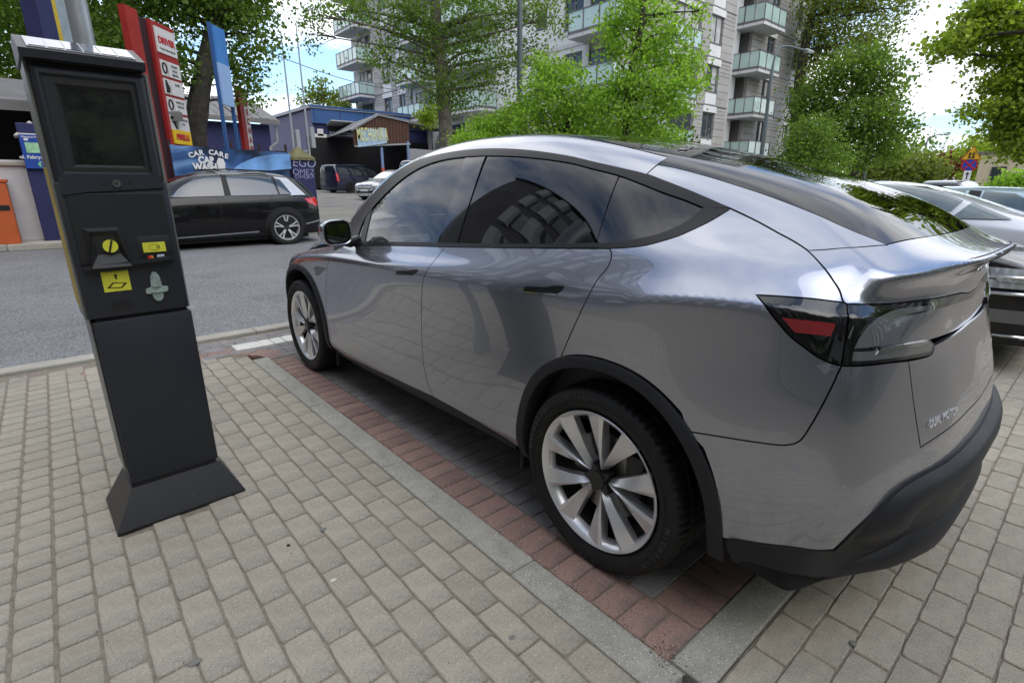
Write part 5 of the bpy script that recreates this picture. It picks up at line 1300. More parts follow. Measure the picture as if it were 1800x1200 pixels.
# ================================================================ APARTMENT BLOCK
M_STONE = mat('stone_tile', (.37, .355, .34), .8, var=.10, vscale=1.2, bump=.3, bscale=8, rnd=.07)
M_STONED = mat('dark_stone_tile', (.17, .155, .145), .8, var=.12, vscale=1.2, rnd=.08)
M_STUC = mat('white_stucco', (.68, .68, .675), .85, var=.06, vscale=.5)
M_CONC = mat('pale_concrete', (.56, .56, .56), .8, var=.1, vscale=.8)
M_PLIN = mat('dark_plinth', (.085, .08, .09), .8, var=.15, vscale=.6)
M_FRAME = mat('window_frame_grey', (.13, .125, .13), .5, var=0)
M_JOINT = mat('joint_dark', (.10, .095, .09), .9, var=0)
M_FROST = mat('frosted_glass', (.42, .56, .52), .14, var=.10, vscale=.5, coat=.6)
M_CURT = mat('net_curtain', (.42, .42, .42), .7, var=.3, vscale=2.5)
XA, YBB = 24.4, 19.3; ZB, SH = 3.68, 2.92; NST = 7
AP = thing('apartment_block', (XA, YBB, 0), 'tall stone and stucco apartment block with stacked green glass balconies behind the trees', 'building')
def fa_(h, z, out=0.): return Vector((-out, h-YBB, z))          # west-facing front, h = Y
def fb_(h, z, out=0.): return Vector((h-XA, -out, z))            # south-facing front, h = X
def slab(f, h0, h1, z0, z1, o0, o1, b):
    a = f(h0, z0, o0); c = f(h1, z1, o1); b.box((a+c)/2, (abs(c.x-a.x), abs(c.y-a.y), abs(c.z-a.z)))
def part(name, m, f, *boxes, parent=AP):
    b = MB()
    for bx in boxes: slab(f, *bx, b)
    return b.build(name, m, parent)
ZT = ZB+SH*NST
part('wall', M_CONC, fa_, (YBB+.5, 53.2, 1, ZT, -.2, -14))
part('wall', M_CONC, fb_, (XA+.4, 36.6, 1, ZT, -.2, -12))
part('wall', M_CONC, fb_, (39.3, 48.0, 1, ZT, -.2, -12))
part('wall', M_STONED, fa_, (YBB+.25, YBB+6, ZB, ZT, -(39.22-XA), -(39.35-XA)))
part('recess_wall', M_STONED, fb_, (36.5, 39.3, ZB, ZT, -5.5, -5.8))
part('plinth', M_PLIN, fb_, (24.5, 48., .8, ZB-.45, -.9, -1.6)); part('plinth', M_PLIN, fa_, (19.5, 53, .8, ZB-.45, -.6, -1.6))
part('edge_pier', M_STUC, fb_, (47.6, 48.1, .8, ZT, .25, -.6))
part('soffit_band', M_CONC, fb_, (24.4, 36.6, ZB-.5, ZB-.1, .12, -1.5)); part('soffit_band', M_CONC, fb_, (39.2, 48.1, ZB-.5, ZB-.1, .35, -1.5))
npan = [0]
def clad(f, h0, h1, k, rows=None, m=M_STONE, stuc=False):
    zb = ZB+SH*k
    rows = rows or (.0, .48, .96, 1.44, 1.92, 2.16, 2.40, 2.64, 2.86)
    if stuc:
        b = MB(); slab(f, h0, h1, zb+.0, zb+2.80, .0, -.2, b); b.build('stucco_panel', M_STUC, AP)
        b = MB(); slab(f, h0, h1, zb+2.80, zb+2.92, .02, -.2, b); b.build('band', M_FRAME, AP); return
    for a, c in zip(rows, rows[1:]):
        if npan[0] < 285 and k < 4:
            b = MB(); slab(f, h0+.015, h1-.015, zb+a+.012, zb+c-.012, rnd.uniform(-.004, .004), -.2, b); b.build('cladding_panel', m, AP); npan[0] += 1
        else:
            b = MB(); slab(f, h0+.015, h1-.015, zb+a+.012, zb+c-.012, 0, -.2, b); b.build('cladding_panel', m, AP) if False else REST.append(b)
    BANDS.append((f, h0, h1, zb))
REST = []; BANDS = []
def window(f, h0, h1, z0, z1, n=2, cur=.4, parent=AP, trans=None):
    b = MB(); t = .07
    for bx in ((h0, h0+t), (h1-t, h1)): slab(f, bx[0], bx[1], z0, z1, -.08, -.2, b)
    slab(f, h0, h1, z0, z0+t, -.08, -.2, b); slab(f, h0, h1, z1-t, z1, -.08, -.2, b)
    for i in range(1, n): h = h0+(h1-h0)*i/n; slab(f, h-.05, h+.05, z0, z1, -.09, -.19, b)
    if trans: slab(f, h0, h1, z0+trans-.04, z0+trans+.04, -.09, -.19, b)
    slab(f, h0-.02, h1+.02, z0-.06, z0, .05, -.15, b)
    fr = b.build('window', M_FRAME, parent)
    for i in range(n):
        a = h0+(h1-h0)*i/n+.05; c = h0+(h1-h0)*(i+1)/n-.05
        b = MB(); slab(f, a, c, z0+.06, z1-.06, -.13, -.15, b); b.build('pane', M_CURT if rnd.random() < cur else G_BLD, fr)
    return fr
def stack(f, h0, h1, k, stone=True):
    "one window with its pale header and spandrel"
    zt = ZB+SH*(k+1)
    b = MB(); slab(f, h0-.1, h1+.2, zt-.44, zt-.04, .03, -.2, b); b.build('header', M_STUC, AP)
    b = MB(); slab(f, h0, h1, zt-2.86, zt-2.14, .015, -.2, b); b.build('spandrel', M_STUC, AP)
    window(f, h0, h1, zt-2.08, zt-.46, 2, trans=.5 if rnd.random() < .6 else None)
def balcony(f, h0, h1, k, depth, n, side0=True, side1=False, g=None, zoff=0., stub=0.):
    z = ZB+SH*k+zoff; o = g or AP
    b = MB(); slab(f, h0, h1, z-.22, z-.04, depth, -stub, b); s = b.build('balcony', M_CONC, o)
    b = MB(); slab(f, h0+.04, h1-.04, z-.02, z+.14, depth-.03, depth-.09, b); b.build('edge_rail', M_FRAME, s)
    w = (h1-h0)/n
    for i in range(n):
        b = MB(); slab(f, h0+w*i+.03, h0+w*(i+1)-.03, z+.12, z+1.08, depth-.04, depth-.06, b); b.build('glass_panel', M_FROST, s)
    b = MB()
    for i in range(n+1): h = min(max(h0+w*i, h0+.02), h1-.02); slab(f, h-.022, h+.022, z-.15, z+1.12, depth+.0, depth-.04, b)
    slab(f, h0, h1, z+1.09, z+1.13, depth, depth-.05, b)
    for s_, h in ((side0, h0), (side1, h1)):
        if s_: slab(f, h-.0 if h == h0 else h-.04, h+.04 if h == h0 else h, z+1.09, z+1.13, depth, 0, b); 
    b.build('railing', M_FRAME, s)
    for s_, h in ((side0, h0), (side1, h1)):
        if s_:
            a = h+.03 if h == h0 else h-.05
            for q in range(max(1, round(depth/.9))):
                d0 = depth*q/max(1, round(depth/.9)); d1 = depth*(q+1)/max(1, round(depth/.9))
                b = MB(); slab(f, a, a+.02, z+.12, z+1.08, d0+.03, d1-.07, b); b.build('glass_panel', M_FROST, s)
            b = MB(); slab(f, a-.0, a+.025, z-.02, z+.12, 0, depth-.05, b); b.build('edge_rail', M_FRAME, s)
    return s
for k in range(-0, NST):
    # west front: stone part with single windows, stucco part with loggias
    clad(fa_, 46.8, 48.5, k); clad(fa_, 43.95, 45.3, k); clad(fa_, 41.9, 42.9, k)
    for (a, c) in ((45.3, 46.8), (42.9, 43.95) if False else (42.75, 43.95)): stack(fa_, a, c, k)
    if k: balcony(fa_, 38.2, 41.9, k, 1.5, 4, True, True)
    clad(fa_, 38.4, 41.9, k, stuc=True) if False else None
    zb = ZB+SH*k
    part('loggia_back', M_STUC, fa_, (31.0, 41.9, zb-.05, zb+2.87, -.15, -.3)); part('floor_edge', M_CONC, fa_, (19.4, 41.9, zb-.22, zb-.02, .06, -.3))
    window(fa_, 39.0, 41.3, zb+.15, zb+2.3, 3, cur=.3); window(fa_, 34.3, 36.6, zb+.15, zb+2.3, 2, cur=.3)
    if k: balcony(fa_, 30.2, 36.0, k, 1.6, 6, True, True); part('divider', M_FROST, fa_, (33.3, 33.34, zb, zb+2.0, 1.45, 0))
    clad(fa_, 36.7, 38.2, k, stuc=True); clad(fa_, 26.2, 30.2, k, stuc=True)
    window(fa_, 25.2, 26.15, zb+1.3, zb+2.3, 1, cur=.0); part('stucco_panel', M_STUC, fa_, (25.2, 26.2, zb, zb+1.2, 0, -.2), (25.2, 26.2, zb+2.35, zb+2.8, 0, -.2))
    clad(fa_, 23.7, 25.2, k, stuc=True); clad(fa_, 21.7, 22.2, k, stuc=True)
    window(fa_, 22.2, 23.7, zb+.8, zb+2.35, 2, cur=.2); part('stucco_panel', M_STUC, fa_, (22.2, 23.7, zb, zb+.72, 0, -.2), (22.2, 23.7, zb+2.4, zb+2.8, 0, -.2))
    clad(fa_, 19.4, 20.0, k, stuc=True); window(fa_, 20.0, 21.7, zb+.1, zb+2.3, 2, cur=.2)
    if k: balcony(fa_, 18.6, 22.0, k, 1.5, 3, True, True)
    # south front
    clad(fb_, 24.45, 28.6, k); clad(fb_, 32.4, 33.55, k); clad(fb_, 35.1, 36.65, k)
    window(fb_, 28.7, 32.3, zb+.1, zb+2.4, 4, cur=.6); part('header', M_STUC, fb_, (28.7, 32.3, zb+2.42, zb+2.85, .02, -.2))
    balcony(fb_, 28.6, 32.35, k, .16, 4, False, False, zoff=.1)
    stack(fb_, 33.6, 35.05, k); stack(fb_, 41.75, 42.9, k)
    clad(fb_, 39.25, 41.7, k); clad(fb_, 42.95, 46.3, k); clad(fb_, 47.2, 47.6, k)
    stack(fb_, 46.35, 47.15, k)
    # corner balcony wrapping round the eastern block
    bl_ = balcony(fb_, 37.8, 41.2, k, 1.4, 3, True, True, zoff=-.35, stub=.0)
    b = MB(); b.box((37.8-XA+.70, 1.75, zb-.48), (1.4, 3.5, .18)); b.build('balcony', M_CONC, AP)
    fw = lambda h, z, out=0.: Vector((37.8-XA-out, h-YBB, z))
    for q in range(4):
        b = MB(); slab(fw, 19.35+.88*q, 19.35+.88*(q+1)-.06, zb-.23, zb+.73, -.03, -.05, b); b.build('glass_panel', M_FROST, bl_)
    b = MB(); [slab(fw, 19.33+.88*q-.02, 19.33+.88*q+.02, zb-.5, zb+.77, 0, -.04, b) for q in range(5)]; slab(fw, 19.3, 22.85, zb+.74, zb+.78, 0, -.05, b); slab(fw, 19.3, 22.85, zb-.37, zb-.21, -.03, -.09, b); b.build('railing', M_FRAME, bl_)
    # far corner balconies and glazed corner
    window(fa_, 49.2, 51.6, zb+.1, zb+2.4, 3, cur=.3); part('corner_wall', M_STONE, fa_, (48.5, 49.2, zb, zb+2.87, -.6, -1.2), (51.6, 53.1, zb, zb+2.87, -.6, -1.2))
    balcony(fa_, 48.5, 53., k, 1.6, 5, True, True)
V = []; F = []
for b in REST:
    n = len(V); V += b.V; F += [tuple(i+n for i in f) for f in b.F]
if V: stuff(obj('cladding_panels', mesh('cladding_panels', V, F), M_STONE, AP))
b = MB()
for f, h0, h1, zb in BANDS: slab(f, h0, h1, zb-.055, zb-.0, .03, -.2, b)
stuff(b.build('band_course', M_FRAME, AP))
part('roof', M_PLIN, fa_, (19.2, 53.5, ZT, ZT+.4, .3, -14)); part('roof', M_PLIN, fb_, (24.4, 48.3, ZT, ZT+.4, .3, -12))
# ================================================================ TREES
import numpy as np
def leaf_mat(name, c, var=.45, trans=.5):
    m = bpy.data.materials.new(name); m.use_nodes = True; nt = m.node_tree; L = nt.links; b = nt.nodes['Principled BSDF']; out = nt.nodes['Material Output']
    ge = nt.nodes.new('ShaderNodeNewGeometry'); rr = nt.nodes.new('ShaderNodeValToRGB'); L.new(ge.outputs['Random Per Island'], rr.inputs[0])
    e = rr.color_ramp.elements; e[0].color = (c[0]*(1-var), c[1]*(1-var), c[2]*(1-var), 1); e[1].color = (c[0]*(1+var*1.2), c[1]*(1+var), c[2]*(1+var*.5), 1)
    L.new(rr.outputs[0], b.inputs['Base Color']); b.inputs['Roughness'].default_value = .55; b.inputs['Specular IOR Level'].default_value = .3
    tr = nt.nodes.new('ShaderNodeBsdfTranslucent'); mg = nt.nodes.new('ShaderNodeMix'); mg.data_type = 'RGBA'; mg.blend_type = 'MULTIPLY'; mg.inputs[0].default_value = 1; L.new(rr.outputs[0], mg.inputs[6]); mg.inputs[7].default_value = (1.5, 1.7, .7, 1); L.new(mg.outputs[2], tr.inputs['Color'])
    mx = nt.nodes.new('ShaderNodeMixShader'); mx.inputs[0].default_value = trans; L.new(b.outputs[0], mx.inputs[1]); L.new(tr.outputs[0], mx.inputs[2]); L.new(mx.outputs[0], out.inputs[0]); return m
LM = dict(dark=leaf_mat('leaf_dark_green', (.075, .135, .035)), mid=leaf_mat('leaf_mid_green', (.125, .205, .045)), bright=leaf_mat('leaf_fresh_green', (.26, .405, .075)), olive=leaf_mat('leaf_olive', (.16, .20, .055)), red=leaf_mat('leaf_copper', (.16, .05, .045)), yell=leaf_mat('leaf_yellow_green', (.27, .35, .06)))
M_BARK = mat('tree_bark', (.13, .115, .095), .95, var=.45, vscale=5, bump=1., bscale=14)
M_BARKD = mat('dark_bark', (.055, .048, .04), .95, var=.4, vscale=6, bump=1., bscale=16)
def leaves_mesh(name, blobs, n, size, seed, m, flat=.0, clump=14, spread=.28):
    "leaf-sized folded faces gathered in sprays inside a set of ellipsoids: (centre, rx, ry, rz)"
    r = np.random.RandomState(seed); vol = np.array([b[1]*b[2]*b[3] for b in blobs])**(.72); pick = r.choice(len(blobs), size=max(1, n//clump), p=vol/vol.sum())
    C = np.array([[b[0][0], b[0][1], b[0][2]] for b in blobs]); Rd = np.array([b[1:4] for b in blobs])
    d = r.normal(size=(len(pick), 3)); d /= np.linalg.norm(d, axis=1)[:, None]; rad = r.uniform(.10, 1.25, size=len(pick))**.5
    cc = C[pick]+d*Rd[pick]*rad[:, None]
    P = np.repeat(cc, clump, axis=0); sp_ = spread*(.6+.8*r.rand(len(cc))); P = P+r.normal(size=P.shape)*np.repeat(sp_, clump)[:, None]*np.array([1, 1, .55])
    k = len(P); nrm = r.normal(size=(k, 3)); nrm[:, 2] = np.abs(nrm[:, 2])+flat; nrm /= np.linalg.norm(nrm, axis=1)[:, None]
    a = np.cross(nrm, r.normal(size=(k, 3))); a /= np.linalg.norm(a, axis=1)[:, None]; b2 = np.cross(nrm, a); s = size*(.45+.75*r.rand(k))[:, None]
    # six-pointed folded leaf: tip, side lobes, stem
    T = P+a*s*.62; S1 = P+b2*s*.5+a*s*.08+nrm*s*.16; S2 = P-b2*s*.5+a*s*.08+nrm*s*.16; B = P-a*s*.5; 
    V = np.stack([T, S1, B, S2], 1).reshape(-1, 3)
    i = np.arange(k)*4; F = np.stack([i, i+1, i+2, i, i+2, i+3], 1).reshape(-1, 3)
    me = bpy.data.meshes.new(name); me.vertices.add(len(V)); me.vertices.foreach_set('co', V.ravel().astype(np.float32))
    me.loops.add(F.size); me.loops.foreach_set('vertex_index', F.ravel().astype(np.int32)); me.polygons.add(len(F)); me.polygons.foreach_set('loop_start', (np.arange(len(F))*3).astype(np.int32))
    me.polygons.foreach_set('loop_total', np.full(len(F), 3, np.int32)); me.update(calc_edges=True); me.validate(); me.materials.append(m); return me
def pt(px, py, D):
    "point in the line of sight at horizontal distance D"
    d = ray(px, py); h = math.hypot(d.x, d.y); return CAM_LOC+d*(D/h)
def tree(label, base, D, blobs, kind, n, leaf=.13, trunk=None, bark=None, name='tree', r0=.2, seed=1, group=None, limbs=True, clump=14, spread=.28, depth=1., cat='tree'):
    """base = (px, py) of the foot; blobs (px, py, rpx, rpy, dD) in the picture; trunk = [(px, py, r)]"""
    b0 = pt(base[0], base[1], D); foot = Vector((b0.x, b0.y, GZ(b0.x, b0.y)))
    t = thing(name, foot, label, cat, group); rr = random.Random(seed); Bs = []
    for bl in blobs:
        px, py, rx, ry = bl[:4]; dD = bl[4] if len(bl) > 4 else rr.uniform(-.1, .1)*D*.3
        c = pt(px, py, D+dD); k = (c-CAM_LOC).dot(_f)/CAM_F; Bs.append((c-foot, rx*k, rx*k*depth, ry*k))
    if trunk:
        T = [pt(a, b, D)-foot for a, b, _ in trunk]; rad = [c for _, _, c in trunk]
    else:
        top = max(Bs, key=lambda q: q[0].z)[0]; T = [Vector((0, 0, -.2)), Vector((0, 0, top.z*.3)), top*.65+Vector((0, 0, top.z*.02))]; rad = [r0, r0*.75, r0*.3]
    if T[0].z > .1: T.insert(0, Vector((T[0].x, T[0].y, -.3))); rad.insert(0, rad[0]*1.15)
    mb = MB(); Tc = catmull(T, 5); rc = [rad[0]+(rad[-1]-rad[0])*0]*len(Tc)
    for i in range(len(Tc)): u = i/(len(Tc)-1)*(len(rad)-1); j = min(int(u), len(rad)-2); rc[i] = (rad[j]+(rad[j+1]-rad[j])*(u-j))*(1+.08*rr.uniform(-1, 1))
    mb.tube(Tc, rc, 10)
    mb.build('trunk', bark or M_BARK, t, smooth=True)
    if limbs:
        mb = MB()
        for (c, rx, ry, rz) in Bs:
            # leave the trunk below the clump
            cand = [(p, q) for p, q in zip(Tc, rc) if p.z < c.z-.1*abs(rz)] or [(Tc[0], rc[0])]
            s, q = min(cand, key=lambda a: (a[0]-c).length+rr.random()*.6)
            mid = s.lerp(c, .5)+Vector((rr.uniform(-.2, .2), rr.uniform(-.2, .2), rr.uniform(0, .35)))*rx*.6
            P = catmull([s, mid, c], 4); r1 = min(q*.55, .03+.05*rx); mb.tube(P, [r1*(1-.8*i/(len(P)-1)) for i in range(len(P))], 6)
            for _ in range(5):
                e = c+Vector((rr.gauss(0, .55)*rx, rr.gauss(0, .55)*ry, rr.gauss(0, .5)*rz)); m_ = mid.lerp(c, .6); P = catmull([m_, m_.lerp(e, .5)+Vector((0, 0, .08*rz)), e], 3); mb.tube(P, [r1*.4*(1-.85*i/(len(P)-1)) for i in range(len(P))], 4)
        mb.build('limbs', bark or M_BARK, t, smooth=True)
    obj('crown', leaves_mesh('crown', Bs, n, leaf, seed, LM[kind], clump=clump, spread=spread), None, t)
    return t
# the big leaning tree behind the totems (px positions are where its foliage is seen)
tree('big broadleaved tree with a thick leaning trunk behind the red totem', (345, 262), 21., [(440,60,45,40),(420,120,38,35),(445,165,18,28),(330,20,50,35),(260,20,40,40),(200,60,45,45),(230,100,40,35),(150,40,40,40),(320,110,25,35),(400,20,40,30),(250,150,25,30),(455,10,25,25),(380,-40,110,60),(220,-50,110,60)], 'mid', 24000, .115, [(345,262,.34),(352,160,.31),(378,60,.30),(398,-10,.27),(420,-120,.15)], M_BARKD, seed=3, spread=.24)
tree('dark tree standing behind the meter and the steel post', (205, 250), 24., [(40,40,55,50),(110,20,50,45),(10,110,35,40),(70,90,40,35),(150,90,35,40),(215,10,35,40),(30,-40,120,60),(205,120,30,40),(120,140,40,30)], 'mid', 8000, .14, [(210,250,.30),(203,100,.27),(200,0,.22),(196,-90,.12)], M_BARKD, seed=5)
tree('slim tree at the left edge above the shed roof', (50, 250), 27., [(30,60,45,45),(-10,20,50,50),(15,150,30,35),(60,10,30,40),(-40,110,60,70)], 'mid', 4500, .14, [(48,250,.26),(40,60,.22),(25,-20,.15)], M_BARKD, seed=8)
tree('low bright bushes behind the shed at the far left', (12, 270), 21., [(8,210,22,22),(20,245,24,20),(0,260,25,22),(30,270,20,14)], 'bright', 3500, .12, None, M_BARKD, name='bush', r0=.05, seed=9, cat='bush')
tree('tall dark hedge tree behind the fence next to the red totem', (265, 300), 19., [(262,170,22,50),(258,230,22,40),(285,120,18,30),(262,290,22,25),(270,340,20,20)], 'dark', 4500, .12, None, M_BARKD, r0=.1, seed=11)
# poplar-like tree in the yard, in front of the apartments
tree('tall poplar with a straight grey trunk before the left part of the apartment block', (783, 290), 21., [(560,25,42,20),(545,60,22,25),(600,15,45,14),(640,25,30,20),(660,100,28,22),(690,60,25,28),(700,130,22,20),(730,40,35,35),(740,110,36,35),(705,20,30,16),(770,60,35,40),(800,120,45,40),(850,90,45,40),(860,150,40,30),(890,40,40,30),(930,20,40,25),(970,30,35,30),(830,30,40,35),(760,170,30,26),(800,185,40,22),(900,110,35,30),(940,90,25,25),(790,-30,150,40)], 'mid', 20000, .095, [(786,300,.29),(782,200,.25),(772,100,.21),(766,20,.18),(760,-80,.12)], M_BARK, seed=13, spread=.22)
tree('small yellow-green sapling beside the poplar trunk', (760, 235), 24., [(755,205,16,16),(770,190,10,12)], 'yell', 900, .12, None, r0=.04, seed=14, spread=.15)
# fresh green maples
tree('bright fresh green maple in front of the corner of the apartment block', (1100, 262), 16.5, [(1110,20,30,22),(1080,45,28,22),(1150,25,38,26),(1190,60,35,22),(1070,90,22,22),(1130,90,48,30),(1200,110,40,24),(1160,150,55,26),(1225,150,22,14),(1100,150,40,28),(1180,190,36,18),(1120,205,55,26),(1060,190,30,24),(1150,235,45,14),(1110,-25,45,22),(1235,20,14,20)], 'bright', 15000, .09, [(1100,290,.12),(1105,150,.10),(1125,60,.08),(1135,-20,.05)], M_BARKD, seed=17, spread=.17)
tree('lower fresh green maple left of the bright one', (1000, 262), 17.5, [(960,120,28,22),(990,140,40,30),(960,180,48,28),(1020,190,40,24),(1060,235,55,18),(985,225,55,22),(940,160,20,20),(1040,160,25,16),(925,215,30,22),(1000,250,70,14)], 'bright', 13000, .088, [(1000,290,.09),(998,220,.07),(985,150,.04)], M_BARKD, seed=19, spread=.17)
tree('round yellow-green shrub behind the grey car roof', (850, 262), 18., [(815,245,18,12),(850,225,26,18),(885,215,25,20),(880,245,30,14),(835,250,26,10),(905,195,14,18)], 'bright', 8000, .075, None, M_BARKD, name='bush', r0=.05, seed=21, spread=.16, cat='bush')
tree('darker undergrowth between the maples', (1080, 262), 20., [(1080,250,60,18),(1170,255,50,12),(1010,260,50,14),(940,255,40,14)], 'dark', 3500, .13, None, M_BARKD, name='bush', r0=.05, seed=22, cat='bush')
tree('small pale tree behind the violet workshop', (575, 190), 60., [(560,165,20,14),(585,175,22,12),(540,178,14,10),(600,185,14,8),(565,148,8,10)], 'olive', 1600, .28, None, M_BARKD, r0=.12, seed=23, spread=.5)
# east of the apartments
tree('tall wispy tree with upswept branches right of the apartment block', (1395, 300), 50., [(1440,30,38,35),(1480,20,45,28),(1540,15,45,22),(1590,10,25,14),(1430,90,30,35),(1480,80,45,30),(1530,70,28,25),(1560,45,25,18),(1420,140,20,30),(1500,-30,90,30)], 'olive', 14000, .19, [(1395,300,.5),(1405,150,.4),(1420,60,.3),(1440,-20,.2)], M_BARKD, seed=25, spread=.5)
tree('broad full green tree behind the street lamp', (1500, 320), 44., [(1500,120,50,30),(1550,160,38,30),(1470,170,50,40),(1530,210,50,34),(1580,230,22,24),(1560,260,30,25),(1500,260,45,34),(1450,230,40,34),(1420,190,28,40),(1570,120,18,14),(1545,100,25,16)], 'mid', 20000, .20, None, M_BARKD, r0=.3, seed=27, spread=.45)
tree('rounded young green tree against the end of the apartment block', (1425, 325), 34., [(1425,240,38,24),(1400,275,32,26),(1445,280,40,28),(1420,305,50,18),(1430,218,16,12)], 'mid', 13000, .12, None, M_BARKD, r0=.1, seed=29, spread=.3)
tree('tangled olive shrubs along the street past the lamps', (1590, 330), 62., [(1520,305,36,22),(1570,300,36,26),(1610,290,34,22),(1630,305,30,20),(1490,315,24,14)], 'olive', 6000, .3, None, M_BARKD, name='bush', r0=.12, seed=31, spread=.5, cat='bush')
tree('copper-red leaved tree beyond the road signs', (1665, 330), 75., [(1655,295,26,18),(1680,285,24,18),(1640,305,18,14),(1700,300,14,14)], 'red', 3500, .32, None, M_BARKD, r0=.15, seed=33, spread=.5)
tree('pale green tree right behind the warning sign', (1725, 330), 70., [(1715,265,26,18),(1740,285,26,26),(1725,310,22,14)], 'yell', 3500, .3, None, M_BARKD, r0=.15, seed=35, spread=.5)
# overhanging maple at the right edge
tree('overhanging maple whose boughs fill the right edge above the parked cars', (1900, 330), 13., [(1650,92,22,13),(1685,70,30,22),(1725,55,35,26),(1770,35,45,30),(1790,90,40,30),(1720,25,28,16),(1780,140,36,26),(1745,150,22,14),(1700,205,13,9),(1730,190,26,12),(1790,200,32,26),(1765,235,26,16),(1795,265,22,18),(1740,5,30,14),(1840,150,60,120),(1780,250,14,14),(1725,110,16,10)], 'yell', 17000, .075, [(1900,330,.2),(1890,150,.17),(1870,0,.12),(1860,-80,.08)], M_BARKD, seed=37, spread=.12)
tree('fresh green bush at the right edge behind the light blue car', (1790, 340), 40., [(1790,320,26,18),(1760,328,14,8)], 'bright', 2000, .18, None, M_BARKD, name='bush', r0=.05, seed=39, cat='bush')
# treeline and buildings closing the street far to the right
fb = pt(1720, 322, 110.)
t = thing('pale_house', (fb.x, fb.y, 0), 'pale far house with a grey roof at the end of the street', 'building')
b = MB(); b.box((0, 0, 1.9), (20, 26, 3.8)); b.build('wall', M_STUC, t)
b = MB(); b.prism([(-13.5, 3.8), (0, 5.2), (13.5, 3.8)], -10.5, 10.5, 0); b.build('roof', M_ROOFB, t)
for k in range(5): b = MB(); b.box((-10.03, -10+5*k, 2.2), (.1, 1.6, 1.7)); b.build('window', G_BLD, t)
fb = pt(1768, 325, 60.)
t = thing('yellow_house', (fb.x, fb.y, 0), 'small cream coloured wall end between the trees at the right edge', 'building')
b = MB(); b.box((0, 0, 1.9), (4, 3.4, 3.8)); b.build('wall', mat('cream_render', (.55, .47, .33), .85), t)
b = MB(); b.box((0, 0, 3.85), (4.3, 3.8, .15)); b.build('roof', M_ROOFB, t)
for k in range(1): b = MB(); b.box((-2.03, .4, 2.2), (.1, .9, 1.1)); b.build('window', G_BLD, t)
# wooded far edge all round
r_ = np.random.RandomState(77); blobs = []
for k in range(150):
    a = r_.uniform(-60, 150); D = r_.uniform(120, 190); h = r_.uniform(3, 7)
    x, y = D*math.sin(R(a)), D*math.cos(R(a))
    blobs.append((Vector((x, y, h*.8+1)), 9, 9, h))
o = stuff(obj('woods', leaves_mesh('woods', blobs, 34000, .9, 5, LM['dark'], spread=1.6), None)); tag(o, 'distant band of dark woods closing the horizon', 'woods')
# grass verge
o = stuff(obj('grass', leaves_mesh('grass', [(Vector((20+14*k, 16+rnd.uniform(-1, 1), GZ(0, 16)+.05)), 9, 3, .12) for k in range(5)]+[(Vector((11, 14.5, .3)), 5, 1.8, .1)], 9000, .12, 6, LM['mid'], spread=.4), None)); tag(o, 'rough grass under the maples across the road', 'grass')
# ================================================================ OTHER CARS
def paint(name, c, rough=.25, metal=.0): return mat(name, c, rough, metal=metal, var=0, coat=1.)
P_BLACK = mat('black_paint', (.005, .005, .006), .3, var=0, coat=.6, spec=.2); P_SILV = paint('silver_paint', (.42, .43, .44), .3, .6); P_WHITE = paint('white_paint', (.66, .68, .72)); P_LBLUE = paint('pale_blue_paint', (.38, .50, .56), .3, .3); P_NAVY = paint('navy_paint', (.012, .012, .035)); P_VIOL = paint('violet_blue_paint', (.035, .03, .20)); P_CREAM = paint('cream_paint', (.55, .54, .48))
G_CAR = glass_mat('side_glass', (.16, .19, .19)); M_REDT = mat('tail_red', (.55, .01, .015), .15, var=0, coat=1.); M_LAMP = mat('head_lamp', (.5, .52, .54), .08, var=.3, vscale=12, coat=1., metal=.4)
G_DK = mat('dark_car_glass', (.015, .024, .028), .03, var=0, coat=1., spec=.9)
G_MIDG = mat('pale_car_glass', (.10, .135, .13), .04, var=.6, vscale=1.6, coat=1., spec=.8)
def bg_wheel(parent, loc, r=.335, w=.22, right=False, style=5):
    o = bpy.data.objects.new('wheel', None); col.objects.link(o); o.parent = parent; o.location = loc; o.empty_display_size = .1
    if right: o.rotation_euler = (0, 0, math.pi)
    k = r/.335
    lathe([(.012, .225*k), (0, .24*k), (-.012, .28*k), (-.006, .315*k), (.02, .332*k), (.05, .335*k), (w-.05, .335*k), (w-.02, .325*k), (w, .28*k), (w, .22*k)], 48, 'tyre', M_TYRE, o)
    lathe([(.012, .226*k), (-.002, .233*k), (.0, .222*k), (.02, .212*k), (w*.7, .205*k), (w*.7, 0)], 40, 'rim', M_RIM if style else M_RIMD, o)
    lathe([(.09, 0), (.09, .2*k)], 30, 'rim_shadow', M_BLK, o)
    if style:
        V = []; F = []
        for i in range(5):
            for sg in (-1, 1):
                a = 90+72*i; n = len(V)
                for (rr_, of, hw, dx) in ((.035, 4, .014, .03), (.12, 6.5, .012, .014), (.218, 10, .016, .006)):
                    t = R(a+sg*of); c, s = math.cos(t), math.sin(t)
                    for q in (-1, 1):
                        V.append((dx, rr_*k*c-q*hw*k*s, rr_*k*s+q*hw*k*c)); V.append((dx+.03, rr_*k*c-q*hw*k*s, rr_*k*s+q*hw*k*c))
                for j in range(2):
                    p = n+4*j; F += [(p, p+2, p+6, p+4), (p, p+4, p+5, p+1), (p+2, p+3, p+7, p+6)]
        obj('spokes', mesh('spokes', V, F), M_RIM, o)
        lathe([(.018, 0), (.018, .045*k), (.04, .05*k)], 20, 'hub_cap', M_RIMD, o)
    return o
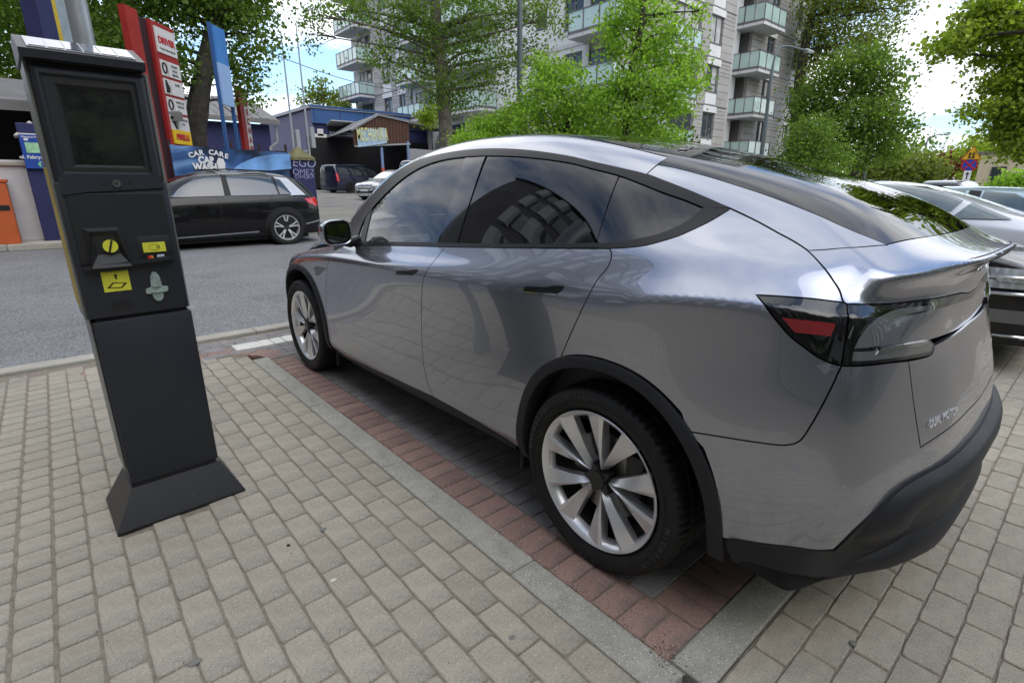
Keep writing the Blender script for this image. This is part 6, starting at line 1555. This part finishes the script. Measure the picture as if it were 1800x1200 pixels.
def bg_car(name, label, loc, rz, paint_, spec, wheels, wr, side_glass, extra=None, group='parked cars', rear_glass=None, front_glass=None, roof=None, cat='car', lvl=3, style=5, zlow=.22, gl=None):
    gl = gl or G_DK
    """spec stations (y, wb, zbelt, zroof, wroof) tail to nose; side_glass list of (y,z) polygons"""
    t = thing(name, loc, label, cat, group, rz=rz); NRr = 7; V = []; st = []
    for (y, wb, zb, zr, wr_) in spec:
        rows = [(wb*.90, zlow), (wb*.985, zlow+.13), (wb, .60), (wb*.985, zb-.13), (wb*.93, zb), (wr_, zr-.05), (wr_*.6, zr)]
        st.append(rows)
        for sg in (-1, 1):
            for (w, z) in rows: V.append(Vector((sg*w, y, z)))
    F = []; n = NRr*2
    for s in range(len(spec)-1):
        for r_ in range(NRr-1):
            a = s*n+r_; F.append((a, a+n, a+n+1, a+1)); a += NRr; F.append((a, a+1, a+n+1, a+n))
        F.append((s*n+NRr-1, (s+1)*n+NRr-1, (s+1)*n+2*NRr-1, s*n+2*NRr-1))
    for s, fl in ((0, 1), (len(spec)-1, 0)):
        for r_ in range(NRr-1):
            a = s*n+r_; q = (a, a+1, a+1+NRr, a+NRr); F.append(q if fl else tuple(reversed(q)))
    me = mesh('shell', V, F); bm = bmesh.new(); bm.from_mesh(me); bmesh.ops.recalc_face_normals(bm, faces=bm.faces)
    cr = bm.edges.layers.float.new('crease_edge'); bm.verts.ensure_lookup_table()
    for e in bm.edges:
        i, j = e.verts[0].index, e.verts[1].index
        if i % NRr == 4 and j % NRr == 4 and i//n != j//n: e[cr] = .5
        if (i//n == j//n) and i//n in (0, len(spec)-1) and i % n//NRr == j % n//NRr: e[cr] = .35
    bm.to_mesh(me); bm.free(); o = bpy.data.objects.new('tmp', me); col.objects.link(o); md = o.modifiers.new('s', 'SUBSURF'); md.levels = lvl
    ev = bpy.data.meshes.new_from_object(o.evaluated_get(bpy.context.evaluated_depsgraph_get())); bpy.data.objects.remove(o)
    Sx = Surface(ev); Z0 = Vector((0, 0, 0))
    # body: leave the glass openings out
    ins = []
    def pin(P, y, z):
        c = False; j = len(P)-1
        for i in range(len(P)):
            if (P[i][1] > z) != (P[j][1] > z) and y < (P[j][0]-P[i][0])*(z-P[i][1])/(P[j][1]-P[i][1])+P[i][0]: c = not c
            j = i
        return c
    body = ev.copy(); body.name = 'body'; body.shade_smooth(); body.materials.clear(); body.materials.append(paint_)
    obj('body', body, None, t)
    def sp(name, P, m, d=(1, 0, 0), off=.012, mirror=True, res=.035, both=None, smooth=False, parent=t, thick=0.):
        """P list of (a, b): side view (y,z) when d is sideways, else (x,z) / (x,y)"""
        d = Vector(d)
        if abs(d.x) > .5: Q = [Vector((0, a, b)) for a, b in P]
        elif abs(d.y) > .5: Q = [Vector((a, 0, b)) for a, b in P]
        else: Q = [Vector((a, b, 0)) for a, b in P]
        global XC; xc, XC = XC, 0.
        try: r = panel(Sx, name, [[a, b] for a, b in zip(Q, Q[1:]+Q[:1])], DirMap(d), m, parent, gap=0, res=res, bres=res*.6, off=off, thick=thick, mirror=mirror, base=Z0)
        finally: XC = xc
        return r
    for P in side_glass: sp('side_window', P, gl)
    if rear_glass: sp('rear_window', rear_glass, gl, (0, 1, -.2), mirror=False)
    if front_glass: sp('windscreen', front_glass, gl, (0, -1, -.4), mirror=False)
    for y in wheels:
        for sg in (-1, 1):
            yy = y; wloc = max(abs(v.co.x) for v in ev.vertices if abs(v.co.y-y) < .3 and v.co.z < .7)
            P = [(y+(wr+.055)*math.cos(R(a)), wr+(wr+.055)*max(math.sin(R(a)), -.3)) for a in range(0, 360, 15)]
            if sg < 0: sp('wheel_arch', P, M_BLK, off=.004)
            bg_wheel(t, (sg*(wloc+.012), y, wr), wr, .2, sg > 0, style)
    b = MB(); b.box((0, (spec[0][0]+spec[-1][0])/2, .22), (spec[2][1]*1.6, (spec[-1][0]-spec[0][0])*.86, .16)); b.build('underbody', M_BLK, t)
    if extra: extra(t, sp, Sx)
    return t
def seam(sp, P): 
    for a, b in zip(P, P[1:]):
        dy, dz = b[0]-a[0], b[1]-a[1]; L = math.hypot(dy, dz); nx_, nz_ = -dz/L*.004, dy/L*.004
        sp('door_seam', [(a[0]+nx_, a[1]+nz_), (b[0]+nx_, b[1]+nz_), (b[0]-nx_, b[1]-nz_), (a[0]-nx_, a[1]-nz_)], M_BLK, off=.002, res=.03)
def wing_mirror(t, x, y, z, m):
    for sg in (-1, 1):
        b = MB(); b.box((sg*(x+.12), y, z), (.22, .12, .15), bev=.045); b.build('door_mirror', m, t, smooth=True)
        b = MB(); b.tube([(sg*(x-.05), y+.02, z-.05), (sg*(x+.08), y, z-.04)], .025, 6); b.build('mirror_arm', M_BLK, t)
# black crossover across the road
def ex1(t, sp, Sx):
    sp('pillar_blade', [(-.50, 1.02), (-.22, 1.36), (.06, 1.39), (-.18, 1.02)], mat('silver_blade', (.5, .51, .53), .3, metal=.5, var=0), off=.006)
    sp('tail_light', [(-.78, .98), (-.45, .95), (-.52, .86), (-.72, .78)], M_REDT, off=.008)
    sp('sill_trim', [(.55, .30), (2.05, .26), (2.05, .285), (.55, .33)], M_CHROME, off=.008); sp('sill_cladding', [(.42, .22), (2.15, .18), (2.15, .25), (.45, .30)], M_CLAD, off=.006)
    seam(sp, [(1.22, 1.0), (1.20, .6), (1.12, .25)]); seam(sp, [(.22, 1.0), (.28, .75), (.42, .55)]); seam(sp, [(2.2, .95), (2.25, .6), (2.2, .25)]); seam(sp, [(-.62, .52), (-.40, .52)])
    for y in (1.42, .45): sp('door_handle', [(y, .835), (y+.2, .845), (y+.2, .805), (y, .80)], M_GLOSSB, off=.02, thick=.02)
    sp('window_frame', [(.98, 1.03), (.98, 1.42), (1.05, 1.42), (1.08, 1.03)], M_BLK, off=.006)
    sp('bumper_trim', [(-.76, .50), (-.42, .44), (-.42, .415), (-.76, .47)], M_CHROME, off=.008)
    wing_mirror(t, .86, 2.12, 1.0, P_BLACK)
    b = MB(); b.tube([(-.58, .1, 1.50), (-.60, .9, 1.525), (-.60, 1.5, 1.50)], .014, 6); b.build('roof_bar', P_BLACK, t, smooth=True)
SPEC1 = [(-.80,.72,.86,.92,.55),(-.72,.80,.98,1.15,.56),(-.45,.88,1.02,1.40,.58),(.1,.90,1.02,1.50,.60),(1.0,.90,1.0,1.52,.61),(1.6,.90,.99,1.47,.60),(2.1,.90,.97,1.18,.62),(2.45,.89,.94,1.02,.66),(3.0,.86,.90,.95,.62),(3.35,.74,.80,.84,.5),(3.45,.6,.66,.68,.42)]
bg_car('parked_car', 'black compact crossover with a silver rear pillar parked at the kerb across the road', (2.43, 11.38, GZ(0, 11.0)-.03), R(90), P_BLACK, SPEC1, (0., 2.6), .37,
    [[(2.02, 1.0), (1.70, 1.24), (1.42, 1.40), (1.06, 1.43), (1.09, 1.02)], [(.97, 1.02), (.97, 1.43), (.35, 1.42), (.12, 1.38), (.08, 1.03)], [(.04, 1.035), (.06, 1.36), (-.05, 1.33), (-.20, 1.04)]], ex1,
    rear_glass=[(-.5, 1.08), (.5, 1.08), (.42, 1.38), (-.42, 1.38)], front_glass=[(-.6, 1.0), (.6, 1.0), (.5, 1.38), (-.5, 1.38)])
# dark van in the yard
SPECV = [(-1.05,.82,1.10,1.72,.66),(-.95,.90,1.12,1.85,.70),(.0,.93,1.12,1.90,.72),(1.6,.93,1.10,1.90,.72),(2.3,.93,1.06,1.82,.70),(2.9,.92,1.02,1.40,.70),(3.3,.90,.98,1.06,.68),(3.75,.80,.88,.92,.58),(3.85,.68,.72,.76,.5)]
def ex2(t, sp, Sx):
    sp('tail_light', [(-1.03, 1.25), (-.88, 1.25), (-.88, .75), (-1.03, .75)], M_REDT, off=.008)
    seam(sp, [(1.7, 1.1), (1.7, .4)]); seam(sp, [(.5, 1.1), (.5, .4)]); wing_mirror(t, .92, 2.5, 1.15, M_BLK)
    sp('head_light', [(3.72, .80), (3.45, .86), (3.5, .72), (3.75, .68)], M_LAMP, off=.008)
p = pt(600, 331, 39.)
bg_car('parked_van', 'dark navy passenger van standing against the workshop wall', (p.x, p.y, GZ(p.x, p.y)), R(-72), P_NAVY, SPECV, (0., 2.95), .34,
    [[(-.8, 1.2), (-.8, 1.68), (.42, 1.72), (.45, 1.18)], [(.55, 1.18), (.52, 1.72), (1.6, 1.72), (1.62, 1.16)], [(1.76, 1.15), (1.75, 1.71), (2.2, 1.62), (2.75, 1.2), (2.76, 1.12)]], ex2, rear_glass=[(-.7, 1.2), (.7, 1.2), (.62, 1.7), (-.62, 1.7)], cat='van', group='vehicles in the yard', style=0)
SPECS = [(-.95,.78,.95,1.02,.6),(-.8,.86,1.02,1.40,.6),(.1,.91,1.02,1.60,.64),(1.4,.91,1.0,1.62,.64),(2.0,.91,.99,1.40,.64),(2.5,.90,.98,1.10,.68),(3.1,.88,.94,1.0,.66),(3.6,.80,.84,.88,.58),(3.78,.66,.70,.74,.5)]
def ex3(t, sp, Sx):
    sp('grille', [(-.42, .56), (.42, .56), (.46, .80), (-.46, .80)], M_RIMD, (0, -1, 0), off=.01, mirror=False)
    for k in range(3): sp('grille_bar', [(-.44, .60+.075*k), (.44, .60+.075*k), (.44, .625+.075*k), (-.44, .625+.075*k)], M_CHROME, (0, -1, 0), off=.016, mirror=False)
    b = MB(); yy = max(v.co.y for v in Sx.me.vertices)+.02; b.tube([(.085*math.cos(R(a)), yy, .68+.085*math.sin(R(a))) for a in range(0, 361, 20)], .009, 5)
    for a in (90, 210, 330): b.tube([(0, yy, .68), (.08*math.cos(R(a)), yy, .68+.08*math.sin(R(a)))], [.012, .005], 5)
    b.build('grille_emblem', M_CHROME, t)
    for sg in (-1, 1): sp('head_light', [(sg*.50, .62), (sg*.76, .70), (sg*.80, .88), (sg*.54, .78)], M_LAMP, (0, -1, 0), off=.012, mirror=False)
    sp('bumper_trim', [(-.7, .28), (.7, .28), (.7, .34), (-.7, .34)], M_CHROME, (0, -1, 0), off=.012, mirror=False); sp('lower_grille', [(-.6, .36), (.6, .36), (.55, .48), (-.55, .48)], M_BLK, (0, -1, 0), off=.01, mirror=False)
    sp('number_plate', [(-.26, .45), (.26, .45), (.26, .55), (-.26, .55)], M_WHT, (0, -1, 0), off=.03, mirror=False); wing_mirror(t, .88, 2.15, 1.05, P_SILV)
p = pt(700, 340, 31.)
bg_car('parked_car', 'silver car with a chrome star grille turned towards the road in the yard', (p.x+1.1, p.y+.6, GZ(p.x, p.y)), R(112), P_SILV, SPECS, (0., 2.9), .36,
    [[(2.15, 1.06), (1.5, 1.45), (.9, 1.52), (.9, 1.05)], [(.8, 1.05), (.8, 1.52), (-.1, 1.48), (-.4, 1.1)]], ex3, front_glass=[(-.66, 1.05), (.66, 1.05), (.52, 1.5), (-.52, 1.5)], group='vehicles in the yard')
def ex4(t, sp, Sx):
    sp('tail_light', [(-1.04, 1.45), (-.84, 1.45), (-.84, .85), (-1.04, .85)], M_REDT, off=.01)
    o = text('van_lettering', 'INSTAL', (.955, .55, 1.30), .42, M_WHT, xdir=(0, 1, 0), ydir=(0, 0, 1), parent=t, bold=.006)
p = pt(715, 330, 25.)
bg_car('parked_van', 'violet-blue delivery van seen from behind with a tall red tail lamp', (p.x+1.0, p.y-.2, GZ(p.x, p.y)), R(-80), P_VIOL, [(a, b_, c, d*1.09, e*1.12) for a, b_, c, d, e in SPECV], (0., 2.95), .34,
    [[(1.76, 1.15), (1.75, 1.75), (2.2, 1.7), (2.75, 1.2)]], ex4, rear_glass=[(-.62, 1.15), (.62, 1.15), (.58, 1.8), (-.58, 1.8)], cat='van', group='vehicles in the yard', style=0)
# right side of the parking: black car next door, white people carrier, pale blue hatchback, cream van
SPECB = [(-1.0,.74,.98,1.04,.6),(-.8,.86,1.0,1.16,.62),(-.2,.91,1.0,1.36,.60),(.6,.92,.98,1.42,.60),(1.2,.92,.97,1.38,.60),(1.75,.92,.96,1.18,.64),(2.3,.91,.94,1.02,.70),(3.0,.90,.90,.95,.68),(3.45,.84,.82,.86,.60),(3.62,.74,.72,.76,.52)]
def nose(Sx, z, f0, f1, cy, off, n=26):
    out = []
    for i in range(n+1):
        a = R(f0+(f1-f0)*i/n); d = Vector((-math.sin(a), -math.cos(a), 0)); loc, nn = Sx.hit(Vector((0, cy, z))-d*4, d)
        if loc: out.append(loc+nn*off)
    return out
def ex5(t, sp, Sx):
    for z in (.735, .62):
        b = MB(); b.tube(nose(Sx, z, -62, 62, 2.6, .008), .013, 6); b.build('grille_bar', M_CHROME, t, smooth=True)
    b = MB(); b.tube(nose(Sx, .30, -85, 85, 2.6, .008), .010, 6); b.build('bumper_trim', M_CHROME, t, smooth=True)
    for sg in (-1, 1):
        for nm, z0, z1, m, a0, a1 in (('head_light', .655, .715, M_LAMP, 38, 66), ('fog_light', .40, .50, M_SMOKE, 36, 56)):
            A, B = nose(Sx, z0, sg*a0, sg*a1, 2.6, .007), nose(Sx, z1, sg*a0, sg*a1, 2.6, .007); k = min(len(A), len(B))
            obj(nm, mesh(nm, A[:k]+B[:k], [(i, i+1, k+i+1, k+i) for i in range(k-1)], True), m, t)
    sp('grille', [(-.50, .50), (.50, .50), (.56, .74), (-.56, .74)], M_BLK, (0, -1, 0), off=.008, mirror=False)
    for k, z in enumerate((.735, .60)): sp('grille_bar', [(-.62, z), (.62, z), (.62, z+.022), (-.62, z+.022)], M_CHROME, (0, -1, 0), off=.016, mirror=False)
    for sg in (-1, 1):
        sp('head_light', [(sg*.50, .66), (sg*.84, .70), (sg*.84, .80), (sg*.56, .77)], M_LAMP, (0, -1, 0), off=.012, mirror=False)
        sp('fog_light', [(sg*.55, .38), (sg*.76, .40), (sg*.74, .50), (sg*.58, .50)], M_SMOKE, (0, -1, 0), off=.01, mirror=False)
    sp('bumper_trim', [(-.76, .285), (.76, .285), (.76, .30), (-.76, .30)], M_CHROME, (0, -1, 0), off=.012, mirror=False)
    sp('number_plate', [(-.26, .50), (.26, .50), (.26, .61), (-.26, .61)], M_WHT, (0, -1, 0), off=.04, mirror=False)
bg_car('parked_car', 'glossy black saloon with chrome grille bars in the next bay, nose out', (4.75, 2.75, 0), R(180), P_BLACK, SPECB, (0., 2.75), .34,
    [[(1.6, 1.02), (1.15, 1.28), (.62, 1.33), (.62, 1.02)], [(.52, 1.02), (.52, 1.33), (-.2, 1.28), (-.6, 1.05)]], ex5, front_glass=[(-.68, 1.01), (.68, 1.01), (.52, 1.34), (-.52, 1.34)], group='cars parked side by side')
SPECW = [(-.75,.76,1.0,1.10,.6),(-.6,.84,1.0,1.36,.62),(.2,.87,1.0,1.44,.62),(1.2,.87,.97,1.44,.62),(1.8,.87,.95,1.32,.62),(2.4,.87,.92,1.08,.66),(2.8,.86,.88,.97,.68),(3.2,.82,.80,.86,.6),(3.4,.70,.68,.72,.5)]
def ex6(t, sp, Sx):
    wing_mirror(t, .85, 1.95, 1.0, P_WHITE); sp('window_pillar', [(.80, 1.0), (.80, 1.38), (.90, 1.38), (.92, 1.0)], M_BLK, off=.006); sp('window_pillar', [(-.28, 1.02), (-.22, 1.36), (-.14, 1.36), (-.18, 1.02)], M_BLK, off=.006)
    for sg in (-1, 1): sp('head_light', [(sg*.45, .62), (sg*.78, .68), (sg*.76, .84), (sg*.5, .74)], M_LAMP, (0, -1, 0), off=.012, mirror=False)
    seam(sp, [(.86, 1.0), (.86, .3)]); seam(sp, [(2.0, .95), (2.05, .3)])
bg_car('parked_car', 'white people carrier with a large quarter window behind the black saloon', (7.4, 2.25, .02), R(180), P_WHITE, SPECW, (0., 2.6), .32,
    [[(2.5, .99), (2.1, 1.16), (1.98, .99)], [(1.92, .99), (2.02, 1.18), (1.6, 1.34), (.9, 1.38), (.92, 1.0)], [(.80, 1.0), (.80, 1.38), (-.14, 1.37), (-.18, 1.02)], [(-.28, 1.02), (-.22, 1.36), (-.5, 1.28), (-.55, 1.04)]], ex6, front_glass=[(-.66, 1.0), (.66, 1.0), (.54, 1.36), (-.54, 1.36)], gl=G_MIDG, group='cars parked side by side')
def ex7(t, sp, Sx):
    sp('tail_light', [(-.68, 1.02), (-.42, 1.0), (-.46, .80), (-.68, .74)], M_REDT, off=.008); sp('window_pillar', [(.25, 1.0), (.25, 1.32), (.40, 1.33), (.42, 1.0)], M_BLK, off=.006)
bg_car('parked_car', 'pale blue hatchback facing away beyond the white people carrier', (10.4, .25, -.03), 0., P_LBLUE, [(a, b_, c, min(d, 1.40), e) for a, b_, c, d, e in SPECW], (0., 2.6), .32,
    [[(1.95, 1.0), (1.6, 1.28), (.45, 1.33), (.45, 1.0)], [(.22, 1.02), (.22, 1.32), (-.15, 1.28), (-.48, 1.1), (-.3, 1.04)]], ex7, rear_glass=[(-.5, 1.08), (.5, 1.08), (.42, 1.32), (-.42, 1.32)], gl=G_MIDG, group='cars parked side by side')
p = pt(1662, 330, 27.)
bg_car('parked_van', 'cream high-roofed van far down the street below the road signs', (p.x, p.y, -.2), R(-90), P_CREAM, [(a, b_, c, d*.93, e) for a, b_, c, d, e in SPECV], (0., 2.95), .34,
    [[(1.76, 1.12), (1.75, 1.6), (2.2, 1.55), (2.75, 1.15)]], None, rear_glass=[(-.62, 1.12), (.62, 1.12), (.58, 1.6), (-.58, 1.6)], cat='van', style=0)
# ================================================================ LAMPS AND SIGNS
M_POLE = mat('painted_pole_grey', (.10, .12, .125), .5, metal=.3, var=.1)
def pole_at(px, py, Y): p = at(px, py, 1, Y); return p
# dark pole with two back-turned sign plates
P0 = at(913, 250, 1, 12.7); P1 = at(913, 150, 1, 12.7)
t = thing('lamp_pole', (P0.x, 12.7, GZ(0, 12.7)), 'straight dark grey lamp pole rising behind the middle of the grey car roof', 'pole')
zb = GZ(0, 12.7); b = MB(); b.tube([(0, 0, 0), (0, 0, P0.z-zb+.6), (0, 0, P0.z-zb+.62), (0, 0, 12)], [.115, .115, .088, .075], 14); b.build('pole_tube', M_POLE, t, smooth=True)
pz = at(928, 192, 1, 12.7).z-zb; pz0 = at(928, 262, 1, 12.7).z-zb; b = MB(); b.box((.28, .05, (pz+pz0)/2), (.26, .03, pz-pz0), bev=.01); b.build('sign_back', mat('sign_back_grey', (.16, .16, .17), .5, metal=.4), t)
for z in (pz-.4, pz0+.5): b = MB(); b.box((.12, 0, z), (.34, .26, .03)); b.build('clamp', M_GALV, t)
def street_lamp(label, base, bend, head, Y, r, seed=0):
    p0 = at(base[0], base[1], 1, Y); p1 = at(bend[0], bend[1], 1, Y); z0 = GZ(0, Y)
    hd = at(head[0], head[1], 1, Y); o_ = Vector((p0.x, Y, z0)); t = thing('street_lamp', o_, label, 'street lamp', 'street lamps')
    H1 = p1.z-z0; a = hd-Vector((p0.x, Y, 0)); dx = a.x; hz = hd.z-z0
    b = MB(); b.tube(catmull([Vector((0, 0, 0)), Vector((0, 0, H1*.6)), Vector((0, 0, H1)), Vector((dx*.12, 0, hz-.12*abs(dx)*.6)), Vector((dx*.85, 0, hz))], 6), [r]*7+[r*.8]*5+[r*.5]*13, 10); b.build('pole_tube', M_POLE, t, smooth=True)
    b = MB(); b.box((dx*.95, 0, hz+.02), (max(.6, abs(dx)*.22), .26, .13), bev=.05); b.build('lamp_head', M_GALV, t, smooth=True)
    b = MB(); b.box((dx*.95, 0, hz-.06), (max(.45, abs(dx)*.16), .2, .05), bev=.02); b.build('lamp_glass', M_LAMP, t, smooth=True)
street_lamp('tall curved street lamp standing in front of the east end of the apartment block', (1336, 291), (1359, 112), (1424, 92), 12.7, .11)
street_lamp('second street lamp half hidden in the broad green tree', (1516, 326), (1552, 200), (1585, 188), 12.9, .11)
street_lamp('farthest street lamp, thin against the sky left of the road signs', (1613, 326), (1630, 246), (1665, 237), 13.1, .11)
# road signs
p0 = at(1694, 332, 1, 3.4); zt = at(1704, 262, 1, 3.4).z
t = thing('road_sign', (p0.x, 3.4, 0), 'post with a yellow children warning triangle, a no stopping disc and an arrow plate', 'road sign')
b = MB(); b.tube([(0, 0, 0), (0, 0, zt)], .035, 8); b.build('post', M_GALV, t, smooth=True)
k = (Vector((p0.x, 3.4, 1.4))-CAM_LOC).dot(_f)/CAM_F
c1 = at(1703, 272, 1, 3.4).z; c2 = at(1702, 290, 1, 3.4).z; c3 = at(1696, 309, 1, 3.4).z; fx = -.06
rzv = Matrix.Rotation(R(90-10), 4, 'Z')
def rot(o): o.rotation_euler = (0, 0, R(-78)); return o
s = 14*k
b = MB(); b.prism([(-s, c1-.55*s), (s, c1-.55*s), (0, c1+1.1*s)], -.05, -.03, 1); w_ = rot(b.build('warning_triangle', mat('sign_red', (.5, .02, .02), .5, var=0), t))
b = MB(); b.prism([(-.86*s, c1-.48*s), (.86*s, c1-.48*s), (0, c1+.95*s)], -.06, -.052, 1); b.build('triangle_field', mat('sign_yellow', (.70, .42, .02), .5, var=0), w_)
b = MB()
for dx, h_ in ((-.2, .32), (.16, .4)):
    b.tube([(dx*s-.08*s, -.066, c1-.38*s), (dx*s, -.066, c1-.05*s), (dx*s, -.066, c1+h_*s*.6)], .05*s, 5); b.tube([(dx*s+.14*s, -.066, c1-.38*s), (dx*s, -.066, c1-.05*s)], .05*s, 5); b.tube([(dx*s-.2*s, -.066, c1+.05*s), (dx*s+.2*s, -.066, c1+.15*s)], .04*s, 5)
    b.prism([(dx*s+.09*s*math.cos(R(a)), c1+h_*s*.8+.09*s*math.sin(R(a))) for a in range(0, 360, 45)], -.07, -.062, 1)
b.build('children_symbol', M_BLK, w_)
def rdisc(name, r, m, y, parent): b = MB(); b.prism([(r*math.cos(R(a)), c2+r*math.sin(R(a))) for a in range(0, 360, 15)], y-.006, y, 1); return b.build(name, m, parent)
d_ = rot(rdisc('no_stopping_disc', 11.5*k, mat('sign_red', (.5, .02, .02), .5), -.04, t)); rdisc('disc_field', 9.3*k, mat('sign_blue', (.03, .05, .35), .5, var=0), -.05, d_)
b = MB(); 
for q in (45, -45): b.box((0, -.06, c2), (18*k, .006, 2.0*k), M=Matrix.Rotation(R(q), 3, 'Y'))
b.build('disc_cross', mat('sign_red', (.5, .02, .02), .5), d_)
b = MB(); b.box((0, -.045, c3), (10*k, .015, 17*k)); pl_ = rot(b.build('arrow_plate', M_WHT, t))
b = MB(); b.box((0, -.056, c3-1.5*k), (1.6*k, .006, 9*k)); b.prism([(-3*k, c3+2*k), (3*k, c3+2*k), (0, c3+6.5*k)], -.058, -.053, 1); b.build('arrow', M_BLK, pl_)
# ================================================================ BEHIND THE CAMERA: what the paintwork mirrors
M_BRK = mat('brown_facade', (.19, .18, .17), .85, var=.15, vscale=.3)
t = thing('unseen_office_block', (-12, -3, 0), 'long grey office block with tall pale fins across the pavement behind the viewer', 'building')
b = MB(); b.box((-5, 0, 13), (10, 64, 26)); b.build('wall', M_BRK, t)  # added unseen block, its height and nearness shaped to darken the window reflections
for r_ in range(7):
    for k in range(27):
        y = -29+2.15*k
        b = MB(); b.box((.12, y, 3.2+3.6*r_), (.24, .75, 2.6)); b.build('fin', M_STUC, t)
        if k < 26: b = MB(); b.box((.03, y+1.07, 3.2+3.6*r_), (.06, 1.25, 2.3)); b.build('window', G_BLD, t)
b = MB(); b.box((-5, 0, 26.2), (10.6, 64.6, .4)); b.build('roof', M_PLIN, t)
tr_ = 'broadleaved tree on the pavement behind the viewer, mirrored in the rear glass'
t = thing('office_wing', (6, -17, 0), 'grey office wing with tall pale fins closing the parking behind the viewer', 'building')
b = MB(); b.box((0, -5, 6), (46, 10, 12)); b.build('wall', M_BRK, t)
for r_ in range(3):
    for k in range(20):
        x = -21.5+2.25*k
        b = MB(); b.box((x, .12, 2.9+3.4*r_), (.8, .24, 2.5)); b.build('fin', M_STUC, t)
        b = MB(); b.box((x+1.12, .03, 2.9+3.4*r_), (1.3, .06, 2.2)); b.build('window', G_BLD, t)
b = MB(); b.box((0, -5, 12.2), (46.6, 10.6, .4)); b.build('roof', M_PLIN, t)
for i, (x, y, h, lab) in enumerate(((5.5, -10, 9, tr_), (-6, -10, 8, 'round tree near the corner behind the viewer'), (13, -9, 10, 'tree at the end of the parking behind the pale blue car'))):
    f = Vector((x, y, 0)); rr = random.Random(50+i); Bs = [(Vector((rr.gauss(0, 1.5), rr.gauss(0, 1.5), h*.62+rr.gauss(0, 1.3))), 1.5, 1.5, 1.1) for _ in range(13)]
    t = thing('tree', f, lab, 'tree'); b = MB(); b.tube([(0, 0, -.1), (.1, 0, h*.35), (.2, .1, h*.7)], [.2, .16, .06], 10); b.build('trunk', M_BARKD, t, smooth=True)
    obj('crown', leaves_mesh('crown', Bs, 5000, .2, 60+i, LM['mid'], spread=.3), None, t)
